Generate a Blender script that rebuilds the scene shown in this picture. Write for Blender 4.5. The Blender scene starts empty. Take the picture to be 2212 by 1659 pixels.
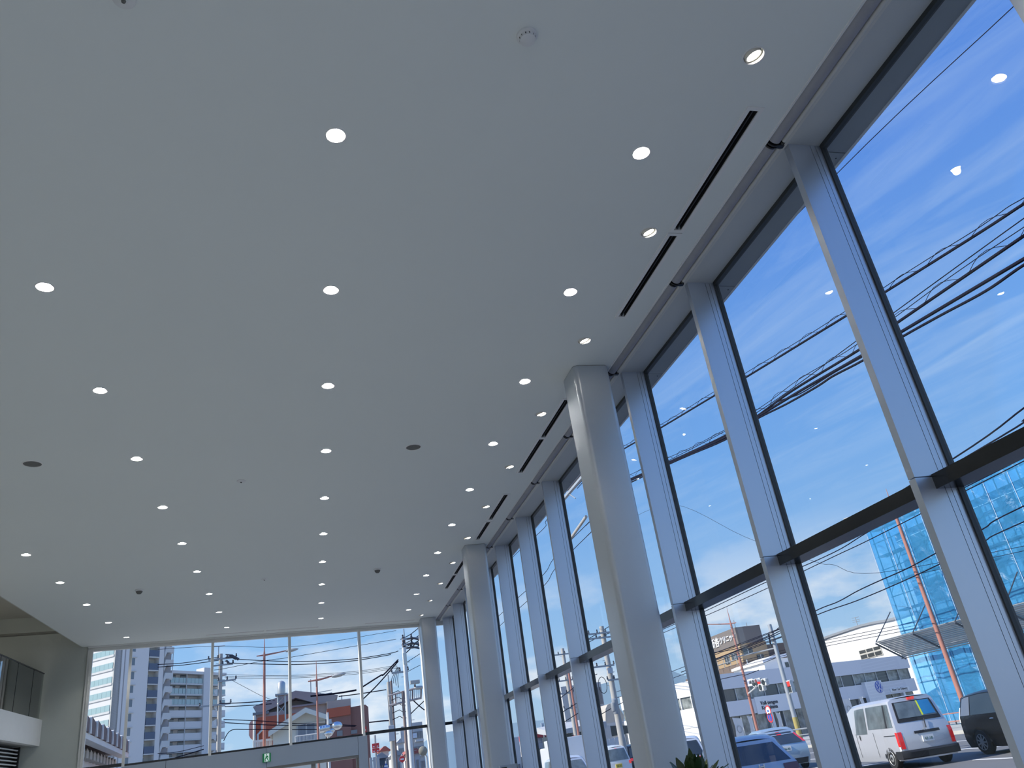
import bpy, bmesh, math, random
from mathutils import Vector, Matrix
import numpy as np
random.seed(7)
sc = bpy.context.scene
COL = sc.collection
PI = math.pi

# ------------------------------------------------------------------ camera
CAM_Z = 1.5                     # hand height above the showroom floor
F_PX = 1688.11
PITCH, YAW, ROLL = math.radians(25.5925), math.radians(16.4486), math.radians(-8.6590)
_f = Vector((math.sin(YAW)*math.cos(PITCH), math.cos(YAW)*math.cos(PITCH), math.sin(PITCH)))
_r = Vector((math.cos(YAW), -math.sin(YAW), 0))
_u = _r.cross(_f)
RT = math.cos(ROLL)*_r + math.sin(ROLL)*_u
UP = -math.sin(ROLL)*_r + math.cos(ROLL)*_u
FW = _f
cam_data = bpy.data.cameras.new('camera'); cam = bpy.data.objects.new('camera', cam_data); COL.objects.link(cam)
cam_data.sensor_fit = 'HORIZONTAL'; cam_data.sensor_width = 36.0
cam_data.lens = 36.0*F_PX/2212.0
cam_data.clip_start = 0.05; cam_data.clip_end = 6000
cam.matrix_world = Matrix(((RT.x, UP.x, -FW.x, 0), (RT.y, UP.y, -FW.y, 0), (RT.z, UP.z, -FW.z, CAM_Z), (0, 0, 0, 1)))
sc.camera = cam

# ------------------------------------------------------------------ exposure
sc.view_settings.view_transform = 'Standard'
sc.view_settings.look = 'None'
sc.view_settings.exposure = 0.0
sc.view_settings.gamma = 1.0
sc.view_settings.use_curve_mapping = False
sc.cycles.use_denoising = True
sc.cycles.max_bounces = 8
sc.cycles.use_adaptive_sampling = True
sc.cycles.adaptive_threshold = 0.045
sc.cycles.diffuse_bounces = 4
sc.cycles.glossy_bounces = 3
sc.cycles.transmission_bounces = 3
sc.cycles.transparent_max_bounces = 12
sc.cycles.sample_clamp_indirect = 4.0
sc.cycles.caustics_reflective = False
sc.cycles.caustics_refractive = False

# ------------------------------------------------------------------ sky
SKY_STRENGTH = 1.0
world = bpy.data.worlds.new('sky'); sc.world = world; world.use_nodes = True
nt = world.node_tree; nt.nodes.clear()
def N(t, **kw):
    n = nt.nodes.new(t)
    for k, v in kw.items(): setattr(n, k, v)
    return n
wo = N('ShaderNodeOutputWorld'); bg = N('ShaderNodeBackground'); bg.inputs['Strength'].default_value = SKY_STRENGTH
tc = N('ShaderNodeTexCoord'); sep = N('ShaderNodeSeparateXYZ')
nt.links.new(tc.outputs['Generated'], sep.inputs[0])
ramp = N('ShaderNodeValToRGB')
cr = ramp.color_ramp
cr.elements[0].position = 0.0; cr.elements[0].color = (0.44, 0.59, 0.76, 1)
cr.elements[1].position = 1.0; cr.elements[1].color = (0.06, 0.18, 0.62, 1)
for pos, c in ((0.06, (0.42, 0.63, 0.87)), (0.16, (0.29, 0.53, 0.88)), (0.30, (0.185, 0.42, 0.86)), (0.57, (0.120, 0.30, 0.82)), (0.77, (0.080, 0.235, 0.75))):
    e = cr.elements.new(pos); e.color = (*c, 1)
nt.links.new(sep.outputs['Z'], ramp.inputs[0])
# cloud layer: directions projected onto a plane overhead
dv = N('ShaderNodeMath', operation='MAXIMUM'); dv.inputs[1].default_value = 0.04
nt.links.new(sep.outputs['Z'], dv.inputs[0])
dx = N('ShaderNodeMath', operation='DIVIDE'); dy = N('ShaderNodeMath', operation='DIVIDE')
nt.links.new(sep.outputs['X'], dx.inputs[0]); nt.links.new(dv.outputs[0], dx.inputs[1])
nt.links.new(sep.outputs['Y'], dy.inputs[0]); nt.links.new(dv.outputs[0], dy.inputs[1])
cmb = N('ShaderNodeCombineXYZ'); nt.links.new(dx.outputs[0], cmb.inputs[0]); nt.links.new(dy.outputs[0], cmb.inputs[1])
mpr = N('ShaderNodeMapping'); mpr.inputs['Rotation'].default_value = (0, 0, math.radians(-14))
nt.links.new(cmb.outputs[0], mpr.inputs[0])
mp = N('ShaderNodeMapping'); mp.inputs['Scale'].default_value = (2.7, 0.62, 1)
nt.links.new(mpr.outputs[0], mp.inputs[0])
n1 = N('ShaderNodeTexNoise'); n1.inputs['Scale'].default_value = 1.9; n1.inputs['Detail'].default_value = 9; n1.inputs['Roughness'].default_value = 0.64
n1.inputs['Distortion'].default_value = 0.7
nt.links.new(mp.outputs[0], n1.inputs['Vector'])
r1 = N('ShaderNodeValToRGB'); r1.color_ramp.elements[0].position = 0.44; r1.color_ramp.elements[0].color = (0, 0, 0, 1)
r1.color_ramp.elements[1].position = 0.82; r1.color_ramp.elements[1].color = (0.38, 0.38, 0.38, 1)
nt.links.new(n1.outputs['Fac'], r1.inputs[0])
# cumulus banks low over the horizon
mp2 = N('ShaderNodeMapping'); mp2.inputs['Scale'].default_value = (5.0, 5.0, 13.0); mp2.inputs['Location'].default_value = (0.35, 0.2, 0.4)
nt.links.new(tc.outputs['Generated'], mp2.inputs[0])
n2 = N('ShaderNodeTexNoise'); n2.inputs['Scale'].default_value = 1.15; n2.inputs['Detail'].default_value = 6; n2.inputs['Roughness'].default_value = 0.55
nt.links.new(mp2.outputs[0], n2.inputs['Vector'])
r2 = N('ShaderNodeValToRGB'); r2.color_ramp.elements[0].position = 0.47; r2.color_ramp.elements[0].color = (0, 0, 0, 1)
r2.color_ramp.elements[1].position = 0.60; r2.color_ramp.elements[1].color = (0.85, 0.85, 0.85, 1)
nt.links.new(n2.outputs['Fac'], r2.inputs[0])
band = N('ShaderNodeMapRange'); band.inputs['From Min'].default_value = 0.22; band.inputs['From Max'].default_value = 0.10
nt.links.new(sep.outputs['Z'], band.inputs['Value'])
mlt = N('ShaderNodeMath', operation='MULTIPLY'); nt.links.new(r2.outputs[0], mlt.inputs[0]); nt.links.new(band.outputs[0], mlt.inputs[1])
mix1 = N('ShaderNodeMixRGB'); mix1.inputs[2].default_value = (0.62, 0.78, 0.98, 1)
lowf = N('ShaderNodeMapRange'); lowf.inputs['From Min'].default_value = 0.14; lowf.inputs['From Max'].default_value = 0.34
nt.links.new(sep.outputs['Z'], lowf.inputs['Value'])
cml = N('ShaderNodeMath', operation='MULTIPLY'); nt.links.new(r1.outputs[0], cml.inputs[0]); nt.links.new(lowf.outputs[0], cml.inputs[1])
nt.links.new(cml.outputs[0], mix1.inputs[0]); nt.links.new(ramp.outputs[0], mix1.inputs[1])
mix2 = N('ShaderNodeMixRGB'); mix2.inputs[2].default_value = (0.88, 0.92, 0.99, 1)
nt.links.new(mlt.outputs[0], mix2.inputs[0]); nt.links.new(mix1.outputs[0], mix2.inputs[1])
nt.links.new(mix2.outputs[0], bg.inputs['Color']); nt.links.new(bg.outputs[0], wo.inputs['Surface'])

# ------------------------------------------------------------------ sun (low in the west, behind the building)
SUN_DIR = Vector((-0.80, 0.04, 0.60)).normalized()     # towards the sun
sl = bpy.data.lights.new('sun', 'SUN'); sl.energy = 6.0; sl.angle = 0.0093; sl.color = (1.0, 0.95, 0.87)
so = bpy.data.objects.new('sun', sl); COL.objects.link(so); so.location = (-40, 0, 60)
so.rotation_euler = SUN_DIR.to_track_quat('Z', 'Y').to_euler()

# ------------------------------------------------------------------ lamp power (used by the downlights below)
DOWN_W = 27.5
SPOT_W = 16.0

# ------------------------------------------------------------------ picture to place: rays of the calibrated view
def ray(u, v):
    return RT*((u-1106.0)/F_PX) - UP*((v-829.5)/F_PX) + FW
CAMP = Vector((0, 0, CAM_Z))
def PX(u, v, x): d = ray(u, v); return CAMP + d*(x/d.x)
def PY(u, v, y): d = ray(u, v); return CAMP + d*(y/d.y)
def PZ(u, v, z): d = ray(u, v); return CAMP + d*((z-CAM_Z)/d.z)
def zm(o, s):       # reader for measurements taken in an enlarged crop
    return lambda x, y: (o[0]+x/s, o[1]+y/s)

# ------------------------------------------------------------------ materials
MATS = {}
def mat(name, color, rough=0.6, metal=0.0, spec=0.5, noise=None, bump=None, coat=0.0, emit=None, emit_s=0.0, alpha=None, stretch=(1,1,1), dark=0.75):
    if name in MATS: return MATS[name]
    m = bpy.data.materials.new(name); m.use_nodes = True
    t = m.node_tree; b = t.nodes['Principled BSDF']
    b.inputs['Base Color'].default_value = (*color, 1)
    b.inputs['Roughness'].default_value = rough; b.inputs['Metallic'].default_value = metal
    b.inputs['Specular IOR Level'].default_value = spec
    if coat: b.inputs['Coat Weight'].default_value = coat; b.inputs['Coat Roughness'].default_value = 0.05
    if emit: b.inputs['Emission Color'].default_value = (*emit, 1); b.inputs['Emission Strength'].default_value = emit_s
    if noise or bump:
        tcn = t.nodes.new('ShaderNodeTexCoord'); mpn = t.nodes.new('ShaderNodeMapping'); mpn.inputs['Scale'].default_value = stretch
        t.links.new(tcn.outputs['Object'], mpn.inputs[0])
    if noise:
        sc_, amt = noise
        nz = t.nodes.new('ShaderNodeTexNoise'); nz.inputs['Scale'].default_value = sc_; nz.inputs['Detail'].default_value = 5
        t.links.new(mpn.outputs[0], nz.inputs['Vector'])
        mx = t.nodes.new('ShaderNodeMixRGB'); mx.inputs[1].default_value = (*color, 1)
        mx.inputs[2].default_value = (*[c*dark for c in color], 1)
        mr = t.nodes.new('ShaderNodeMapRange'); mr.inputs['From Min'].default_value = 0.35; mr.inputs['From Max'].default_value = 0.75
        mr.inputs['To Max'].default_value = amt
        t.links.new(nz.outputs['Fac'], mr.inputs['Value']); t.links.new(mr.outputs[0], mx.inputs[0])
        t.links.new(mx.outputs[0], b.inputs['Base Color'])
    if bump:
        sc_, amt = bump
        nb = t.nodes.new('ShaderNodeTexNoise'); nb.inputs['Scale'].default_value = sc_; nb.inputs['Detail'].default_value = 4
        t.links.new(mpn.outputs[0], nb.inputs['Vector'])
        bp = t.nodes.new('ShaderNodeBump'); bp.inputs['Strength'].default_value = amt; bp.inputs['Distance'].default_value = 0.02
        t.links.new(nb.outputs['Fac'], bp.inputs['Height']); t.links.new(bp.outputs[0], b.inputs['Normal'])
    MATS[name] = m
    return m
def glass_mat(name, tint=(0.90, 0.96, 0.95), refl=1.0, ior=1.45, rough=0.0, base=0.0):
    m = bpy.data.materials.new(name); m.use_nodes = True; t = m.node_tree; t.nodes.clear()
    o = t.nodes.new('ShaderNodeOutputMaterial'); tr = t.nodes.new('ShaderNodeBsdfTransparent'); tr.inputs[0].default_value = (*tint, 1)
    g = t.nodes.new('ShaderNodeBsdfGlossy'); g.inputs['Roughness'].default_value = rough
    fr = t.nodes.new('ShaderNodeFresnel'); fr.inputs['IOR'].default_value = ior
    mu = t.nodes.new('ShaderNodeMath'); mu.operation = 'MULTIPLY_ADD'; mu.inputs[1].default_value = refl; mu.inputs[2].default_value = base
    mx = t.nodes.new('ShaderNodeMixShader')
    # light on the surface only where a ray enters from the front face, so one pane mirrors once
    t.links.new(fr.outputs[0], mu.inputs[0]); t.links.new(mu.outputs[0], mx.inputs[0]); t.links.new(tr.outputs[0], mx.inputs[1]); t.links.new(g.outputs[0], mx.inputs[2])
    t.links.new(mx.outputs[0], o.inputs[0])
    MATS[name] = m
    return m

# ------------------------------------------------------------------ mesh builder
class MB:
    def __init__(s): s.v = []; s.f = []; s.smooth = False
    def add(s, vs, fs):
        o = len(s.v); s.v += [tuple(v) for v in vs]; s.f += [tuple(i+o for i in f) for f in fs]; return s
    def box(s, a, b):
        x0, x1 = sorted((a[0], b[0])); y0, y1 = sorted((a[1], b[1])); z0, z1 = sorted((a[2], b[2]))
        return s.add([(x0,y0,z0),(x1,y0,z0),(x1,y1,z0),(x0,y1,z0),(x0,y0,z1),(x1,y0,z1),(x1,y1,z1),(x0,y1,z1)],
                     [(0,3,2,1),(4,5,6,7),(0,1,5,4),(1,2,6,5),(2,3,7,6),(3,0,4,7)])
    def hexa(s, p):        # eight corners, bottom ring then top ring
        return s.add(p, [(0,3,2,1),(4,5,6,7),(0,1,5,4),(1,2,6,5),(2,3,7,6),(3,0,4,7)])
    def prism(s, poly, d):  # 3D polygon extruded along vector d
        n = len(poly); d = Vector(d); p = [Vector(q) for q in poly]
        vs = p + [q+d for q in p]
        return s.add(vs, [tuple(range(n))[::-1], tuple(range(n, 2*n))] + [(i, (i+1) % n, (i+1) % n+n, i+n) for i in range(n)])
    def tube(s, pts, r, n=8, cap=True):
        pts = [Vector(p) for p in pts]; rs = r if isinstance(r, (list, tuple)) else [r]*len(pts)
        rings = []; ref = None
        for i, p in enumerate(pts):
            a = pts[max(i-1, 0)]; b = pts[min(i+1, len(pts)-1)]; t = (b-a)
            if t.length < 1e-9: t = Vector((0, 0, 1))
            t.normalize()
            if ref is None:
                ref = Vector((0, 0, 1)) if abs(t.z) < 0.9 else Vector((1, 0, 0))
            x = t.cross(ref)
            if x.length < 1e-6: x = t.cross(Vector((0, 1, 0)))
            x.normalize(); y = x.cross(t).normalized(); ref = y
            rings.append([p + x*math.cos(2*PI*k/n)*rs[i] + y*math.sin(2*PI*k/n)*rs[i] for k in range(n)])
        o = [q for R_ in rings for q in R_]
        fs = [(i*n+k, i*n+(k+1) % n, (i+1)*n+(k+1) % n, (i+1)*n+k) for i in range(len(pts)-1) for k in range(n)]
        if cap: fs += [tuple(range(n))[::-1], tuple(range((len(pts)-1)*n, len(pts)*n))]
        return s.add(o, fs)
    def lathe(s, prof, c, axis='Z', n=24, M=None):   # prof list of (radius, height)
        c = Vector(c); vs = []
        for (r, h) in prof:
            for k in range(n):
                a = 2*PI*k/n; q = Vector((r*math.cos(a), r*math.sin(a), h))
                if axis == 'X': q = Vector((q.z, q.x, q.y))
                if axis == 'Y': q = Vector((q.x, q.z, q.y))
                if M is not None: q = M @ q
                vs.append(c+q)
        fs = [(i*n+k, i*n+(k+1) % n, (i+1)*n+(k+1) % n, (i+1)*n+k) for i in range(len(prof)-1) for k in range(n)]
        if prof[0][0] > 1e-6: fs.append(tuple(range(n))[::-1])
        if prof[-1][0] > 1e-6: fs.append(tuple(range((len(prof)-1)*n, len(prof)*n)))
        return s.add(vs, fs)
    def ring(s, prof, c, n=24, M=None):      # lathe without end caps
        c = Vector(c); vs = []
        for (r, h) in prof:
            for k in range(n):
                a = 2*PI*k/n; q = Vector((r*math.cos(a), r*math.sin(a), h))
                if M is not None: q = M @ q
                vs.append(c+q)
        return s.add(vs, [(i*n+k, i*n+(k+1) % n, (i+1)*n+(k+1) % n, (i+1)*n+k) for i in range(len(prof)-1) for k in range(n)])
    def grid(s, rows):      # rows of points
        n = len(rows[0]); vs = [p for r in rows for p in r]
        return s.add(vs, [(i*n+k, i*n+k+1, (i+1)*n+k+1, (i+1)*n+k) for i in range(len(rows)-1) for k in range(n-1)])
    def ball(s, c, r, n=10, sc_=(1, 1, 1)):
        prof = [(max(1e-7, r*math.sin(PI*i/n)), -r*math.cos(PI*i/n)) for i in range(n+1)]
        M = Matrix.Diagonal(sc_)
        return s.lathe(prof, c, n=max(8, n), M=M)
    def build(s, name, m, parent=None, smooth=None, local=False, fix=True, bevel=0):
        me = bpy.data.meshes.new(name)
        off = Vector((0, 0, 0))
        if parent is not None and not local: off = wloc(parent)
        me.from_pydata([Vector(v)-off for v in s.v], [], s.f)
        if fix or bevel:
            bm = bmesh.new(); bm.from_mesh(me)
            if bevel:
                bmesh.ops.bevel(bm, geom=[e for e in bm.edges], offset=bevel, segments=2, profile=0.6, affect='EDGES')
            bmesh.ops.recalc_face_normals(bm, faces=bm.faces); bm.to_mesh(me); bm.free()
        if isinstance(m, str): m = MATS[m]
        me.materials.append(m)
        if smooth or (smooth is None and s.smooth):
            for p in me.polygons: p.use_smooth = True
            if smooth == 'auto' or smooth is None or smooth is True:
                try: me.set_sharp_from_angle(angle=math.radians(40))
                except Exception: pass
        o = bpy.data.objects.new(name, me); COL.objects.link(o)
        if parent is not None: o.parent = parent
        return o
def wloc(o):
    l = Vector((0, 0, 0))
    while o is not None: l += o.location; o = o.parent
    return l
def tag(o, label=None, cat=None, group=None, kind=None):
    if label: o['label'] = label
    if cat: o['category'] = cat
    if group: o['group'] = group
    if kind: o['kind'] = kind
    return o
def thing(name, label, cat, loc=(0, 0, 0), group=None, kind=None, rz=0.0):
    o = bpy.data.objects.new(name, None); COL.objects.link(o); o.location = loc; o.empty_display_size = 0.2
    if rz: o.rotation_euler = (0, 0, rz)
    return tag(o, label, cat, group, kind)
def copy_tree(o, parent=None):
    c = o.copy(); COL.objects.link(c); c.parent = parent
    for ch in list(o.children): copy_tree(ch, c)
    return c
def share(src, name, parent, loc):   # another piece with the same mesh
    o = bpy.data.objects.new(name, src.data); COL.objects.link(o); o.parent = parent; o.location = loc; return o
ORD = ['nearest', 'second', 'third', 'fourth', 'fifth', 'sixth', 'seventh', 'eighth', 'ninth', 'tenth', 'eleventh', 'twelfth', 'thirteenth']
# =================================================================== ROOM
H = 5.274                      # underside of the main ceiling
GX = 3.745                     # street glazing plane
EA, EB = 21.66, 0.155          # end wall: y = EA + EB*x
EL = Vector((1, EB, 0)).normalized(); EN = Vector((-EB, 1, 0)).normalized()*-1   # along the wall, into the room
def EY(x): return EA+EB*x
def EWP(u, v):
    d = ray(u, v); return CAMP + d*(EA/(d.y-EB*d.x))
XL = -13.0; YB = -7.0

mat('ceiling_paint', (0.78, 0.82, 0.80), 0.85, noise=(0.5, 0.25), dark=0.94)
mat('wall_plaster', (0.54, 0.57, 0.53), 0.85, noise=(1.2, 0.3), bump=(60, 0.08), dark=0.93)
mat('head_paint', (0.50, 0.53, 0.54), 0.6, noise=(1, 0.2), dark=0.94)  # mid grey, darker than the ceiling paint
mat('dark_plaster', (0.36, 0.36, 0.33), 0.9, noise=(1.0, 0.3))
mat('floor_tile', (0.60, 0.60, 0.58), 0.35, noise=(1.5, 0.25))
mat('mullion_paint', (0.60, 0.65, 0.73), 0.34, metal=0.70, noise=(2, 0.2), dark=0.95)
mat('frame_white', (0.78, 0.78, 0.75), 0.4, noise=(2, 0.2), dark=0.95)
mat('frame_dark', (0.012, 0.013, 0.015), 0.25, spec=0.6, noise=(3, 0.2))
mat('gasket', (0.035, 0.04, 0.042), 0.5, noise=(3, 0.2))
mat('glass_edge', (0.05, 0.12, 0.10), 0.15)
mat('column_paint', (0.53, 0.57, 0.61), 0.33, metal=0.35, noise=(1.3, 0.25), dark=0.93)
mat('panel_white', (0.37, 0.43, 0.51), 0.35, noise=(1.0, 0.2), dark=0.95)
mat('black', (0.01, 0.01, 0.012), 0.5, noise=(5, 0.2))
mat('soffit_metal', (0.30, 0.33, 0.35), 0.55, metal=0.2, noise=(1.6, 0.5), bump=(6, 0.05), dark=0.8)
mat('eave_white', (0.62, 0.64, 0.66), 0.5, noise=(1, 0.2))
mat('blind_fabric', (0.33, 0.335, 0.37), 0.8, noise=(14, 0.3), bump=(180, 0.1))
mat('blind_bar', (0.60, 0.60, 0.57), 0.45, noise=(4, 0.15))
mat('trim_white', (0.82, 0.82, 0.80), 0.5, noise=(5, 0.1))
mat('chrome', (0.80, 0.80, 0.78), 0.22, metal=1.0, noise=(20, 0.1))
mat('reflector_white', (0.42, 0.43, 0.44), 0.30, metal=0.7, noise=(20, 0.05))
mat('grille', (0.16, 0.16, 0.15), 0.7, noise=(60, 0.5), dark=0.4)
mat('detector', (0.74, 0.75, 0.75), 0.5, noise=(20, 0.15))
mat('slot_dark', (0.02, 0.02, 0.022), 0.6, noise=(8, 0.2))
mat('lamp_white', (0.9, 0.9, 0.88), 0.3, emit=(1.0, 0.97, 0.92), emit_s=150.0)
mat('lamp_warm', (0.9, 0.85, 0.75), 0.3, emit=(1.0, 0.93, 0.80), emit_s=40.0)
mat('gimbal', (0.78, 0.74, 0.64), 0.35, noise=(10, 0.1))
GL = glass_mat('window_glass', (0.96, 0.985, 0.985), refl=0.08)
GR = glass_mat('rail_glass', (0.72, 0.83, 0.78), refl=1.8, base=0.20)

# floor / outer shell
fl = MB().prism([(XL, YB, -0.15), (GX+0.1, YB, -0.15), (GX+0.1, EY(GX+0.1), -0.15), (XL, EY(XL), -0.15)], (0, 0, 0.15)).build('floor', 'floor_tile')
tag(fl, 'pale tiled floor of the showroom', 'floor', kind='structure')

# ---- downlight grid
HU = 6.04
ROWS = {'left edge': (-4.117, 12.90, 5), 'left': (-1.934, 5.682, 9), 'middle': (0.227, 3.896, 10), 'right': (2.367, 3.900, 10)}
LIGHTS = [(r, k, x, y0+1.8*k) for r, (x, y0, n) in ROWS.items() for k in range(n)]
BACK = [(r, -k, x, y0-1.8*k) for r, (x, y0, n) in ROWS.items() for k in range(1, 12) if y0-1.8*k > YB+1.0]   # the rows run on behind the viewpoint
SPOTS = [(k, 2.785, 3.000+1.8*k) for k in range(11)]
RR = 0.060
XCE, XCL = 3.285, -5.19          # ceiling edges: blind pocket, mezzanine void
SLOTW = 0.070
SLOTS = [(3.024, 3.433, 4.752), (3.024, 4.827, 6.121), (3.010, 8.00, 9.143), (3.010, 9.205, 10.452), (3.008, 11.438, 12.736), (3.008, 12.871, 13.959), (3.010, 15.3, 16.622), (3.010, 16.705, 17.385+0.6)]
ESLOTS = [(-2.482, -1.151), (-1.097, 0.175), (1.358, 2.683)]
def e_slot_y(x): return 21.20 + EB*(x-0.0)
cl = MB().prism([(XCL, YB, H), (XCE, YB, H), (XCE, EY(XCE)-0.02, H), (XCL, EY(XCL)-0.02, H)], (0, 0, 0.16))
cl = cl.build('ceiling', 'ceiling_paint')
cut = MB()
for (_, _, x, y) in LIGHTS+BACK: cut.lathe([(RR, H-0.05), (RR, H+0.10)], (x, y, 0), n=24)
for (_, x, y) in SPOTS: cut.lathe([(RR+0.004, H-0.05), (RR+0.004, H+0.10)], (x, y, 0), n=24)
for (x, a, b) in SLOTS: cut.box((x-SLOTW/2, a, H-0.05), (x+SLOTW/2, b, H+0.10))
for (a, b) in ESLOTS:
    p = [Vector((a, e_slot_y(a), H-0.05)), Vector((b, e_slot_y(b), H-0.05))]
    cut.prism([p[0]-EN*-0.02, p[1]-EN*-0.02, p[1]+EN*-0.02, p[0]+EN*-0.02], (0, 0, 0.15))
cutter = cut.build('ceiling_cutter', 'black')
bmod = cl.modifiers.new('cut', 'BOOLEAN'); bmod.operation = 'DIFFERENCE'; bmod.object = cutter; bmod.solver = 'EXACT'
bpy.context.view_layer.update()
dg = bpy.context.evaluated_depsgraph_get()
nm = bpy.data.meshes.new_from_object(cl.evaluated_get(dg))
cl.modifiers.clear(); cl.data = nm
bpy.data.objects.remove(cutter, do_unlink=True)
tag(cl, 'flat white plaster ceiling of the showroom', 'ceiling', kind='structure')
lp = MB().box((XCE-0.012, YB, H-0.006), (XCE+0.004, EY(XCE)-0.05, H+0.03)).build('trim_10', 'trim_white'); tag(lp, 'thin white edge bead of the ceiling along the blind pocket', 'trim', kind='structure')

# ---- downlights
M_flip = None
ring_me = MB().ring([(0.0565, 0.028), (0.058, 0.004), (0.061, -0.003), (0.070, -0.0035), (0.0715, 0.0005)], (0, 0, 0), n=28)
refl_me = MB().ring([(0.036, 0.024), (0.048, 0.018), (0.0575, 0.002)], (0, 0, 0), n=28)
lens_me = MB().lathe([(0.0001, 0.012), (0.026, 0.015), (0.0375, 0.024)], (0, 0, 0), n=28)
def add_light(parent, kind, power, col, size, blend, loc, rot=(0, 0, 0)):
    l = bpy.data.lights.new('lamp', 'SPOT'); l.energy = power; l.color = col; l.spot_size = size; l.spot_blend = blend; l.shadow_soft_size = 0.03
    o = bpy.data.objects.new('lamp', l); COL.objects.link(o); o.parent = parent; o.location = loc; o.rotation_euler = rot
    return o
proto = thing('downlight', 'x', 'downlight', (0, 0, H))
ring_me.build('trim_ring', 'trim_white', proto, smooth=True, local=True, fix=False)
refl_me.build('reflector', 'reflector_white', proto, smooth=True, local=True, fix=False)
lens_me.build('lens', 'lamp_white', proto, smooth=True, local=True, fix=False)
dl = add_light(proto, 'SPOT', DOWN_W, (1.0, 0.97, 0.93), math.radians(125), 0.6, (0, 0, -0.004))
rown = {'left edge': 'row above the mezzanine edge', 'left': 'left row', 'middle': 'middle row', 'right': 'right-hand row'}
for i, (r, k, x, y) in enumerate(LIGHTS+BACK):
    o = proto if i == 0 else copy_tree(proto)
    o.location = (x, y, H)
    lab = 'round recessed downlight, %s from the camera in the %s' % (ORD[k] if k else 'first', rown[r])
    if k < 0: lab = 'round downlight out of the picture in the %s, %s beyond' % (rown[r], ORD[-k] if k < -1 else 'next')
    tag(o, lab, 'downlight', 'ceiling downlights')

mez_fill = dl.data.copy(); mez_fill.energy = DOWN_W*8.0; mez_fill.color = (1.0, 0.95, 0.86)
for k, (x, y) in enumerate(((-8.0, 6.0), (-8.0, 11.0), (-7.6, 15.6), (-8.2, 18.7))):     # unseen lamps added over the mezzanine to brighten the end wall
    o = copy_tree(proto); o.location = (x, y, HU); [c for c in o.children if c.type == 'LIGHT'][0].data = mez_fill; tag(o, 'added unseen lamp in the higher ceiling over the mezzanine, %s from the back' % (ORD[k] if k else 'first'), 'downlight', 'added mezzanine fill lamps')
# ---- tilted spots beside the windows
sp = thing('spotlight', 'x', 'spotlight', (0, 0, H))
Mt = Matrix.Rotation(math.radians(20), 3, Vector((0.35, -1, 0)).normalized())
MB().ring([(0.060, 0.03), (0.062, 0.004), (0.065, -0.003), (0.074, -0.004), (0.0755, 0.0005)], (0, 0, 0), n=28).build('trim_ring', 'trim_white', sp, smooth=True, local=True, fix=False)
MB().ring([(0.057, 0.05), (0.057, 0.0), (0.054, -0.006), (0.048, -0.004), (0.046, 0.008)], (0, 0, 0.002), n=28, M=Mt).build('gimbal', 'gimbal', sp, smooth=True, local=True, fix=False)
MB().lathe([(0.0001, 0.008), (0.030, 0.009), (0.0465, 0.012)], (0, 0, 0.002), n=28, M=Mt).build('lens', 'lamp_warm', sp, smooth=True, local=True, fix=False)
add_light(sp, 'SPOT', SPOT_W, (1.0, 0.86, 0.64), math.radians(75), 0.5, (0, 0, -0.012), (math.radians(-6), math.radians(14), 0))
for i, (k, x, y) in enumerate(SPOTS):
    o = sp if i == 0 else copy_tree(sp)
    o.location = (x, y, H)
    tag(o, 'tilted warm ceiling spotlight beside the windows, %s from the camera' % (ORD[k] if k else 'first'), 'spotlight', 'tilted spotlights along the windows')

# ---- slot diffusers
for i, (x, a, b) in enumerate(SLOTS):
    s = thing('slot_diffuser', 'black linear air slot in the ceiling by the windows, %s from the camera' % (ORD[i] if i else 'first'), 'air diffuser', (x, (a+b)/2, H), 'air slots along the windows')
    w = SLOTW/2
    m = MB()
    m.box((x-w-0.03, a-0.03, H-0.008), (x-w+0.001, b+0.03, H+0.001)); m.box((x+w-0.001, a-0.03, H-0.008), (x+w+0.03, b+0.03, H+0.001))
    m.box((x-w, a-0.03, H-0.008), (x+w, a+0.001, H+0.001)); m.box((x-w, b-0.001, H-0.008), (x+w, b+0.03, H+0.001))
    m.build('frame', 'trim_white', s)
    MB().box((x-w, a, H+0.06), (x+w, b, H+0.07)).build('duct', 'slot_dark', s)
    MB().box((x-w+0.0005, a, H+0.001), (x-w+0.004, b, H+0.06)).build('blade', 'slot_dark', s)
    MB().box((x+w-0.004, a, H+0.001), (x+w-0.0005, b, H+0.06)).build('blade', 'slot_dark', s)
    MB().box((x-0.006, a, H+0.002), (x+0.004, b, H+0.03)).build('blade', 'slot_dark', s)
for i, (a, b) in enumerate(ESLOTS):
    c = Vector(((a+b)/2, e_slot_y((a+b)/2), H))
    s = thing('slot_diffuser', 'thin grey air slot in the ceiling over the end glazing, %s' % ['left one', 'centre one', 'right one'][i], 'air diffuser', c, 'air slots over the end glazing')
    A = Vector((a, e_slot_y(a), H)); B = Vector((b, e_slot_y(b), H))
    for nme, o0, o1, z0, z1, mm in (('frame', -0.045, -0.018, -0.003, 0.001, 'trim_white'), ('frame', 0.018, 0.045, -0.003, 0.001, 'trim_white'), ('duct', -0.019, 0.019, 0.03, 0.04, 'grille')):
        MB().prism([A+EN*o0+Vector((0, 0, z0)), B+EN*o0+Vector((0, 0, z0)), B+EN*o1+Vector((0, 0, z0)), A+EN*o1+Vector((0, 0, z0))], (0, 0, z1-z0)).build(nme, mm, s)

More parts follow.
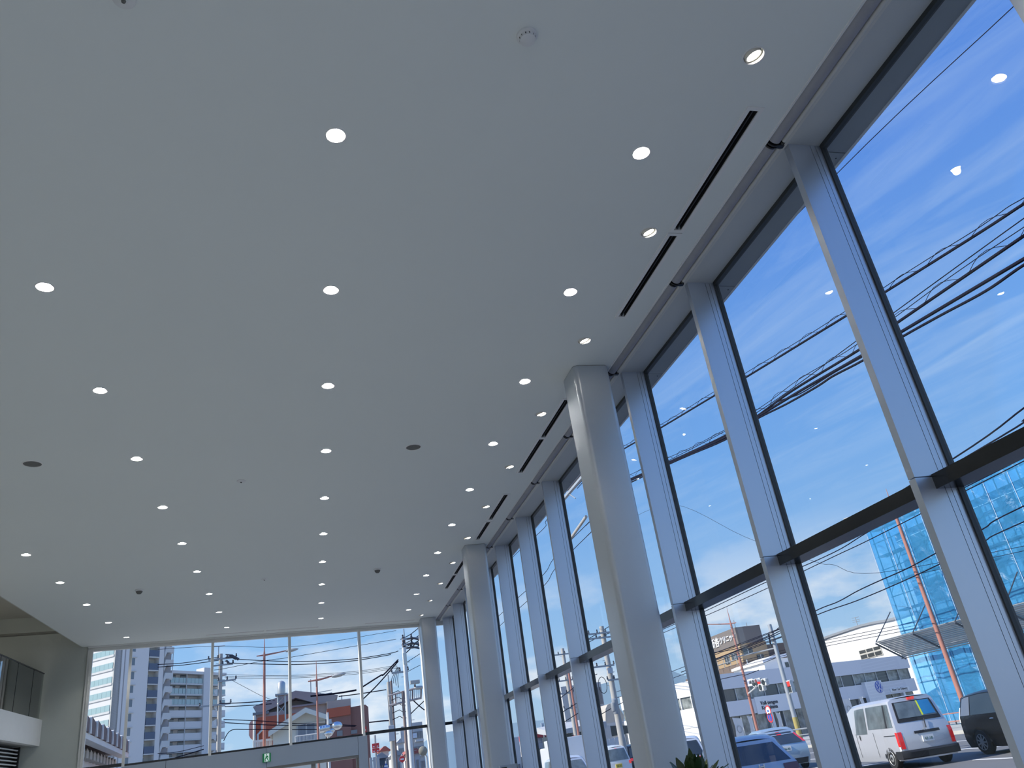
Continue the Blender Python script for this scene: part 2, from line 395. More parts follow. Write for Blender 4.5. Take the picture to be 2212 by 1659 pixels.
# ---- detectors, speakers
def detector(x, y, label, r=0.055, low=False):
    t = thing('smoke_detector', label, 'smoke detector', (x, y, H))
    MB().lathe([(r, 0.0), (r, -0.012), (r*0.9, -0.016)], (0, 0, 0)).build('base', 'detector', t, smooth=True, local=True)
    MB().lathe([(r*0.78, -0.015), (r*0.74, -0.040), (r*0.45, -0.046), (0.0001, -0.046)], (0, 0, 0)).build('chamber', 'detector', t, smooth=True, local=True)
    if not low:
        for k in range(6):
            a = k*PI/3+0.3
            MB().prism([Vector((r*0.79*math.cos(a+d), r*0.79*math.sin(a+d), -0.022)) for d in (-0.3, 0.3)]+[Vector((r*0.765*math.cos(a+d), r*0.765*math.sin(a+d), -0.034)) for d in (0.3, -0.3)], (0, 0, 0.001)).build('vent', 'slot_dark', t, local=True)
detector(1.297, 3.009, 'white round smoke detector near the top edge of the ceiling view', 0.062)
def flat_cap(x, y, label):
    t = thing('ceiling_sensor', label, 'ceiling sensor', (x, y, H))
    MB().lathe([(0.058, 0), (0.057, -0.006), (0.05, -0.009), (0.022, -0.010), (0.018, -0.016), (0.0001, -0.018)], (0, 0, 0)).build('cover', 'detector', t, smooth=True, local=True)
    MB().lathe([(0.012, -0.017), (0.010, -0.026), (0.0001, -0.028)], (0, 0, 0)).build('sensor_eye', 'grille', t, smooth=True, local=True)
flat_cap(-0.845, 10.208, 'small flat white ceiling sensor left of the middle downlight row')
flat_cap(-0.849, 15.653, 'small flat ceiling sensor far back, left of the middle downlight row')
flat_cap(-0.857, 3.015, 'small flat ceiling sensor cut by the top edge of the picture')
def dome(x, y, label):
    t = thing('dome_camera', label, 'dome camera', (x, y, H))
    MB().lathe([(0.075, 0), (0.073, -0.02), (0.06, -0.03)], (0, 0, 0)).build('base', 'detector', t, smooth=True, local=True)
    MB().lathe([(0.058, -0.028), (0.05, -0.055), (0.03, -0.078), (0.0001, -0.085)], (0, 0, 0)).build('dome_cover', 'grille', t, smooth=True, local=True)
dome(-3.05, 15.671, 'small grey dome camera on the ceiling between the two left rows')
dome(1.285, 15.589, 'small grey dome camera on the ceiling between middle and right rows')
def speaker(x, y, label):
    t = thing('ceiling_speaker', label, 'speaker', (x, y, H))
    MB().ring([(0.092, 0.001), (0.094, -0.006), (0.104, -0.004), (0.106, 0.001)], (0, 0, 0), n=32).build('rim', 'trim_white', t, smooth=True, local=True, fix=False)
    MB().lathe([(0.0001, -0.006), (0.05, -0.005), (0.093, -0.001)], (0, 0, 0), n=32).build('grille', 'grille', t, smooth=True, local=True)
speaker(1.316, 9.299, 'dark round ceiling speaker between middle and right downlight rows')
speaker(-3.027, 9.294, 'dark round ceiling speaker at the left edge of the picture')

# ---- roof over everything, upper ceiling over the mezzanine
HU = 6.04
rf = MB().prism([(XL-0.3, YB-0.3, 6.3), (4.02, YB-0.3, 6.3), (4.02, EY(4.02)+0.35, 6.3), (XL-0.3, EY(XL)+0.35, 6.3)], (0, 0, 0.5)).build('trim_1', 'eave_white')
tag(rf, 'flat roof slab over the showroom', 'roof', kind='structure')
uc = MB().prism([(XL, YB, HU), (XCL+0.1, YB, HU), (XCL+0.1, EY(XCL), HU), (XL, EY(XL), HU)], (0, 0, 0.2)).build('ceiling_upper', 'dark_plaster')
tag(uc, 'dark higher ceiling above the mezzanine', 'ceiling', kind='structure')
ub = MB().prism([(XCL-0.02, YB, H), (XCL, YB, H), (XCL, EY(XCL), H), (XCL-0.02, EY(XCL), H)], (0, 0, HU-H)).build('trim_2', 'wall_plaster')
tag(ub, 'upstand along the edge of the main ceiling above the mezzanine', 'trim', kind='structure')

# ---- walls
w = MB().box((XL-0.2, YB, -0.15), (XL, EY(XL), 6.3)).build('wall_left', 'wall_plaster'); tag(w, 'plain wall at the back of the mezzanine', 'wall', kind='structure')
# back wall, a wide unglazed opening added to let daylight in
w = MB()
w.box((XL, YB-0.2, 0), (-11, YB, 6.3)); w.box((-11, YB-0.2, 4.4), (GX, YB, 6.3)); w.box((3.2, YB-0.2, 0), (GX+0.1, YB, 4.4))
w = w.build('wall_back', 'wall_plaster'); tag(w, 'wall behind the camera, its wide unseen opening added for daylight', 'wall', kind='structure')
# opaque end wall left of the glazing, a shadow gap across it
XE0 = -5.08
def end_prism(x0, x1, z0, z1, d0, d1):    # d measured into the room from the wall plane
    A = Vector((x0, EY(x0), 0)); B = Vector((x1, EY(x1), 0))
    return MB().prism([A+EN*d0+Vector((0, 0, z0)), B+EN*d0+Vector((0, 0, z0)), B+EN*d1+Vector((0, 0, z0)), A+EN*d1+Vector((0, 0, z0))], (0, 0, z1-z0))
ew = thing('wall_end', 'plain grey-beige end wall left of the end glazing', 'wall', (XE0, EY(XE0), 0), kind='structure')
end_prism(XL-0.3, XE0, -0.15, 5.635, -0.20, 0.0).build('lower_wall', 'wall_plaster', ew)
end_prism(XL-0.3, XE0, 5.635, 5.708, -0.20, -0.03).build('shadow_gap', 'dark_plaster', ew)
end_prism(XL-0.3, XE0, 5.708, 6.3, -0.20, 0.0).build('upper_wall', 'wall_plaster', ew)

# ---- mezzanine: fascia, railing, louvre
XM = -5.85
mz = thing('mezzanine', 'white mezzanine slab edge at the left side of the picture', 'mezzanine', (XM, 14, 3.2), kind='structure')
MB().prism([(XM, YB, 3.235), (XM, EY(XM)-0.01, 3.235), (XM-0.12, EY(XM-0.12)-0.01, 3.235), (XM-0.12, YB, 3.235)], (0, 0, 0.535)).build('fascia', 'trim_white', mz)
MB().prism([(XM-0.12, YB, 3.26), (XM-0.12, EY(XM-0.12)-0.01, 3.26), (XL, EY(XL)-0.01, 3.26), (XL, YB, 3.26)], (0, 0, 0.40)).build('slab', 'floor_tile', mz)
rl = thing('glass_railing', 'frameless glass railing with thin posts on the mezzanine edge', 'railing', (XM-0.06, 18, 3.77))
ys = [14.77, 15.80, 16.83, 17.862, 18.898, 19.927, 20.66]
for a, b in zip(ys[:-1], ys[1:]):
    MB().box((XM-0.056, a+0.008, 3.75), (XM-0.046, b-0.008, 4.735)).build('glass_panel', GR, rl)
for y in ys[1:-1]:
    MB().box((XM-0.062, y-0.006, 3.77), (XM-0.042, y+0.006, 4.735)).build('post', 'frame_dark', rl)
MB().box((XM-0.066, ys[0], 4.735), (XM-0.036, ys[-1], 4.757)).build('top_rail', 'frame_dark', rl)
hr = thing('handrail', 'dark round handrail on brackets behind the mezzanine glass', 'handrail', (XM-0.5, 19, 4.4))
MB().tube([(XM-0.7, 17.5, 4.56), (XM-0.7, 20.3, 4.56)], 0.022).build('rail', 'frame_dark', hr, smooth=True)
for y in (17.9, 19.0, 20.05):
    MB().tube([(XM-0.7, y, 4.54), (XM-0.72, y, 4.44), (XM-0.86, y+0.02, 4.42)], 0.012, n=6).build('bracket', 'chrome', hr, smooth=True)
lw = MB().box((XM-0.45, YB, 0), (XM-0.40, 17.4, 3.235)).build('wall_under_mezzanine', 'wall_plaster'); tag(lw, 'plain wall below the mezzanine beside the louver screen', 'wall', kind='structure')
lv = thing('louver_screen', 'black screen of thin white horizontal slats below the mezzanine edge', 'louver', (XM-0.3, 18, 0))
yl = 20.45
MB().box((XM-0.45, 17.4, 0.0), (XM-0.40, yl, 3.235)).build('backing', 'black', lv)
MB().box((XM-0.40, yl-0.05, 0.0), (XM-0.28, yl, 3.235)).build('end_post', 'black', lv)
sl_ = MB().box((-0.012, -1.5, -0.011), (0.025, 1.5, 0.011)).build('slat', 'trim_white', lv, local=True)
sl_.location = (0, 0, 0)
zz = 3.17; first = True
while zz > 1.6:
    if first: o = sl_; first = False
    else: o = share(sl_, 'slat', lv, (0, 0, 0))
    o.location = (-0.03, 0.92, zz); zz -= 0.072
# =================================================================== STREET GLAZING
MX0, MXC, MXF, MXB = 3.465, 3.648, 3.690, 3.731
ZT0, ZT1 = 2.600, 2.690          # transom
Y0M = 3.725; K0, K1 = -6, 10
YC = EY(GX)                      # corner with the end wall
hb = MB().box((3.455, YB, H), (3.79, YC+0.2, 6.3)).build('trim_3', 'head_paint'); tag(hb, 'grey head beam above the street windows', 'trim', kind='structure')
st = MB().box((3.432, YB, H-0.004), (3.456, YC-0.05, H+0.05)).build('trim_4', 'blind_bar'); tag(st, 'narrow lip of the blind pocket along the street windows', 'trim', kind='structure')
pk = MB().box((XCE, YB, H+0.159), (3.456, YC, H+0.30)).build('trim_5', 'ceiling_paint'); tag(pk, 'top of the recessed blind pocket in the ceiling', 'trim', kind='structure')
sill = MB().box((3.46, YB, 0.0), (3.86, YC, 0.06)).build('trim_6', 'mullion_paint'); tag(sill, 'low sill strip under the street windows', 'trim', kind='structure')
# prototypes, local to (0, y of mullion, 0)
def shared_mesh(name, mb, m):
    o = mb.build(name, m); me = o.data; bpy.data.objects.remove(o, do_unlink=True); return me
WM = 0.055
me_cu = shared_mesh('mullion_cover', MB().box((MX0, 0, 2.682), (MXC-0.002, WM, H)), 'mullion_paint')
me_cl = shared_mesh('mullion_cover', MB().box((MX0, 0, 0.06), (MXC-0.002, WM, 2.676)), 'mullion_paint')
me_fr = shared_mesh('glazing_frame', MB().box((MXC+0.002, 0.0, 0.06), (MXF-0.002, WM, H)), 'mullion_paint')
me_bd = shared_mesh('glazing_bead', MB().box((MXF+0.002, 0.0, 0.06), (MXB, WM, H)), 'mullion_paint')
me_core = shared_mesh('mullion_core', MB().box((MXC-0.01, 0.004, 0.06), (MXB-0.005, WM-0.004, H)), 'gasket')
me_gk = shared_mesh('gasket', MB().box((MXB, -0.012, 0.06), (GX+0.03, WM+0.012, H)), 'gasket')
me_hd = shared_mesh('head_gasket', MB().box((3.728, WM+0.012, H-0.035), (GX+0.03, 1.8-0.012, H)), 'gasket')
def wpart(me, parent, name=None):
    o = bpy.data.objects.new(name or me.name.split('.')[0], me); COL.objects.link(o); o.parent = parent; return o
n = 0
for k in range(K0, K1+1):
    y = Y0M+1.8*k; n += 1
    t = thing('window_%d' % n, 'tall street window between grey mullions, bay %d counted along the glass wall' % n, 'window', (0, y, 0), kind='structure')
    for me in (me_cu, me_cl, me_fr, me_bd, me_core, me_gk): wpart(me, t)
    y1 = min(1.8, YC-y-0.02)
    if y1 < 0.2: continue
    if y1 >= 1.79: wpart(me_hd, t)
    for nme, z0, z1 in (('upper_pane', ZT1-0.01, H-0.01), ('lower_pane', 0.06, ZT0+0.01)):
        MB().add([(GX, WM/2, z0), (GX, y1+WM/2, z0), (GX, y1+WM/2, z1), (GX, WM/2, z1)], [(0, 1, 2, 3)]).build(nme, GL, t, local=True, fix=False)
    MB().box((3.585, -0.001 if True else 0, ZT0), (GX+0.035, y1-0.001, ZT1)).build('transom', 'frame_dark', t, local=True)
# ---- eave outside
ev = thing('eave', 'metal soffit panels of the roof overhang outside the street windows', 'eave', (4.0, 8, H), kind='structure')
me_sf = None
for k in range(K0, K1+1):
    y = Y0M+1.8*k+WM
    p = MB().box((3.79, y+0.004, H), (3.995, y+1.8-0.004, H+0.03)).build('soffit_panel', 'soffit_metal', ev)
    for dx in (0.05, 0.16):
        MB().lathe([(0.006, -0.002), (0.006, 0.002)], (3.79+dx, y+0.06, H), n=8).build('screw', 'frame_dark', p)
MB().box((3.79, YB, H+0.03), (3.995, YC+0.3, H+0.06)).build('soffit_backing', 'gasket', ev)
MB().box((3.995, YB, H-0.004), (4.02, YC+0.35, 6.3)).build('fascia', 'eave_white', ev)

# ---- roller blinds
proto = None
for k in range(-1, K1+1):
    y = Y0M+1.8*k
    ln = min(1.8, YC-y-0.1)
    if ln < 1: continue
    lab = 'rolled-up grey roller blind above the street window, %s from the camera' % (ORD[k] if k > 0 else ('first' if k == 0 else 'one cut by the top edge of the picture'))
    if k == -1: lab = 'rolled-up grey roller blind in the pocket at the top edge of the picture'
    if proto is None:
        proto = thing('roller_blind', lab, 'roller blind', (3.335, y, H), 'roller blinds along the street windows')
        MB().tube([(0.003, 0.03, 0.014), (0.003, 1.77, 0.014)], 0.050, n=20).build('roll', 'blind_fabric', proto, smooth=True, local=True)
        MB().tube([(0.073, 0.035, -0.006), (0.073, 1.765, -0.006)], 0.018, n=14).build('bottom_bar', 'blind_bar', proto, smooth=True, local=True)
        m = MB().lathe([(0.052, 0), (0.052, 0.014)], (0.003, -0.012, 0.014), axis='Y', n=20); m.build('bracket_ring', 'black', proto, smooth=True, local=True)
        MB().lathe([(0.052, 0), (0.052, 0.012)], (0.003, 0.014, 0.014), axis='Y', n=20).build('bracket_ring', 'frame_dark', proto, smooth=True, local=True)
        MB().box((0.03, -0.012, -0.03), (0.085, 0.02, 0.05)).build('bracket', 'frame_dark', proto, local=True)
        MB().lathe([(0.012, 0), (0.012, 0.006)], (0.068, -0.018, -0.012), axis='Y', n=12).build('end_cap', 'chrome', proto, smooth=True, local=True)
    else:
        o = copy_tree(proto); o.location = (3.335, y, H); tag(o, lab)

# ---- columns
def rounded_rect(x0, x1, y0, y1, r, n=6):
    pts = []
    for (cx, cy, a0) in ((x1-r, y1-r, 0), (x0+r, y1-r, PI/2), (x0+r, y0+r, PI), (x1-r, y0+r, 1.5*PI)):
        for i in range(n+1):
            a = a0+PI/2*i/n; pts.append((cx+r*math.cos(a), cy+r*math.sin(a)))
    return pts
for i, (y, lab) in enumerate(((7.14, 'big pale grey column with rounded corners, nearest the camera'), (14.29, 'pale grey rounded column in the middle of the window wall'), (21.44, 'pale grey rounded column in the far corner by the end glazing'))):
    c = thing('column', lab, 'column', (3.03, y+0.21, 0), 'columns along the street windows')
    MB().prism([(p[0], p[1], 0.0) for p in rounded_rect(2.825, 3.235, y, y+0.42, 0.055)], (0, 0, H-0.006)).build('shaft', 'column_paint', c, smooth=True)
    MB().prism([(p[0], p[1], H-0.006) for p in rounded_rect(2.828, 3.232, y+0.003, y+0.417, 0.055)], (0, 0, 0.006)).build('ceiling_joint', 'grille', c)

# =================================================================== END GLAZING
def EP(x, d, z): p = Vector((x, EY(x), z)); return p + EN*d
def ebox(x0, x1, z0, z1, d0, d1):
    a, b = EP(x0, d0, z0), EP(x1, d0, z0); c, d = EP(x1, d1, z0), EP(x0, d1, z0)
    return MB().prism([a, b, c, d], (0, 0, z1-z0))
MUL = [-4.205, -2.405, -0.585, 1.180]
EX0, EX1 = -5.08, GX
hd = ebox(EX0, GX, 5.20, 6.3, -0.12, 0.02).build('trim_7', 'frame_white'); tag(hd, 'white head beam over the end glazing', 'trim', kind='structure')
hd2 = ebox(EX0, 2.83, 5.245, 5.274, 0.02, 0.10).build('trim_8', 'frame_white'); tag(hd2, 'stepped trim under the ceiling at the end glazing', 'trim', kind='structure')
edges = [EX0+0.05]+MUL+[2.84, GX-0.02]
for i in range(len(edges)-1):
    a, b = edges[i], edges[i+1]
    w = thing('window_%d' % (n+1+i), ['narrow end window showing the balconies of the tower', 'end window showing the shaded tower and stair', 'end window showing the concrete pole and first street lamp', 'end window showing the cream gabled house', 'end window showing the white pole and gantry', 'thin end pane between corner column and street wall'][i], 'window', EP(a, 0, 0), kind='structure')
    w0 = 0.06
    ebox(a, a+w0, 2.60 if i in (1, 2, 3, 4) else 0.0, 5.20, -0.06, 0.06).build('mullion', 'frame_white', w)
    ebox(a+w0, b, 5.165, 5.20, -0.05, 0.03).build('head_bar', 'frame_white', w)
    z1 = 5.20
    MB().add([EP(a+w0/2, 0, 2.64), EP(b+w0/2, 0, 2.64), EP(b+w0/2, 0, z1), EP(a+w0/2, 0, z1)], [(0, 1, 2, 3)]).build('upper_pane', GL, w, fix=False)
    if i in (4, 5, 0):
        MB().add([EP(a+w0/2, 0, 0.06), EP(b+w0/2, 0, 0.06), EP(b+w0/2, 0, 2.62), EP(a+w0/2, 0, 2.62)], [(0, 1, 2, 3)]).build('lower_pane', GL, w, fix=False)
        ebox(a+w0 if i == 4 else a, b, 2.615, 2.685, -0.04, 0.045).build('transom', 'frame_dark', w)
    else:
        ebox(a+w0, b, 2.615, 2.655, -0.04, 0.045).build('transom', 'frame_dark', w)
jamb = ebox(EX0, EX0+0.05, 0, 5.2, -0.08, 0.04).build('trim_9', 'frame_white'); tag(jamb, 'white jamb between end wall and end glazing', 'trim', kind='structure')

# ---- entrance: panels, door, exit sign
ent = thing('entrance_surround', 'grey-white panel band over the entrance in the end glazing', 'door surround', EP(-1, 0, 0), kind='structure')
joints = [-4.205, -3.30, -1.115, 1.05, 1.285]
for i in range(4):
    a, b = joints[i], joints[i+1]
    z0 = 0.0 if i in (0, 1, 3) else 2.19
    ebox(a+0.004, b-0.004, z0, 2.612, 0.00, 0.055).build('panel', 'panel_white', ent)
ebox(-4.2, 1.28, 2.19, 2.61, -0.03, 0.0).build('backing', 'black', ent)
d1 = thing('door_1', 'sliding glass entrance door under the panel band', 'door', EP(0, 0, 0), kind='structure')
mat('door_frame', (0.30, 0.27, 0.23), 0.4, metal=0.4, noise=(4, 0.2))
ebox(-1.11, 1.05, 2.13, 2.19, -0.30, 0.03).build('header', 'door_frame', d1)
for (a, b) in ((-1.11, -0.03), (-0.03, 1.05)):
    for q in (a, b-0.05): ebox(q, q+0.05, 0, 2.13, -0.05, 0.0).build('stile', 'door_frame', d1)
    MB().add([EP(a+0.05, -0.02, 0.0), EP(b-0.05, -0.02, 0.0), EP(b-0.05, -0.02, 2.13), EP(a+0.05, -0.02, 2.13)], [(0, 1, 2, 3)]).build('door_glass', GL, d1, fix=False)

mat('exit_green', (0.005, 0.17, 0.055), 0.35, emit=(0.005, 0.20, 0.06), emit_s=0.25, noise=(5, 0.1))
mat('exit_white', (0.8, 0.9, 0.85), 0.4, emit=(0.75, 0.95, 0.85), emit_s=0.35, noise=(5, 0.05))
ex = thing('exit_sign', 'green and white running-man emergency exit sign over the entrance', 'exit sign', EP(-1.114, 0.06, 2.40))
sx0, sx1, sz0, sz1 = -1.205, -1.022, 2.305, 2.495
ebox(sx0, sx1, sz0, sz1, 0.056, 0.085).build('housing', 'exit_green', ex)
sw, sh = sx1-sx0, sz1-sz0
def sgn(poly, d0, d1, name, m):
    MB().prism([EP(sx0+sw*a, d0, sz0+sh*b) for a, b in poly], EN*(d1-d0)).build(name, m, ex)
sgn([(0.20, 0.04), (0.80, 0.04), (0.80, 0.96), (0.20, 0.96)], 0.085, 0.0865, 'door_symbol', 'exit_white')
for poly in ([(0.40, 0.52), (0.52, 0.74), (0.64, 0.70), (0.56, 0.46), (0.50, 0.42)], [(0.50, 0.48), (0.60, 0.42), (0.70, 0.20), (0.80, 0.06), (0.70, 0.04), (0.60, 0.18), (0.52, 0.34)],
             [(0.50, 0.48), (0.44, 0.38), (0.34, 0.32), (0.36, 0.08), (0.27, 0.08), (0.25, 0.38), (0.40, 0.54)], [(0.50, 0.72), (0.36, 0.66), (0.28, 0.52), (0.32, 0.49), (0.40, 0.59), (0.54, 0.66)], [(0.58, 0.70), (0.70, 0.58), (0.74, 0.46), (0.69, 0.45), (0.64, 0.54), (0.54, 0.62)]):
    sgn(poly, 0.0866, 0.0872, 'running_man', 'exit_green')
sgn([(0.45+0.075*math.cos(a*PI/5), 0.82+0.075*math.sin(a*PI/5)) for a in range(10)], 0.0866, 0.0872, 'running_man', 'exit_green')

# ---- sticker on the far pane, small sign stand, plant
mat('sticker_red', (0.75, 0.05, 0.05), 0.4, noise=(5, 0.1)); mat('sticker_white', (0.85, 0.8, 0.8), 0.4, noise=(5, 0.05))
a = EWP(784, 1570); b = EWP(792, 1583)
t = thing('window_sticker', 'small red notice sticker on the end glass above the panel band', 'sticker', EP(a.x, 0.003, b.z))
ebox(a.x, b.x, b.z, a.z, 0.003, 0.006).build('sheet', 'sticker_red', t)
ebox(a.x+0.02, b.x-0.02, b.z+0.05, b.z+0.09, 0.0061, 0.007).build('print', 'sticker_white', t)
p = PY(1095, 1652, 13.6)
t = thing('sign_stand', 'low white stand with a small grey frame before the middle column', 'stand', (p.x, 13.6, 0))
MB().box((p.x-0.12, 13.6, 0.0), (p.x+0.16, 13.66, p.z)).build('board', 'panel_white', t)
MB().box((p.x-0.10, 13.585, p.z-0.17), (p.x-0.01, 13.6, p.z-0.03)).build('picture_frame', 'frame_dark', t)
MB().box((p.x-0.18, 13.5, 0.0), (p.x+0.22, 13.78, 0.02)).build('base', 'panel_white', t)

mat('leaf', (0.030, 0.062, 0.016), 0.32, noise=(7, 0.6), dark=0.5, bump=(20, 0.15)); mat('leaf_young', (0.10, 0.15, 0.03), 0.35, noise=(6, 0.4)); mat('pot', (0.55, 0.54, 0.50), 0.5, noise=(3, 0.3))
pc = PY(1492, 1659, 6.25)
pl = thing('potted_plant', 'dark green strap-leaved plant in a tall planter beside the nearest column', 'plant', (pc.x, pc.y, 0))
PT = 1.03
MB().lathe([(0.13, 0), (0.14, 0.02), (0.19, PT-0.03), (0.20, PT), (0.185, PT), (0.175, PT-0.04), (0.0001, PT-0.05)], (pc.x, pc.y, 0), n=28).build('planter', 'pot', pl, smooth=True)
MB().lathe([(0.172, PT-0.045), (0.08, PT-0.02), (0.0001, PT-0.015)], (pc.x, pc.y, 0), n=16).build('soil', 'black', pl, smooth=True)
rnd = random.Random(5)
for i in range(66):
    a = rnd.uniform(0, 2*PI); lean = rnd.uniform(0.1, 1.15); L = rnd.uniform(0.32, 0.45)*(1-0.12*lean); wd = rnd.uniform(0.024, 0.034)
    r0 = rnd.uniform(0.0, 0.10); hx = math.cos(a); hy = math.sin(a); rows = []
    for j in range(7):
        q = j/6; out = r0 + L*lean*(q**1.5)*0.85; up = L*(q - 0.40*lean*q*q)*1.02
        wq = wd*(0.55+0.9*q) * (1 if q < 0.72 else max(0.10, 1-((q-0.72)/0.28)**2.4))
        c = Vector((pc.x+hx*out, pc.y+hy*out, PT-0.04+up)); sdv = Vector((-hy, hx, 0))*wq
        rows.append([c-sdv+Vector((0, 0, 0.006)), c, c+sdv+Vector((0, 0, 0.006))])
    o = MB().grid(rows).build('leaf', 'leaf_young' if i % 9 == 0 else 'leaf', pl, smooth=True, fix=False)
# =================================================================== OUTSIDE: ground, road
G = -0.2
mat('asphalt', (0.17, 0.172, 0.178), 0.85, noise=(0.6, 0.5), bump=(90, 0.25), dark=0.8)
mat('concrete', (0.48, 0.47, 0.44), 0.85, noise=(0.8, 0.5), bump=(30, 0.15), dark=0.8)
mat('kerb', (0.52, 0.50, 0.45), 0.8, noise=(1.5, 0.4))
mat('road_white', (0.72, 0.73, 0.74), 0.7, noise=(5, 0.4), dark=0.7)
mat('earth', (0.38, 0.37, 0.34), 0.9, noise=(0.05, 0.5))
g = MB().prism([(-500, -200, G-0.3), (500, -200, G-0.3), (500, 700, G-0.3), (-500, 700, G-0.3)], (0, 0, 0.28)).build('ground', 'earth'); tag(g, 'paved town ground around the road and buildings', 'ground', kind='structure')
g = MB().box((8.2, -40, G-0.25), (30.0, 300, G)).build('road', 'asphalt'); tag(g, 'dark asphalt main road outside the street windows', 'road', kind='structure')
g = MB().prism([(-140, 25.5, G-0.26), (8.2, 25.5, G-0.26), (8.2, 38, G-0.26), (-140, 38, G-0.26)], (0, 0, 0.255)).build('side_road', 'asphalt'); tag(g, 'asphalt side road beyond the end glazing', 'road', kind='structure')
g = MB().box((4.0, -40, G-0.2), (8.0, 25, G+0.12)).build('sidewalk', 'concrete'); tag(g, 'concrete sidewalk along the showroom', 'sidewalk', kind='structure')
far = thing('sidewalk_far', 'concrete sidewalk across the main road', 'sidewalk', (32, 60, G), kind='structure')
MB().box((30.2, -40, G-0.2), (60, 300, G+0.10)).build('pavement', 'concrete', far)
kb = MB().box((0, 0.01, 0), (0.2, 1.99, 0.16))
k0 = kb.build('kerb_stone', 'kerb', far, local=True); k0.location = (-2.0, -40, 0)
for i in range(1, 48): share(k0, 'kerb_stone', far, (-2.0, -40+2.0*i, 0))
lines = thing('road_markings', 'white lane lines painted on the main road', 'road marking', (18, 20, G), kind='structure')
for x, w in ((25.4, 0.16), (9.0, 0.15)):
    MB().box((x, -40, G), (x+w, 200, G+0.006)).build('edge_line', 'road_white', lines)
for i in range(26):
    MB().box((17.9, -8+8.0*i, G), (18.08, -8+8.0*i+5.0, G+0.006)).build('lane_dash', 'road_white', lines)
    MB().box((21.6, -8+8.0*i, G), (21.75, -8+8.0*i+5.0, G+0.006)).build('lane_dash', 'road_white', lines)

# ------------------------------------------------------------------ facade helper
class Fac:
    """vertical plane through plan point a with direction d; n points out towards the viewer"""
    def __init__(s, a, d):
        s.a = Vector((a[0], a[1], 0)); s.d = Vector((d[0], d[1], 0)).normalized(); s.n = Vector((s.d.y, -s.d.x, 0))
        if s.n.dot(s.a) > 0: s.n = -s.n
    def hit(s, u, v):
        r = ray(u, v); t = (s.a-CAMP).dot(s.n)/r.dot(s.n); return CAMP+r*t
    def at(s, u, v):
        p = s.hit(u, v); return (p-s.a).dot(s.d), p.z
    def P(s, q, z, o=0.0): return s.a + s.d*q + s.n*o + Vector((0, 0, z))
    def box(s, q0, q1, z0, z1, o0, o1, mb=None):
        mb = mb or MB()
        a, b = min(q0, q1), max(q0, q1)
        return mb.prism([s.P(a, z0, o0), s.P(b, z0, o0), s.P(b, z0, o1), s.P(a, z0, o1)], (0, 0, z1-z0))
    def poly(s, pts, o0, o1, mb=None):
        mb = mb or MB()
        return mb.prism([s.P(q, z, o0) for q, z in pts], s.n*(o1-o0))
def text_mesh(name, body, size, depth, m, parent, origin, right, up, spacing=1.0, shear=0.0, align='CENTER', bold=0.0, fit=None):
    cu = bpy.data.curves.new(name, 'FONT'); cu.body = body; cu.size = size; cu.extrude = depth; cu.align_x = align; cu.align_y = 'CENTER'
    cu.space_character = spacing; cu.offset = bold; cu.resolution_u = 3; cu.space_line = 1.05
    o = bpy.data.objects.new(name, cu); COL.objects.link(o)
    bpy.context.view_layer.update()
    me = bpy.data.meshes.new_from_object(o.evaluated_get(bpy.context.evaluated_depsgraph_get()))
    bpy.data.objects.remove(o, do_unlink=True); bpy.data.curves.remove(cu)
    if fit:
        xs = [v.co.x for v in me.vertices]; w_ = max(xs)-min(xs); xc_ = (max(xs)+min(xs))/2; ys = [v.co.y for v in me.vertices]; yc_ = (max(ys)+min(ys))/2
        me.transform(Matrix.Diagonal((fit/w_, fit/w_, 1, 1)) @ Matrix.Translation((-xc_, -yc_, 0)))
    right = Vector(right).normalized(); up = Vector(up).normalized(); nn = right.cross(up)
    R_ = Matrix((right, up, nn)).transposed()
    off = wloc(parent) if parent else Vector((0, 0, 0))
    me.transform(Matrix.Translation(Vector(origin)-off) @ R_.to_4x4())
    me.materials.append(MATS[m] if isinstance(m, str) else m)
    ob = bpy.data.objects.new(name, me); COL.objects.link(ob)
    if parent: ob.parent = parent
    return ob
Z5 = zm((1450, 1259), 4.1475); Z6 = zm((1760, 1259), 4.148); Z7 = zm((1800, 900), 4.148); ZC = zm((1520, 1330), 6.635)

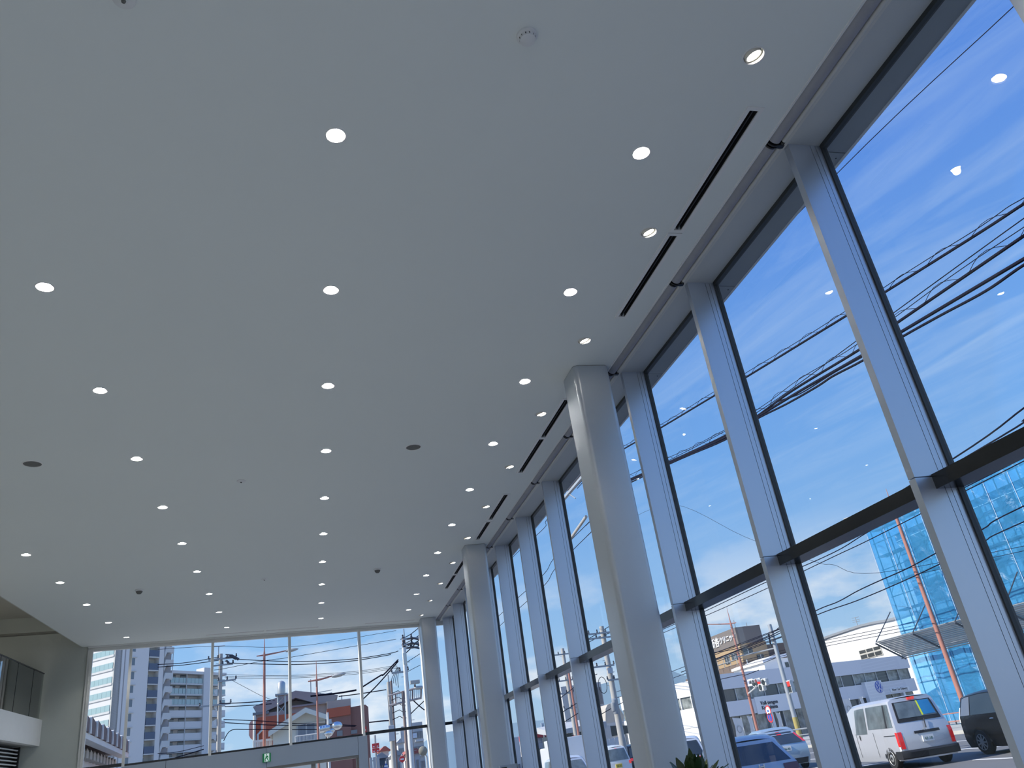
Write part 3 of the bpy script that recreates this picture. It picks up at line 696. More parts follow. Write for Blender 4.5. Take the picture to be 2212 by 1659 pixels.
# =================================================================== BLUE SHEETED SCAFFOLD
XT = 37.3; TY0, TY1, TZ1 = 46.1, 22.0, 12.55
def tarp_mat():
    m = bpy.data.materials.new('blue_sheet'); m.use_nodes = True; t = m.node_tree; t.nodes.clear()
    o = t.nodes.new('ShaderNodeOutputMaterial'); d = t.nodes.new('ShaderNodeBsdfPrincipled'); tl = t.nodes.new('ShaderNodeBsdfTranslucent'); tr = t.nodes.new('ShaderNodeBsdfTransparent')
    tcn = t.nodes.new('ShaderNodeTexCoord'); n1 = t.nodes.new('ShaderNodeTexNoise'); n1.inputs['Scale'].default_value = 0.35; n1.inputs['Detail'].default_value = 4
    t.links.new(tcn.outputs['Object'], n1.inputs['Vector'])
    mx = t.nodes.new('ShaderNodeMixRGB'); mx.inputs[1].default_value = (0.04, 0.31, 0.66, 1); mx.inputs[2].default_value = (0.10, 0.45, 0.78, 1)
    t.links.new(n1.outputs['Fac'], mx.inputs[0]); t.links.new(mx.outputs[0], d.inputs['Base Color']); d.inputs['Roughness'].default_value = 0.33
    n2 = t.nodes.new('ShaderNodeTexNoise'); n2.inputs['Scale'].default_value = 0.9; n2.inputs['Detail'].default_value = 5; n2.inputs['Distortion'].default_value = 1.6
    t.links.new(tcn.outputs['Object'], n2.inputs['Vector'])
    bp = t.nodes.new('ShaderNodeBump'); bp.inputs['Strength'].default_value = 0.8; bp.inputs['Distance'].default_value = 0.20
    t.links.new(n2.outputs['Fac'], bp.inputs['Height']); t.links.new(bp.outputs[0], d.inputs['Normal'])
    tl.inputs[0].default_value = (0.10, 0.42, 0.85, 1); tr.inputs[0].default_value = (0.35, 0.68, 0.95, 1)
    m1 = t.nodes.new('ShaderNodeMixShader'); m1.inputs[0].default_value = 0.22; t.links.new(d.outputs[0], m1.inputs[1]); t.links.new(tl.outputs[0], m1.inputs[2])
    m2 = t.nodes.new('ShaderNodeMixShader'); m2.inputs[0].default_value = 0.48; t.links.new(m1.outputs[0], m2.inputs[1]); t.links.new(tr.outputs[0], m2.inputs[2])
    t.links.new(m2.outputs[0], o.inputs[0]); MATS['blue_sheet'] = m
tarp_mat()
mat('scaffold', (0.10, 0.11, 0.13), 0.5, metal=0.5, noise=(2, 0.3))
mat('steel_grey', (0.36, 0.38, 0.40), 0.5, metal=0.4, noise=(1.5, 0.3))
mat('rope', (0.62, 0.72, 0.82), 0.8, noise=(8, 0.2))
mat('deck', (0.12, 0.15, 0.18), 0.6, noise=(2, 0.3))
mat('raw_wall', (0.62, 0.64, 0.64), 0.8, noise=(0.4, 0.4))
bw = thing('building_under_repair', 'pale building wrapped in a scaffold with blue sheets', 'building', (XT+6, 34, G))
MB().box((XT+1.6, TY1, G), (XT+14, TY0-0.6, TZ1-0.7)).build('wall', 'raw_wall', bw)
for i in range(4):
    for j in range(9):
        y = TY0-2.0-2.55*j; z = 1.2+2.9*i
        w = MB().box((XT+1.56, y-1.3, z), (XT+1.62, y, z+1.5)).build('window', 'deck', bw)
scf = thing('scaffold', 'steel pipe scaffold standing behind the blue sheets', 'scaffold', (XT, 34, G))
rnd = random.Random(3)
ny = 15; dy = (TY0-TY1)/(ny-1)
st0 = MB().tube([(0, 0, 0), (0, 0, TZ1-G+0.55)], 0.040, n=6).build('standard', 'scaffold', scf, local=True); st0.location = (0.28, TY0-0.05-34, 0)
for j in range(ny):
    for dx in (0.28, 1.2):
        if j == 0 and dx == 0.28: continue
        share(st0, 'standard', scf, (dx, TY0-0.05-34-dy*j, 0 if dx < 1 else -0.1))
lg0 = MB().tube([(0, 0, 0), (0, -(TY0-TY1), 0)], 0.034, n=6).build('ledger', 'scaffold', scf, local=True); lg0.location = (0.22, TY0-34, 0.9)
for z in np.arange(0.9, TZ1-G, 0.9)[1:]: share(lg0, 'ledger', scf, (0.22, TY0-34, float(z)))
dk0 = MB().box((0, 0, 0), (0.55, -(TY0-TY1), 0.05)).build('deck', 'deck', scf, local=True); dk0.location = (0.4, TY0-34, 1.75)
for z in np.arange(1.75, TZ1-G, 1.8)[1:]: share(dk0, 'deck', scf, (0.4, TY0-34, float(z)))
for j in range(0, ny-1):
    for i in range(6):
        if (i+j) % 2: continue
        z = 0.9+1.8*i; y = TY0-dy*j
        MB().tube([(XT+0.3, y, z), (XT+0.3, y-dy, z+1.8)], 0.022, n=5).build('brace', 'scaffold', scf)
# sheets, each laced to its neighbours
def sheet(y0, y1, z0, z1, seed, flare=0.0):
    r = random.Random(seed); nu, nv = 26, 30; rows = []
    ph = [(r.uniform(0.6, 2.4), r.uniform(0.3, 1.6), r.uniform(0, 6.28), r.uniform(0.01, 0.032)) for _ in range(7)]
    for j in range(nv+1):
        v = j/nv; row = []
        for i in range(nu+1):
            u = i/nu; y = y0+(y1-y0)*u; z = z0+(z1-z0)*v
            d = sum(a*math.sin(fy*u*4.2+fz*v*5*(1 if k % 2 else -1)+p) for k, (fy, fz, p, a) in enumerate(ph))
            d += 0.05*math.exp(-((v-0.97)/0.05)**2)*math.sin(9*u+seed)+0.10*abs(math.sin(PI*u))**0.6*(0.5+0.5*math.sin(PI*v))
            fold = 0.04*math.sin((u*1.5+v*2.2)*6.5+seed*1.3)*math.exp(-((u-0.5-0.3*math.sin(seed))**2)/0.08)
            e = min(u, 1-u, v*1.2, (1-v)*1.2); k = min(1, e/0.05)
            row.append((XT-0.01-(d+fold)*k*0.8, y, z))
        rows.append(row)
    return MB().grid(rows)
cols = [TY0-1.8*i for i in range(0, 15)]
zs_ = [(G+0.35, 4.35), (4.35, 8.5), (8.5, TZ1)]
pz = 0
for i in range(0, 13):
    for k, (z0, z1) in enumerate(zs_):
        pz += 1
        o = sheet(cols[i], cols[i+1], z0, z1+random.Random(pz).uniform(-0.05, 0.05)*(k == 2), pz).build('blue_sheet', 'blue_sheet', None, smooth=True, fix=False)
        tag(o, 'blue scaffold sheet, %s row, %s from the scaffold corner by the white building' % (['bottom', 'middle', 'top'][k], ORD[i] if i else 'first'), 'sheet', 'blue scaffold sheets')
for i in range(0, 14):
    y = cols[i]
    MB().tube([(XT-0.05, y, z) for z in np.arange(G+0.3, TZ1, 0.6)], 0.016, n=5).build('lacing', 'rope', scf)
    if i % 2 == 0: MB().tube([(XT-0.06, y, 4.33), (XT-0.09, y-1.8, 4.38), (XT-0.06, y-3.6, 4.33)], 0.018, n=5).build('lacing', 'rope', scf)
# protective canopy with corrugated boards
can = thing('scaffold_canopy', 'sloping protective canopy of grey boards jutting from the blue scaffold', 'canopy', (XT-1, 34, 3))
CO = (XT-2.1, PX(*Z6(580, 525), XT-2.1).z); CI = (XT-0.34, PX(*Z6(850, 660), XT-0.34).z)
nb = 13
for b in range(nb):
    f0 = b/nb; f1 = (b+0.52)/nb
    p = [(CO[0]+(CI[0]-CO[0])*f, CO[1]+(CI[1]-CO[1])*f) for f in (f0, f1)]
    MB().prism([(p[0][0], TY0-0.1, p[0][1]), (p[1][0], TY0-0.1, p[1][1]), (p[1][0], TY0-0.1, p[1][1]+0.04), (p[0][0], TY0-0.1, p[0][1]+0.04)], (0, -22.0, 0)).build('board', 'steel_grey', can)
for i in range(7):
    y = TY0-0.1-3.6*i
    MB().tube([(CO[0]-0.1, y, CO[1]-0.08), (CI[0]-0.02, y, CI[1]-0.08)], 0.055, n=6).build('bracket_beam', 'scaffold', can)
    MB().tube([(CO[0]-0.05, y, CO[1]), (XT-0.34, y, CO[1]+1.75)], 0.032, n=6).build('stay', 'scaffold', can)
for x_, z_ in ((CO[0]+0.3, CO[1]-0.10), (CI[0]-0.25, CI[1]-0.04)):
    MB().tube([(x_, TY0, z_), (x_, TY1, z_)], 0.03, n=6).build('purlin', 'scaffold', can)

# =================================================================== CAR DEALERSHIP ACROSS THE ROAD
mat('dealer_grey', (0.74, 0.745, 0.78), 0.5, noise=(0.3, 0.25), dark=0.93)
mat('dealer_white', (0.85, 0.85, 0.86), 0.5, noise=(0.3, 0.2), dark=0.95)
mat('bright_white', (0.86, 0.86, 0.85), 0.6, noise=(0.2, 0.2), dark=0.95)
mat('window_dark', (0.07, 0.08, 0.085), 0.06, spec=0.9, noise=(0.5, 0.6), dark=0.3)
mat('window_reflection', (0.34, 0.36, 0.34), 0.08, spec=0.8, noise=(1.6, 1.0), dark=0.12)  # strong mottle puts reflected surroundings into the pane colour
mat('alu', (0.50, 0.52, 0.53), 0.4, metal=0.5, noise=(2, 0.2))
mat('letter_dark', (0.05, 0.055, 0.07), 0.5, noise=(4, 0.1)); mat('letter_white', (0.88, 0.88, 0.88), 0.5, noise=(4, 0.05))
mat('emblem_blue', (0.03, 0.09, 0.48), 0.35, noise=(4, 0.1))
A0 = PZ(1545, 1457.5, 6.5); B0 = PZ(1960, 1414.5, 6.5)
VF = Fac((A0.x, A0.y), (B0.x-A0.x, B0.y-A0.y))
LV = 30.5
dl_ = thing('car_dealership', 'grey two-storey car dealership with ribbon windows across the road', 'building', VF.P(LV/2, G))
def vz(u, v): return VF.at(u, v)[1]
zP, zW1, zW0, zB0 = 6.5, vz(*Z5(440, 960)), vz(*Z5(470, 1070)), vz(*Z5(500, 1205))
VF.box(0, LV, zW1, zP, -9, 0).build('parapet', 'dealer_grey', dl_)
VF.box(0.3, LV-0.2, zW0, zW1, -9, -0.35).build('upper_core', 'window_dark', dl_)
VF.box(0, LV, zB0, zW0, -9, 0.0).build('band', 'dealer_grey', dl_)
VF.box(0.3, LV-0.2, G, zB0, -9, -0.6).build('ground_core', 'window_reflection', dl_)
nw = 15
for i in range(nw):
    a = 0.3+(LV-0.6)*i/nw; b = 0.3+(LV-0.6)*(i+1)/nw
    p = VF.box(a+0.05, b-0.05, zW0+0.06, zW1-0.05, -0.30, -0.24).build('window_pane', 'window_reflection' if (i*7) % 3 else 'window_dark', dl_)
    VF.box(b-0.05, b+0.05, zW0, zW1, -0.35, -0.15).build('window_post', 'alu', dl_)
    p = VF.box(a+0.06, b-0.06, G+0.1, zB0-0.06, -0.52, -0.46).build('shop_pane', 'window_reflection' if (i*5) % 3 else 'window_dark', dl_)
    if i % 2: VF.box(b-0.06, b+0.06, G, zB0, -0.6, -0.3).build('window_post', 'alu', dl_)
for i in range(5):
    q = 6.2+5.4*i; VF.box(q, q+0.35, G, zB0, -0.6, -0.05).build('pier', 'dealer_white', dl_)
# lettering panel
pa = VF.at(*Z5(742, 1050)); pb = VF.at(*Z5(1160, 1120))
VF.box(pa[0], pb[0]+0.6, zB0-0.12, zW0+0.10, 0.0, 0.12).build('sign_panel', 'dealer_white', dl_)
RV = VF.d if VF.d.cross(Vector((0, 0, 1))).dot(VF.n) > 0 else -VF.d
c1 = VF.at(*Z5(868, 1076)); c2 = VF.at(*Z5(876, 1118))
text_mesh('lettering', 'Volkswagen', 0.62, 0.02, 'letter_dark', dl_, VF.P(c1[0], c1[1], 0.15), VF.d, (0, 0, 1), 1.05, bold=0.006, fit=VF.at(*Z5(945, 1065))[0]-VF.at(*Z5(793, 1085))[0])
text_mesh('lettering', 'Kagoshima', 0.60, 0.02, 'letter_dark', dl_, VF.P(c2[0], c2[1], 0.15), VF.d, (0, 0, 1), 1.05, bold=0.006, fit=VF.at(*Z5(945, 1110))[0]-VF.at(*Z5(806, 1128))[0])
# tower panel with the round emblem
ta = VF.at(*Z6(415, 900))[0]; tb = VF.at(*Z6(562, 880))[0]; tz1 = VF.at(*Z6(490, 886))[1]
VF.box(ta, tb, G, tz1, 0.0, 0.45).build('emblem_tower', 'dealer_white', dl_)
ec = VF.at(*Z6(535, 940)); ecs = tb-(tb-ta)*0.24
def ring_poly(r0, r1, c, o0, o1, name, m, n=28):
    mb = MB()
    for k in range(n):
        a0 = 2*PI*k/n; a1 = 2*PI*(k+1)/n
        VF.poly([(c[0]+r*math.cos(a), c[1]+r*math.sin(a)) for r, a in ((r0, a0), (r1, a0), (r1, a1), (r0, a1))], o0, o1, mb)
    return mb.build(name, m, dl_)
ec = (ecs, ec[1]); er = 0.62
VF.poly([(ec[0]+er*math.cos(2*PI*k/28), ec[1]+er*math.sin(2*PI*k/28)) for k in range(28)], 0.45, 0.49, MB()).build('emblem_disc', 'emblem_blue', dl_)
ring_poly(er*0.82, er*0.90, ec, 0.49, 0.51, 'emblem_ring', 'letter_white')
def stroke(p, q, w, o0=0.49, o1=0.51):
    p = Vector((*p, 0)); q = Vector((*q, 0)); d = (q-p).normalized(); s_ = Vector((-d.y, d.x, 0))*w/2
    VF.poly([((p+s_).x, (p+s_).y), ((q+s_).x, (q+s_).y), ((q-s_).x, (q-s_).y), ((p-s_).x, (p-s_).y)], o0, o1).build('emblem_stroke', 'letter_white', dl_)
def E_(x, y): return (ec[0]+x*er, ec[1]+y*er)
for a, b in (((-0.36, 0.74), (0.0, 0.06)), ((0.36, 0.74), (0.0, 0.06)), ((-0.70, 0.46), (-0.34, -0.72)), ((0.70, 0.46), (0.34, -0.72)), ((-0.34, -0.72), (0, -0.06)), ((0.34, -0.72), (0, -0.06))):
    stroke(E_(*a), E_(*b), 0.11*er)
# white name plate at the right
na = VF.at(*Z6(668, 945)); nb_ = VF.at(*Z6(840, 938)); nz0 = VF.at(*Z6(760, 970))[1]; nz1 = VF.at(*Z6(760, 938))[1]
VF.box(na[0], nb_[0], nz0, nz1, 0.0, 0.06).build('name_plate', 'letter_white', dl_)
text_mesh('lettering', 'New Car Delivery', 0.44, 0.01, 'letter_dark', dl_, VF.P((na[0]+nb_[0])/2, (nz0+nz1)/2, 0.075), VF.d, (0, 0, 1), 1.0, fit=abs(nb_[0]-na[0])*0.8)
# sunlit side of the dealership seen past the column
SF = Fac((A0.x, A0.y), (-VF.d.y, VF.d.x))
sdw = (lambda q0, q1, z0, z1, o0, o1, nm, m: SF.box(q0, q1, z0, z1, o0, o1).build(nm, m, dl_))
sdw(0.2, 16, zW1, zP, -0.3, 0.02, 'side_wall', 'bright_white'); sdw(0.2, 16, zB0-0.4, zW0, -0.3, 0.02, 'side_wall', 'bright_white')
sdw(0.2, 16, zW0, zW1, -0.3, -0.15, 'side_glass', 'window_reflection')
for i in range(9): sdw(0.8+1.7*i, 0.9+1.7*i, zW0, zW1, -0.15, 0.0, 'window_post', 'bright_white')
sdw(0.2, 16, G, zB0-0.4, -0.3, -0.05, 'side_base', 'dealer_white')

# banners on poles before the dealership
mat('banner', (0.70, 0.71, 0.72), 0.7, noise=(1.5, 0.3))
mat('pole_white', (0.70, 0.70, 0.68), 0.4, noise=(2, 0.2))
BF = Fac(((VF.a+VF.n*4)[0], (VF.a+VF.n*4)[1]), (VF.d.x, VF.d.y))
for i, (u, v, lab) in enumerate(((1600, 1551, 'leftmost white banner flag with a round emblem before the dealership'), (1622, 1548, 'white banner flag beside the red lamp post'), (1683, 1540, 'white banner flag behind the guard rail'), (1815, 1512, 'first white banner flag left of the emblem tower'), (1834, 1510, 'second white banner flag left of the emblem tower'), (1862, 1506, 'white banner flag close to the emblem tower'))):
    q, z = BF.at(u, v)
    b = thing('banner_flag', lab, 'banner', BF.P(q, G), 'white banners before the dealership')
    wide = 1.0 if i in (0, 3, 4) else 0.45
    MB().tube([BF.P(q+0.05, G), BF.P(q+0.05, z+0.05)], 0.03, n=6).build('flagpole', 'pole_white', b)
    rows = []
    for j in range(9):
        zz_ = z-0.05-(z-0.35)*j/8
        rows.append([BF.P(q-wide*k/4+0.04*math.sin(j*0.9), zz_+(0.18*k/4 if j == 0 else 0)-(0.18 if j == 0 else 0)*0, 0.05*math.sin(k*1.3+j*0.8)) for k in range(5)])
    mb = MB().grid(rows); mb.grid([[Vector(p)+BF.n*0.012 for p in r] for r in rows]); mb.build('cloth', 'banner', b, smooth=True, fix=False)
    if wide > 0.9:
        cz = z-0.9
        mb = MB()
        for k in range(18):
            a0 = 2*PI*k/18; a1 = 2*PI*(k+1)/18
            BF.poly([(q-wide/2+r*math.cos(a), cz+r*math.sin(a)) for r, a in ((0.26, a0), (0.31, a0), (0.31, a1), (0.26, a1))], 0.07, 0.08, mb)
        mb.build('emblem', 'steel_grey', b)

# =================================================================== WHITE BUILDING BEHIND
WF = Fac((72.0, 88.0), (0, 1))
wb = thing('white_building', 'bright white building with a curved dark roof edge behind the dealership', 'building', (76, 100, G))
pts = [(1772, 1384), (1800, 1374), (1830, 1364), (1860, 1354), (1890, 1347), (1915, 1343), (1940, 1337), (1975, 1325)]
top = [WF.at(*p) for p in pts]
top = sorted(top)
poly = [(top[0][0], G)] + [t for t in top] + [(top[-1][0], G)]
WF.poly(poly, -12, 0).build('wall', 'bright_white', wb)
mb = MB()
for (a, b) in zip(top[:-1], top[1:]):
    WF.poly([(a[0], a[1]), (b[0], b[1]), (b[0], b[1]+0.28), (a[0], a[1]+0.28)], -12, 0.25, mb)
mb.build('roof_edge', 'steel_grey', wb)
wa = WF.at(*Z6(395, 600)); wb_ = WF.at(*Z6(590, 560)); wz0 = WF.at(*Z6(500, 672))[1]; wz1 = WF.at(*Z6(490, 585))[1]
q0, q1 = min(wa[0], wb_[0]), max(wa[0], wb_[0])
fr_ = WF.box(q0, q1, wz0, wz1, 0.0, 0.10).build('window_frame', 'kerb', wb)
for i in range(3):
    for j in range(2):
        a = q0+(q1-q0)*i/3; b = q0+(q1-q0)*(i+1)/3; c = wz0+(wz1-wz0)*(0 if j == 0 else 0.58); d = wz0+(wz1-wz0)*(0.52 if j == 0 else 1)
        WF.box(a+0.10, b-0.10, c+0.08, d-0.06, 0.10, 0.13).build('pane', 'window_dark', fr_)
ant = thing('roof_antenna', 'thin television antenna on the white building roof', 'antenna', WF.P(WF.at(*Z6(335, 410))[0], 0, -1))
q, z0 = WF.at(*Z6(338, 420)); _, z1 = WF.at(*Z6(300, 318))
MB().tube([WF.P(q, z0-0.5, -1), WF.P(q, z1, -1)], 0.05, n=5).build('mast', 'steel_grey', ant)
for f in (0.95, 0.75, 0.6):
    zz_ = z0+(z1-z0)*f; MB().tube([WF.P(q-0.8, zz_, -1), WF.P(q+0.8, zz_+0.1, -1)], 0.03, n=4).build('element', 'steel_grey', ant)

# =================================================================== BROWN CLINIC
mat('clinic_brown', (0.18, 0.155, 0.14), 0.7, noise=(0.5, 0.3)); mat('clinic_tan', (0.40, 0.28, 0.16), 0.75, noise=(0.5, 0.3), dark=0.85); mat('clinic_base', (0.17, 0.125, 0.10), 0.75, noise=(0.5, 0.3))
CX, CY = 54.4, 98.1
CL = Fac((CX, CY), (0, 1)); CR = Fac((CX, CY), (1, 0))
cb = thing('clinic_building', 'brown clinic building with white sign letters on its dark top storey', 'building', (CX+6, CY+7, G))
zt = CR.at(*ZC(480, 165))[1]; zs1 = CR.at(*ZC(510, 405))[1]; zb1 = CR.at(*ZC(600, 770))[1]
x2 = CX+CR.at(*ZC(800, 140))[0]; x3 = CX+CR.at(*ZC(900, 380))[0]
MB().box((CX, CY, zs1), (x2, CY+13.0, zt)).build('top_storey', 'clinic_brown', cb)
MB().box((CX+0.15, CY+0.15, zb1+0.3), (x3, CY+14.5, zs1)).build('tan_storey', 'clinic_tan', cb)
MB().box((CX-0.2, CY-0.2, G), (x3+5, CY+18, zb1+0.9)).build('base_storey', 'clinic_base', cb)
x4 = CX+CR.at(*ZC(1180, 410))[0]
MB().box((x3, CY+1.5, G), (x4+6, CY+14, zs1-0.35)).build('rear_wing', 'clinic_base', cb)
sa = CL.at(*ZC(110, 400)); sb = CL.at(*ZC(455, 300))
sgc = ((sa[0]+sb[0])/2, (CL.at(*ZC(300, 345))[1]))
for tx, (x0_, y0_), (x1_, y1_) in (('新杏', (108, 400), (232, 370)), ('クリニック', (236, 368), (470, 300))):
    s0 = CL.at(*ZC(x0_, y0_)); s1 = CL.at(*ZC(x1_, y1_))
    text_mesh('sign_lettering', tx, 1.5, 0.06, 'letter_white', cb, CL.P((s0[0]+s1[0])/2, sgc[1], 0.08), -CL.d, (0, 0, 1), 0.98, bold=0.02, fit=abs(s0[0]-s1[0])*0.97)
for (a, b, c, d) in ((290, 350, 570, 700), (390, 470, 545, 640)):
    q0 = CL.at(*ZC(a, c+30))[0]; q1 = CL.at(*ZC(b, c))[0]; z0 = CL.at(*ZC((a+b)/2, d))[1]; z1 = CL.at(*ZC((a+b)/2, c+5))[1]
    f = CL.box(q0, q1, z0, z1, -0.16, -0.05).build('window', 'window_dark', cb)
    CL.box((q0+q1)/2-0.06, (q0+q1)/2+0.06, z0, z1, -0.05, 0.0).build('mullion', 'alu', f)
for (a, b, c, d) in ((560, 700, 470, 560), (765, 860, 555, 640)):
    q0 = CR.at(*ZC(a, c))[0]; q1 = CR.at(*ZC(b, c))[0]; z0 = CR.at(*ZC((a+b)/2, d))[1]; z1 = CR.at(*ZC((a+b)/2, c))[1]
    f = CR.box(q0, q1, z0, z1, -0.16, -0.05).build('window', 'window_dark', cb)
    CR.box((q0+q1)/2-0.05, (q0+q1)/2+0.05, z0, z1, -0.05, 0.0).build('mullion', 'alu', f)
q0, z0 = CL.at(*ZC(150, 640)); 
rlz = CL.at(*ZC(300, 600))[1]
for dz in (0, -0.8): MB().tube([CL.P(0, rlz+dz, 0.8), CL.P(13, rlz+dz, 0.8)], 0.05, n=5).build('balcony_rail', 'alu', cb)
for i in range(8): MB().tube([CL.P(0.2+1.8*i, rlz-1.4, 0.8), CL.P(0.2+1.8*i, rlz, 0.8)], 0.04, n=5).build('rail_post', 'alu', cb)
pq = CR.at(*ZC(600, 620)); pq2 = CR.at(*ZC(640, 790))
MB().tube([CR.P(pq[0], zs1-2, 0.2), CR.P(pq[0], pq2[1], 0.2)], 0.09, n=6).build('downpipe', 'alu', cb)
for (a, b) in ((575, 0), (760, 40)):
    q, z = CR.at(*ZC(a, b)); MB().tube([CR.P(q, zt, -3), CR.P(q, z, -3)], 0.05, n=5).build('aerial', 'steel_grey', cb)
# pale house with a white roof in front of the clinic
HF = Fac((50.0, 92.0), (1, 0.0))
hs = thing('white_shed_roof_house', 'small white walled house between dealership and clinic', 'house', (60, 95, G))
a = HF.at(*ZC(865, 690)); b = HF.at(*ZC(1230, 650)); z1a = HF.at(*ZC(850, 680))[1]; z1b = HF.at(*ZC(1190, 600))[1]
HF.poly([(a[0], G), (b[0], G), (b[0], z1b), (a[0]+(b[0]-a[0])*0.55, z1b), (a[0]+(b[0]-a[0])*0.55, z1a+0.4), (a[0], z1a)], -8, 0).build('wall', 'bright_white', hs)
HF.poly([(a[0]-0.3, z1a), (a[0]+(b[0]-a[0])*0.58, z1a+0.55), (a[0]+(b[0]-a[0])*0.58, z1a+0.85), (a[0]-0.3, z1a+0.3)], -8, 0.4).build('roof', 'dealer_white', hs)
HF.poly([(a[0]+(b[0]-a[0])*0.5, z1b), (b[0]+0.4, z1b+0.2), (b[0]+0.4, z1b+0.55), (a[0]+(b[0]-a[0])*0.5, z1b+0.35)], -8, 0.4).build('roof', 'dealer_white', hs)
q0, z1 = HF.at(*ZC(1160, 670)); q1, z0 = HF.at(*ZC(1230, 735))
HF.box(q0, q1, z0, z1, 0, 0.05).build('window', 'window_dark', hs)
# =================================================================== VEHICLES
mat('car_silver', (0.60, 0.61, 0.64), 0.30, metal=0.35, coat=0.6, noise=(1, 0.1), dark=0.95)
mat('car_white', (0.80, 0.81, 0.82), 0.30, coat=0.6, noise=(1, 0.1), dark=0.95)
mat('car_blue', (0.60, 0.64, 0.70), 0.34, metal=0.2, coat=0.3, noise=(1, 0.1), dark=0.95)
mat('car_aqua', (0.45, 0.56, 0.64), 0.28, metal=0.45, coat=0.7, noise=(1, 0.1), dark=0.95)
mat('car_black', (0.006, 0.006, 0.007), 0.25, spec=0.3, coat=0.25, noise=(2, 0.1))
mat('car_trim', (0.022, 0.023, 0.025), 0.55, noise=(5, 0.2))
mat('tyre', (0.018, 0.018, 0.019), 0.75, noise=(9, 0.2))
mat('rim_silver', (0.55, 0.55, 0.52), 0.4, metal=0.7, noise=(8, 0.2))
mat('tail_red', (0.55, 0.012, 0.015), 0.2, coat=0.8, emit=(0.8, 0.02, 0.02), emit_s=0.25, noise=(6, 0.2))
mat('brake_red', (0.6, 0.015, 0.015), 0.2, coat=0.8, emit=(1.0, 0.05, 0.04), emit_s=0.5)
mat('lamp_clear', (0.75, 0.76, 0.78), 0.15, coat=0.8, noise=(6, 0.1))
mat('lamp_amber', (0.9, 0.40, 0.05), 0.2, emit=(1.0, 0.45, 0.08), emit_s=0.8)
mat('car_glass', (0.030, 0.040, 0.048), 0.04, spec=0.9, noise=(1.2, 0.5), dark=0.5)
mat('car_glass_pale', (0.16, 0.20, 0.22), 0.05, spec=0.9, noise=(3.0, 0.8), dark=0.35)
mat('car_glass_sheen', (0.13, 0.15, 0.19), 0.06, spec=0.9, noise=(0.8, 0.3))  # paler base puts the sky's reflection into dark privacy glass
mat('tail_dark', (0.16, 0.02, 0.035), 0.2, coat=0.8, noise=(6, 0.2))
mat('plate_white', (0.80, 0.82, 0.82), 0.5, noise=(5, 0.1)); mat('plate_yellow', (0.75, 0.55, 0.05), 0.5, noise=(5, 0.1)); mat('plate_green', (0.02, 0.12, 0.07), 0.5, noise=(5, 0.1))
mat('sun_shade', (0.02, 0.25, 0.55), 0.5, noise=(3, 0.3)); mat('vest_yellow', (0.75, 0.85, 0.05), 0.6, emit=(0.7, 0.8, 0.05), emit_s=0.05)

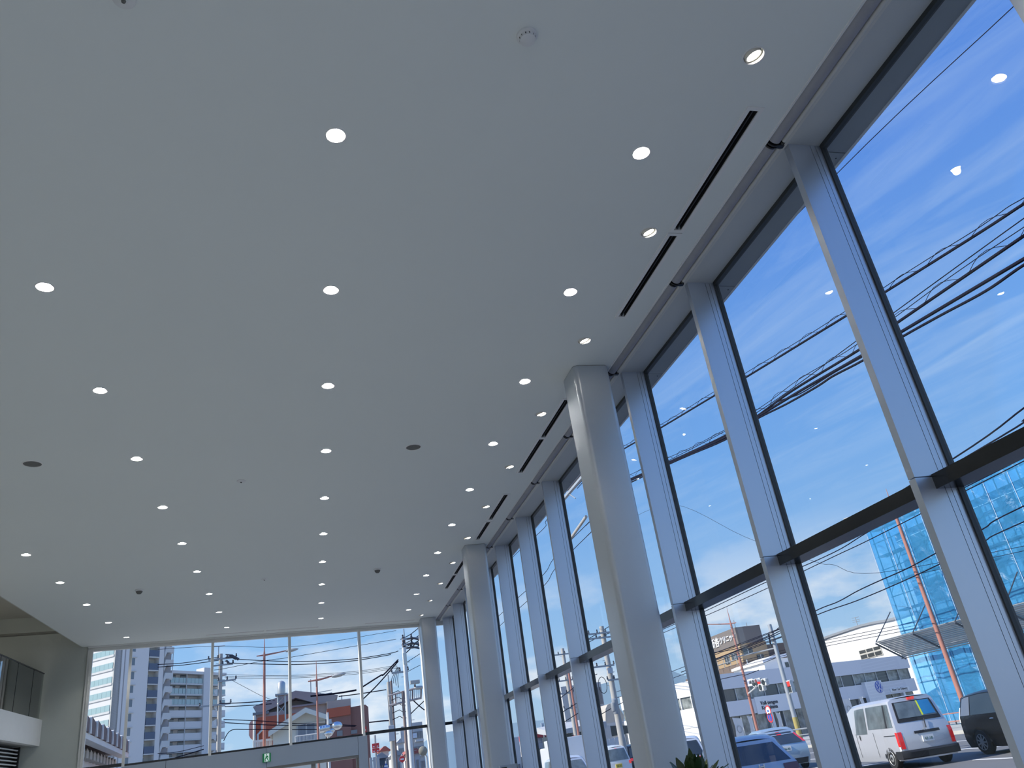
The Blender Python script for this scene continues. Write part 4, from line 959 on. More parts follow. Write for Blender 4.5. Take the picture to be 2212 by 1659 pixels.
def smoothstep(a, b, x):
    t = min(1, max(0, (x-a)/(b-a))); return t*t*(3-2*t)
class Car:
    """body lofted from stations along the length; local frame: x across (right +), y forward, z up, rear bumper near y = 0"""
    def __init__(s, W, levels, stations):
        # levels: list of (z fraction name); stations: list of (y, [(halfwidth, z, dy), ...]) per level
        s.st = stations; s.W = W
    def pt(s, t, l, side=1):      # t: station float, l: level float
        i = min(int(t), len(s.st)-2); f = t-i
        def lv(st):
            k = min(int(l), len(st[1])-2); g = l-k
            a, b = st[1][k], st[1][k+1]
            return Vector(((a[0]+(b[0]-a[0])*g), st[0]+a[2]+(b[2]-a[2])*g, a[1]+(b[1]-a[1])*g))
        a, b = lv(s.st[i]), lv(s.st[i+1]); p = a+(b-a)*f
        return Vector((p.x*side, p.y, p.z))
    def side_patch(s, t0, t1, l0, l1, side, off=0.012, nt=6, nl=4, t0b=None, t1b=None):
        # t0b / t1b: limits at the upper edge, for slanted ends
        rows = []
        for j in range(nl+1):
            g = j/nl; l = l0+(l1-l0)*g
            ta = t0+((t0b if t0b is not None else t0)-t0)*g; tb = t1+((t1b if t1b is not None else t1)-t1)*g
            rows.append([s.pt(ta+(tb-ta)*i/nt, l, side)+Vector((off*side, 0, 0)) for i in range(nt+1)])
        return MB().grid(rows)
    def end(s, l, u, rear=True, off=0.0):   # u in -1..1 across the closed end
        t = 0 if rear else len(s.st)-1
        a = s.pt(t if rear else t-1e-6, l, 1)
        bulge = 0.07*(1-u*u)*(-1 if rear else 1)
        return Vector((a.x*u, a.y+bulge+(-off if rear else off), a.z))
    def end_patch(s, l0, l1, u0, u1, rear=True, off=0.012, n=8, nl=4, u0b=None, u1b=None):
        rows = []
        for j in range(nl+1):
            g = j/nl
            ua = u0+((u0b if u0b is not None else u0)-u0)*g; ub = u1+((u1b if u1b is not None else u1)-u1)*g
            rows.append([s.end(l0+(l1-l0)*g, ua+(ub-ua)*i/n, rear, off) for i in range(n+1)])
        return MB().grid(rows)
    def body(s):
        mb = MB(); nL = len(s.st[0][1])-1; nS = len(s.st)-1
        sub = 2
        for side in (1, -1):
            mb.grid([[s.pt(min(i/sub, nS-1e-6), l/sub if l < nL*sub else nL-1e-6, side) for i in range(nS*sub+1)] for l in range(nL*sub+1)])
        for rear in (True, False):
            mb.grid([[s.end(l/sub if l < nL*sub else nL-1e-6, -1+2*k/10, rear) for k in range(11)] for l in range(nL*sub+1)])
        # roof strip and floor between the two sides
        mb.grid([[Vector((s.pt(min(i/sub, nS-1e-6), nL-1e-6, 1).x*u, s.pt(min(i/sub, nS-1e-6), nL-1e-6, 1).y, s.pt(min(i/sub, nS-1e-6), nL-1e-6, 1).z+0.03*(1-u*u))) for i in range(nS*sub+1)] for u in np.linspace(-1, 1, 7)])
        mb.grid([[Vector((s.pt(min(i/sub, nS-1e-6), 0, 1).x*u, s.pt(min(i/sub, nS-1e-6), 0, 1).y, s.pt(min(i/sub, nS-1e-6), 0, 1).z)) for i in range(nS*sub+1)] for u in (-1, 1)])
        return mb
def wheel(parent, x, y, r, w, side, rim='rim_silver', spokes=0, hub=False):
    o = MB(); o.smooth = True
    o.lathe([(r*0.62, -w/2), (r*0.93, -w/2), (r, -w/2+0.03), (r, w/2-0.03), (r*0.93, w/2), (r*0.62, w/2)], (x, y, r), axis='X', n=28)
    t = o.build('wheel', 'tyre', parent, local=True, smooth=True)
    xo = x+side*(w/2)
    if spokes:
        MB().lathe([(r*0.16, -0.02), (r*0.16, 0.012)], (xo, y, r), axis='X', n=14).build('hub', rim, t, local=True, smooth=True)
        for k in range(spokes):
            a = 2*PI*k/spokes
            d = Vector((0, math.cos(a), math.sin(a))); q = Vector((0, -math.sin(a), math.cos(a)))
            c = Vector((xo-side*0.005, y, r))
            MB().hexa([c+d*r*0.1-q*0.026, c+d*r*0.62-q*0.014, c+d*r*0.62+q*0.014, c+d*r*0.1+q*0.026] + [v+Vector((side*0.018, 0, 0)) for v in (c+d*r*0.1-q*0.026, c+d*r*0.62-q*0.014, c+d*r*0.62+q*0.014, c+d*r*0.1+q*0.026)]).build('spoke', rim, t, local=True)
        mb = MB(); n = 30
        Mx = Matrix(((0, 0, 1), (1, 0, 0), (0, 1, 0)))
        mb.ring([(r*0.60, -0.02*side), (r*0.60, 0.012*side), (r*0.655, 0.014*side), (r*0.655, -0.02*side)], (xo, y, r), n=n, M=Mx).build('rim', rim, t, local=True, smooth=True, fix=False)
    else:
        Mx = Matrix(((0, 0, 1), (1, 0, 0), (0, 1, 0)))
        MB().ring([(r*0.64, 0.004*side), (r*0.60, 0.012*side), (r*0.50, -0.025*side), (r*0.38, -0.01*side), (r*0.30, 0.006*side), (r*0.16, 0.010*side), (0.0001, 0.012*side)], (xo, y, r), n=24, M=Mx).build('rim', rim, t, local=True, smooth=True, fix=False)
        for k in range(12):
            a = 2*PI*k/12; MB().lathe([(0.017, -0.02), (0.017, 0.002)], (xo-side*0.012, y+math.cos(a)*r*0.45, r+math.sin(a)*r*0.45), axis='X', n=8).build('vent_hole', 'car_trim', t, local=True)
        MB().lathe([(r*0.12, -0.02), (r*0.12, 0.012)], (xo+side*0.004, y, r), axis='X', n=12).build('hub', 'car_trim', t, local=True, smooth=True)
    return t
def arch(parent, C, x, y, r, side):
    n = 16; c = Vector((x, y, r))
    rows = [[c+Vector((dx*side, math.cos(PI*k/n)*rr*r, math.sin(PI*k/n)*rr*r)) for k in range(n+1)] for rr, dx in ((1.02, 0.004), (1.20, 0.004), (1.24, -0.01))]
    MB().grid(rows).build('wheel_arch', 'car_trim', parent, local=True, smooth=True, fix=False)
def plate(parent, C, l, w, h, text, m='plate_white', tm='plate_green', off=0.03):
    c = C.end(l, 0, True, off)
    MB().box((-w/2, c.y-0.012, c.z-h/2), (w/2, c.y+0.05, c.z+h/2)).build('number_plate', m, parent, local=True)
    off0 = wloc(parent)
    o = text_mesh('plate_number', text, h*0.62, 0.002, tm, None, (0, 0, 0), (1, 0, 0), (0, 0, 1), 1.0)
    o.data.transform(Matrix.Translation(Vector((0, c.y-0.0165, c.z-h*0.08)))); o.parent = parent

# ---- profile families: levels = sill, lower, belt, window base, roof rail, roof edge
def van_car(W=1.69, Hh=1.86, L=4.40):
    w = W/2; S_ = []
    def st(y, zb, ws, zr, wr, dyt, zbelt=0.98, lo=0.22):
        return (y, [(ws*0.93, lo, 0.0), (ws, lo+0.22, 0.0), (ws, zbelt-0.12, 0.0), (ws*0.985, zbelt+0.02, dyt*0.12), (wr+0.02, zr-0.17, dyt*0.86), (wr, zr-0.07, dyt), (wr-0.10, zr, dyt+0.0)])
    S_ = [st(0.02, 0.22, w*0.97, Hh-0.02, w*0.80, 0.26), st(0.30, 0.22, w, Hh, w*0.83, 0.06), st(1.2, 0.22, w, Hh, w*0.84, 0.0), st(2.2, 0.22, w, Hh-0.01, w*0.84, 0.0), st(2.75, 0.22, w, Hh-0.04, w*0.83, 0.0),
          st(3.45, 0.22, w, Hh-0.20, w*0.80, -0.12), st(4.0, 0.22, w*0.96, 1.30, w*0.80, -0.15, 0.92), st(L, 0.22, w*0.86, 0.98, w*0.76, -0.05, 0.80)]
    return Car(W, None, S_)
def hatch_car(W, Hh, L, rake=0.42, hood=0.88, belt=0.86, roofback=0.55):
    w = W/2
    def st(y, ws, zr, wr, dyt, zbelt=belt, lo=0.20):
        return (y, [(ws*0.92, lo, 0.03), (ws, lo+0.22, 0.0), (ws, zbelt-0.14, 0.02), (ws*0.97, zbelt+0.02, dyt*0.10), (wr+0.03, zr-0.13, dyt*0.85), (wr, zr-0.05, dyt), (wr-0.10, zr, dyt+0.02)])
    S_ = [st(0.0, w*0.95, Hh-0.10, w*0.70, rake), st(0.35, w, Hh-0.05, w*0.74, rake*0.6), st(1.1, w, Hh, w*0.76, 0.0), st(2.0, w, Hh-0.01, w*0.76, 0.0), st(2.6, w, Hh-0.08, w*0.74, 0.0),
          st(3.15, w, hood+0.28, w*0.74, -0.05), st(3.65, w*0.97, hood+0.08, w*0.76, -0.05), st(L, w*0.84, hood-0.22, w*0.70, -0.08, belt-0.22)]
    return Car(W, None, S_)
def place(name, label, x, y, az, group=None):
    t = thing(name, label, 'car', (x, y, G), group, rz=-math.radians(az)); return t

# ---- silver van
az = 10.0; a = math.radians(az)
LR = Vector((16.13, 21.5, 0)); cx = LR + Vector((math.cos(a), -math.sin(a), 0))*0.845
van = place('van', 'silver delivery van on the road seen from behind left', cx.x, cx.y, az); tag(van, cat='van')
C = van_car()
C.body().build('body', 'car_silver', van, smooth=True, local=True)
for sd in (-1, 1):
    C.side_patch(0.50, 1.20, 3.15, 4.35, sd, 0.008, t0b=0.66).build('side_window', 'car_glass_pale', van, smooth=True, local=True, fix=False)
    C.side_patch(1.20, 1.30, 3.15, 4.35, sd, 0.010).build('window_pillar', 'car_trim', van, local=True, fix=False)
    C.side_patch(1.30, 2.50, 3.15, 4.35, sd, 0.008, t1b=2.48).build('side_window', 'car_glass_pale', van, smooth=True, local=True, fix=False)
    C.side_patch(2.62, 3.7, 2.95, 4.30, sd, 0.008, t1b=3.5).build('front_window', 'car_glass_pale', van, smooth=True, local=True, fix=False)
    C.side_patch(0.45, 1.55, 2.18, 2.30, sd, 0.012).build('slide_rail', 'car_trim', van, local=True, fix=False)
    for y_, z_ in ((2.35, 0.90), (3.0, 0.86)):
        h = MB().ball((sd*0.852, y_, z_), 0.055, 8, (0.25, 0.55, 1.5) if y_ < 2.5 else (0.25, 1.3, 0.6)); h.build('door_handle', 'car_trim', van, smooth=True, local=True)
    for y_ in (1.42, 2.58):
        MB().box((sd*0.846, y_-0.004, 0.34), (sd*0.853, y_+0.004, 1.02)).build('door_seam', 'car_trim', van, local=True)
    for y_ in (0.72, 3.42):
        wheel(van, sd*0.76, y_, 0.305, 0.17, sd); arch(van, C, sd*0.838, y_, 0.305, sd)
    C.side_patch(0.0, 0.36, 1.35, 2.75, sd, 0.014).build('tail_lamp', 'brake_red' if sd < 0 else 'tail_red', van, smooth=True, local=True, fix=False)
    C.side_patch(0.0, 0.30, 0.85, 1.35, sd, 0.014).build('tail_lamp_clear', 'lamp_clear', van, smooth=True, local=True, fix=False)
    o = C.end_patch(1.2, 2.75, 0.86*sd, 1.0*sd, True, 0.014, n=3); o.build('tail_lamp', 'tail_red', van, smooth=True, local=True, fix=False)
wn = C.end_patch(3.30, 4.75, -0.86, 0.86, True, 0.016).build('rear_window_border', 'car_trim', van, smooth=True, local=True, fix=False)
C.end_patch(3.45, 4.55, -0.78, 0.78, True, 0.022).build('rear_glass', 'car_glass_pale', wn, smooth=True, local=True, fix=False)
C.end_patch(3.50, 4.50, 0.20, 0.74, True, 0.027, n=6).build('sun_shade', 'sun_shade', wn, smooth=True, local=True, fix=False)
C.end_patch(3.48, 4.52, 0.14, 0.21, True, 0.029, n=2).build('vest', 'vest_yellow', wn, smooth=True, local=True, fix=False)
C.end_patch(2.08, 2.58, -0.42, 0.52, True, 0.03).build('plate_garnish', 'car_trim', van, smooth=True, local=True, fix=False)
plate(van, C, 1.68, 0.33, 0.165, '47-18')
c = C.end(1.0, 0, True, 0)
mb = MB(); rows = []
for z_, o_ in ((0.26, 0.02), (0.29, 0.07), (0.43, 0.09), (0.48, 0.05)):
    rows.append([Vector((0.87*u, 0.03-0.07*(1-u*u)-o_*(1 if abs(u) < 0.99 else 0.4), z_)) for u in np.linspace(-1, 1, 13)])
mb.grid(rows); mb.build('bumper', 'car_trim', van, smooth=True, local=True, fix=False)
for sd in (-1, 1):
    MB().box((sd*0.835, 0.0, 0.26), (sd*0.862, 0.36, 0.47)).build('bumper_corner', 'car_trim', van, local=True)
c = C.end(5.35, 0, True, 0.0); MB().box((-0.10, c.y-0.05, c.z-0.02), (0.10, c.y+0.02, c.z+0.05)).build('stop_lamp', 'brake_red', van, local=True)
c = C.end(2.95, 0.05, True, 0.05); MB().tube([c, C.end(3.35, 0.12, True, 0.05)], 0.016, n=6).build('wiper', 'car_trim', van, local=True)
c = C.end(2.75, 0, True, 0.03); MB().tube([c+Vector((0.06*math.cos(k*PI/4), 0, 0.04*math.sin(k*PI/4))) for k in range(9)], 0.008, n=5).build('badge', 'chrome', van, local=True)

# ---- blue-grey wagon in front, aqua hatchback beside it
def put_rear(px_c, z_c, depth_y, az):      # where the rear centre stands
    p = PY(px_c[0], px_c[1], depth_y); return p
def generic(name, label, pos, az, W, Hh, L, body, glass='car_glass', rake=0.42, text=None, plate_m='plate_white', lampm='tail_red', belt=0.86, light_l=(2.2, 3.05), lu=0.62, detail=True, hood=0.88, third=True):
    t = place(name, label, pos[0], pos[1], az)
    C = hatch_car(W, Hh, L, rake, hood, belt)
    C.body().build('body', body, t, smooth=True, local=True)
    C.end_patch(3.12, 4.75, -0.90, 0.90, True, 0.014, u0b=-0.86, u1b=0.86).build('rear_window', glass, t, smooth=True, local=True, fix=False)
    for sd in (-1, 1):
        C.side_patch(0.45, 1.45, 3.12, 4.45, sd, 0.008, t0b=0.9).build('side_window', glass, t, smooth=True, local=True, fix=False)
        C.side_patch(1.52, 2.75, 3.12, 4.45, sd, 0.008, t1b=3.4).build('side_window', glass, t, smooth=True, local=True, fix=False)
        C.end_patch(light_l[0], light_l[1], lu*sd, 1.0*sd, True, 0.018, n=4).build('tail_lamp', lampm, t, smooth=True, local=True, fix=False)
        C.side_patch(0.0, 0.45, light_l[0], light_l[1], sd, 0.012).build('tail_lamp', lampm, t, smooth=True, local=True, fix=False)
        for y_ in (0.72, L-0.85):
            wheel(t, sd*(W/2-0.10), y_, 0.31, 0.19, sd, spokes=5 if detail else 0); arch(t, C, sd*(W/2-0.004), y_, 0.31, sd)
        MB().ball((sd*(W/2+0.08), L-1.55, belt+0.10), 0.09, 8, (1.0, 0.6, 0.75)).build('mirror', body, t, smooth=True, local=True)
    if text: plate(t, C, 1.95, 0.33, 0.165, text, plate_m)
    C.end_patch(0.05, 0.9, -0.9, 0.9, True, 0.02).build('bumper', 'car_trim' if detail else body, t, smooth=True, local=True, fix=False)
    if third: C.end_patch(4.85, 5.05, -0.12, 0.12, True, 0.02, n=3).build('stop_lamp', lampm, t, smooth=True, local=True, fix=False)
    return t, C
p = PY(1638, 1630, 17.0)
wg, C = generic('wagon', 'blue-grey estate car in the near lane, cut by the bottom edge', (p.x, p.y), 14, 1.72, 1.50, 4.45, 'car_blue', rake=0.62, light_l=(2.05, 2.9), lu=0.60, belt=0.90, lampm='tail_dark', third=False)
c = C.end(2.85, 0, True, 0.03)
for q in ((-0.05, 0.05), (0.05, 0.05)): MB().box((q[0]-0.012, c.y-0.01, c.z-0.05), (q[0]+0.012, c.y+0.01, c.z+0.05)).build('badge', 'chrome', wg, local=True)
MB().box((-0.05, c.y-0.01, c.z-0.01), (0.05, c.y+0.01, c.z+0.01)).build('badge', 'chrome', wg, local=True)
p = PY(1700, 1622, 29.5)
pr_, C = generic('hatchback', 'pale aqua hatchback with red tail lamps beyond the blue-grey estate', (p.x, p.y), 13, 1.75, 1.50, 4.45, 'car_aqua', rake=0.75, text='46-83', light_l=(3.0, 4.0), lu=0.88, belt=0.92, lampm='tail_red')
C.end_patch(2.98, 3.95, -0.86, 0.86, True, 0.03).build('lower_rear_window', 'car_glass', pr_, smooth=True, local=True, fix=False)
C.end_patch(3.93, 4.03, -0.88, 0.88, True, 0.05).build('spoiler', 'car_aqua', pr_, smooth=True, local=True, fix=False)
C.end_patch(3.95, 4.10, -0.14, 0.14, True, 0.06, n=3).build('stop_lamp', 'brake_red', pr_, smooth=True, local=True, fix=False)
# ---- white kei car and others further along
p = PY(1334, 1640, 42.0)
kc, C = generic('small_car', 'small white car with a yellow plate seen between window mullions', (p.x, p.y), 4, 1.48, 1.78, 3.4, 'car_white', glass='car_glass_pale', rake=0.16, text='58-30', plate_m='plate_yellow', lampm='brake_red', light_l=(2.1, 3.0), lu=0.84, belt=0.98, detail=False, hood=0.98)
p = PY(1236, 1655, 34.0)
generic('sedan', 'light blue car with a wide rear window left of the small white car', (p.x, p.y), 4, 1.72, 1.62, 4.4, 'car_blue', glass='car_glass_pale', rake=0.5, detail=False, third=False)
p = PY(1502, 1605, 33.0)
generic('parked_suv', 'pale blue car glimpsed between nearest column and mullion', (p.x-0.5, p.y), 20, 1.78, 1.68, 4.5, 'car_blue', rake=0.35, detail=False, hood=1.0, third=False)
p = PY(1247, 1618, 46.0)
bt = thing('box_truck', 'white box truck standing behind the light blue car', 'truck', (p.x, p.y, G))
MB().box((p.x-0.95, p.y, G+0.7), (p.x+0.95, p.y+3.4, G+2.55)).build('cargo_box', 'car_white', bt, bevel=0.03)
MB().box((p.x-0.85, p.y+3.5, G+0.5), (p.x+0.85, p.y+5.0, G+2.2)).build('cab', 'car_white', bt, bevel=0.08)
for sd in (-1, 1):
    for y_ in (0.8, 4.2):
        MB().lathe([(0.33, -0.1), (0.33, 0.1)], (p.x+sd*0.8, p.y+y_, G+0.33), axis='X', n=18).build('wheel', 'tyre', bt, smooth=True)
    MB().box((p.x+sd*0.8-0.08, p.y-0.02, G+0.72), (p.x+sd*0.8+0.08, p.y, G+0.85)).build('tail_lamp', 'tail_red', bt)
p = PY(1378, 1610, 52.0)
generic('dark_car', 'dark car just right of the small white car by the nearest column', (p.x, p.y), 4, 1.7, 1.7, 4.2, 'car_black', rake=0.3, detail=False, third=False)
# ---- black minivan in the far lane, coming towards the viewer
p1 = PZ(2150, 1628, G)
bk = thing('minivan', 'glossy black minivan with alloy wheels at the right edge of the road', 'car', (p1.x+0.78, p1.y+0.85, G), rz=PI-math.radians(6))
C = hatch_car(1.70, 1.72, 4.3, 0.10, 1.0, 1.05)
C.body().build('body', 'car_black', bk, smooth=True, local=True)
C.end_patch(3.12, 4.75, -0.9, 0.9, True, 0.014).build('rear_window', 'car_glass', bk, smooth=True, local=True, fix=False)
for sd in (-1, 1):
    C.side_patch(0.22, 1.30, 3.05, 4.60, sd, 0.010, t0b=0.40).build('side_window', 'car_glass_sheen', bk, smooth=True, local=True, fix=False)
    C.side_patch(1.36, 2.75, 3.05, 4.60, sd, 0.010, t1b=3.3).build('side_window', 'car_glass', bk, smooth=True, local=True, fix=False)
    C.side_patch(0.0, 0.18, 2.0, 3.6, sd, 0.016).build('tail_lamp', 'lamp_clear', bk, smooth=True, local=True, fix=False)
    MB().ball((sd*0.852, 1.55, 0.95), 0.05, 8, (0.3, 1.8, 0.5)).build('door_handle', 'chrome', bk, smooth=True, local=True)
    for y_ in (0.80, 3.5):
        wheel(bk, sd*0.77, y_, 0.34, 0.20, sd, 'rim_silver', spokes=9); arch(bk, C, sd*0.846, y_, 0.34, sd)
C.end_patch(5.0, 5.9, -0.9, 0.9, True, 0.10).build('spoiler', 'car_black', bk, smooth=True, local=True, fix=False)
# =================================================================== BEYOND THE END GLAZING
A_ = zm((160, 1380), 5.944); B_ = zm((300, 1380), 5.944); C_ = zm((520, 1450), 7.9); D_ = zm((780, 1440), 7.578); Z2 = zm((440, 1309), 4.424); E_z = zm((460, 1380), 5.944)
mat('tower_wall', (0.70, 0.68, 0.66), 0.8, noise=(0.08, 0.25), dark=0.92); mat('tower_cream', (0.58, 0.57, 0.52), 0.8, noise=(0.1, 0.2))
mat('tower_slab', (0.62, 0.62, 0.60), 0.8, noise=(0.2, 0.1)); mat('balcony_glass', (0.36, 0.50, 0.50), 0.15, spec=0.8, noise=(0.3, 0.2)); mat('navy_panel', (0.10, 0.13, 0.19), 0.5, noise=(0.3, 0.2))
mat('win_far', (0.16, 0.19, 0.22), 0.1, spec=0.8, noise=(0.3, 0.4)); mat('tile_brown', (0.16, 0.11, 0.10), 0.7, noise=(1, 0.4)); mat('plaster_white', (0.74, 0.72, 0.68), 0.8, noise=(0.5, 0.3))
mat('orange_tile', (0.52, 0.13, 0.07), 0.7, noise=(0.6, 0.4), dark=0.85); mat('brown_brick', (0.30, 0.15, 0.12), 0.75, noise=(1.2, 0.5)); mat('beige_wall', (0.50, 0.46, 0.40), 0.8, noise=(0.4, 0.3))
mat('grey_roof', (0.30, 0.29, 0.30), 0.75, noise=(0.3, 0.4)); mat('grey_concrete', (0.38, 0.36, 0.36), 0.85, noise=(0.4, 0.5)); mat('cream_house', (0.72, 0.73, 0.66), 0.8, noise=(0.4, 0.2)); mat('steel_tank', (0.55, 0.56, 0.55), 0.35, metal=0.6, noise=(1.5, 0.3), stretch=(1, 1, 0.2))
mat('curtain', (0.24, 0.28, 0.33), 0.8, noise=(1.0, 0.4), stretch=(6, 6, 0.3))

# ---- apartment tower
cn = PZ(249.2, 1415.3, 31.5)
LF = Fac((cn.x, cn.y), (-0.77, 0.64)); RF = Fac((cn.x, cn.y), (0.64, 0.77))
tw = thing('apartment_tower', 'tall pale apartment tower with glass balconies and outside stair', 'building', (cn.x, cn.y, G))
TZ = 40.0
flz = [LF.at(*p)[1] for p in (A_(530, 210), A_(515, 390), A_(500, 575), A_(488, 755), A_(478, 940))]
dz = (flz[0]-flz[-1])/4
floors = [flz[0]+dz*k for k in (2, 1)] + flz + [flz[-1]-dz*k for k in (1, 2, 3, 4)]
q1 = RF.at(318, 1480)[0]; q2 = RF.at(341, 1480)[0]; q3 = RF.at(380, 1480)[0]
LF.poly([(0, G), (16, G), (16, TZ), (0, TZ)], -1.6, -1.5).build('balcony_wall', 'tower_cream', tw)
a0 = RF.P(0, 0, 0); 
RF.box(0, q1, G, TZ, -9, 0).build('main_wall', 'tower_wall', tw)
RF.box(q1, q2, G, TZ, -9, -1.4).build('bay_wall', 'tower_cream', tw)
RF.box(q2, q2+1.2, G, TZ, -9, 0.0).build('bay_pier', 'tower_wall', tw)
RF.box(q2+1.2, q3-0.4, G, TZ-5, -9, -1.3).build('stair_wall', 'grey_concrete', tw)  # darker concrete puts the shade of the stair recess into the colour
LF.box(-0.0, 0.35, G, TZ, -1.5, 0.02).build('balcony_pier', 'tower_cream', tw)
for i, z in enumerate(floors):
    s_ = LF.box(0.3, 13, z-0.15, z+0.25, -1.5, 0.15).build('balcony_slab', 'tower_slab', tw)
    for k in range(9):
        LF.box(0.4+1.25*k, 1.6+1.25*k, z+0.28, z+1.40, 0.05, 0.10).build('glass_panel', 'balcony_glass', s_)
    for k, (a, b) in enumerate(((1.2, 2.9), (4.0, 6.0), (8.0, 10.0))):
        LF.box(a, b, z+0.3, z+2.25, -1.5, -1.42).build('window', 'win_far', tw)
    # shaded side: small window with a ledge, navy parapet, door, stair
    w0 = RF.at(287.5, 1440)[0]
    w_ = RF.box(w0-0.35, w0+0.35, z+0.9, z+2.3, -0.02, 0.04).build('window', 'win_far', tw)
    RF.box(w0-0.75, w0+0.75, z+2.4, z+2.55, 0, 0.25).build('ledge', 'tower_slab', w_)
    RF.box(q1+0.1, q2-0.1, z-0.10, z+0.12, -1.4, 0.05).build('balcony_slab', 'tower_slab', tw)
    RF.box(q1+0.1, q2-0.1, z+0.12, z+1.42, -0.05, 0.08).build('navy_parapet', 'navy_panel', tw)
    RF.box(q1+0.5, q1+1.3, z+0.2, z+2.1, -1.4, -1.34).build('window', 'win_far', tw)
    qa = q2+1.3; qb = q3-1.6; zl = z-dz*0.5
    RF.poly([(qa, z-dz+0.0), (qa, z-dz+1.1), (qb-1.4, z-0.35), (qb+0.6, z-0.35), (qb+0.6, z-1.55), (qb-1.2, z-1.55)], -0.15, 0.12).build('stair_parapet', 'tower_slab', tw)
    RF.poly([(qa, z-0.10), (qb-1.2, z-1.55), (qb-1.2, z-1.75), (qa, z-0.35)], -1.1, -0.9).build('stair_flight', 'tower_wall', tw)
    RF.box(qb-0.2, qb+0.4, z-1.7, z-1.5, -1.2, 0.0).build('landing', 'tower_wall', tw)
RF.box(RF.at(266, 1480)[0]-0.12, RF.at(266, 1480)[0]+0.12, G, TZ, 0, 0.03).build('wall_joint', 'grey_concrete', tw)
# ---- lower wing
wp = PZ(375.7, 1477.6, 27.0)
WF2 = Fac((wp.x, wp.y), (0.60, 0.80))
wg2 = thing('apartment_wing', 'lower pale apartment wing with rows of balconies right of the tower', 'building', (wp.x, wp.y, G))
qa = WF2.at(366, 1520)[0]; qp0 = WF2.at(436, 1520)[0]; qp1 = WF2.at(450, 1520)[0]; qe = WF2.at(486, 1520)[0]
zr = WF2.at(*B_(620, 415))[1]
WF2.box(qa, qe, G, zr, -9, -1.5).build('wall', 'tower_wall', wg2)
WF2.box(qa, qe, zr-0.6, zr, -1.5, 0.3).build('roof_slab', 'tower_wall', wg2)
WF2.box(qp0, qp1, G, zr+0.9, -2, 0.4).build('pier', 'tower_wall', wg2)
for i, yy in enumerate((585, 722, 860, 1005, 1150, 1300, 1450, 1600)):
    z = WF2.at(*B_(620, yy))[1]
    for (a, b) in ((qa, qp0), (qp1, qe)):
        s_ = WF2.box(a, b, z-0.1, z+0.25, -1.5, 0.1).build('balcony_slab', 'tower_slab', wg2)
        nP = max(2, int((b-a)/1.15))
        if i < 3:
            for k in range(nP): WF2.box(a+(b-a)*k/nP+0.05, a+(b-a)*(k+1)/nP-0.05, z+0.28, z+1.35, 0.0, 0.05).build('glass_panel', 'balcony_glass', s_)
        else:
            WF2.box(a, b, z+0.25, z+1.4, -0.05, 0.1).build('parapet', 'tower_wall', s_)
        for k in range(max(1, int((b-a)/3.6))): WF2.box(a+0.8+3.4*k, a+2.8+3.4*k, z+0.6, z+2.2, -1.5, -1.42).build('window', 'win_far', wg2)
qd = WF2.at(400, 1520)[0]
MB().tube([WF2.P(qd, G, 0.15), WF2.P(qd, zr, 0.15)], 0.09, n=6).build('downpipe', 'tower_slab', wg2)
q, zt_ = WF2.at(*B_(572, 145))
MB().tube([WF2.P(q, zr, -3), WF2.P(q, zt_, -3)], 0.09, n=5).build('roof_mast', 'steel_grey', wg2)
# ---- old tiled eave at the lower left
P1 = PZ(183, 1583, 6.2); P2 = PZ(268, 1624, 6.2)
d12 = Vector((P2.x-P1.x, P2.y-P1.y, 0)); L12 = d12.length; d12.normalize()
OF = Fac((P1.x, P1.y), (d12.x, d12.y))
oh = thing('tiled_roof_house', 'old white-walled house with brown tiled eave below the tower', 'house', OF.P(0, G))
OF.box(-4, L12+3, 5.95, 6.25, -0.6, 0.0).build('eave_board', 'plaster_white', oh)
OF.box(-4, L12+3, G, 5.6, -8, -1.2).build('wall', 'plaster_white', oh)
OF.poly([(-4, 6.25), (L12+3, 6.25), (L12+3, 6.3), (-4, 6.3)], -6, 0).build('roof_deck', 'tile_brown', oh)
for k in range(int((L12+6)/2.4)):
    q = -3+2.4*k
    t_ = OF.poly([(q, 6.3), (q+1.7, 6.3), (q+1.7, 7.0), (q+0.1, 7.2)], -5, 0.05).build('roof_tile', 'tile_brown', oh)
    OF.poly([(q+1.72, 6.25), (q+2.25, 6.25), (q+1.95, 7.15), (q+1.8, 7.1)], -0.1, 0.12).build('tile_end', 'plaster_white', t_)
for k in range(int((L12+6)/1.5)):
    q = -3+1.5*k; OF.poly([(q, 5.3), (q+0.9, 5.3), (q+0.9, 5.7), (q+0.3, 5.85), (q, 5.7)], -1.2, -0.7).build('bracket', 'beige_wall', oh)
# ---- orange block, grey gabled hall
YO = 72.0
OR = Fac((0, YO), (1, 0))
def oq(x, y): return OR.at(*C_(x, y))
ob = thing('orange_building', 'orange-walled building behind the cream house', 'building', (0, YO, G))
pl_ = [oq(262, 1250), oq(262, 860), oq(290, 790), oq(760, 735)]
xr, zr_ = oq(760, 735)
OR.poly([(pl_[0][0], G), (pl_[1][0], pl_[1][1]), (pl_[2][0], pl_[2][1]), (xr+1.5, zr_), (xr+1.5, G)], -5.5, 0).build('left_wall', 'orange_tile', ob)
l0 = oq(125, 900); l1 = oq(150, 840); l2 = oq(225, 815); l3 = oq(225, 1120)
OR.poly([(l0[0], oq(125, 1080)[1]), l0, l1, l2, l3, (oq(150, 1130)[0], l3[1])], -6, -1.0).build('side_bay', 'beige_wall', ob)
MB().tube([OR.P(oq(235, 760)[0], G, 0.2), OR.P(oq(235, 760)[0], oq(235, 760)[1], 0.2)], 0.13, n=6).build('corner_pipe', 'cream_house', ob)
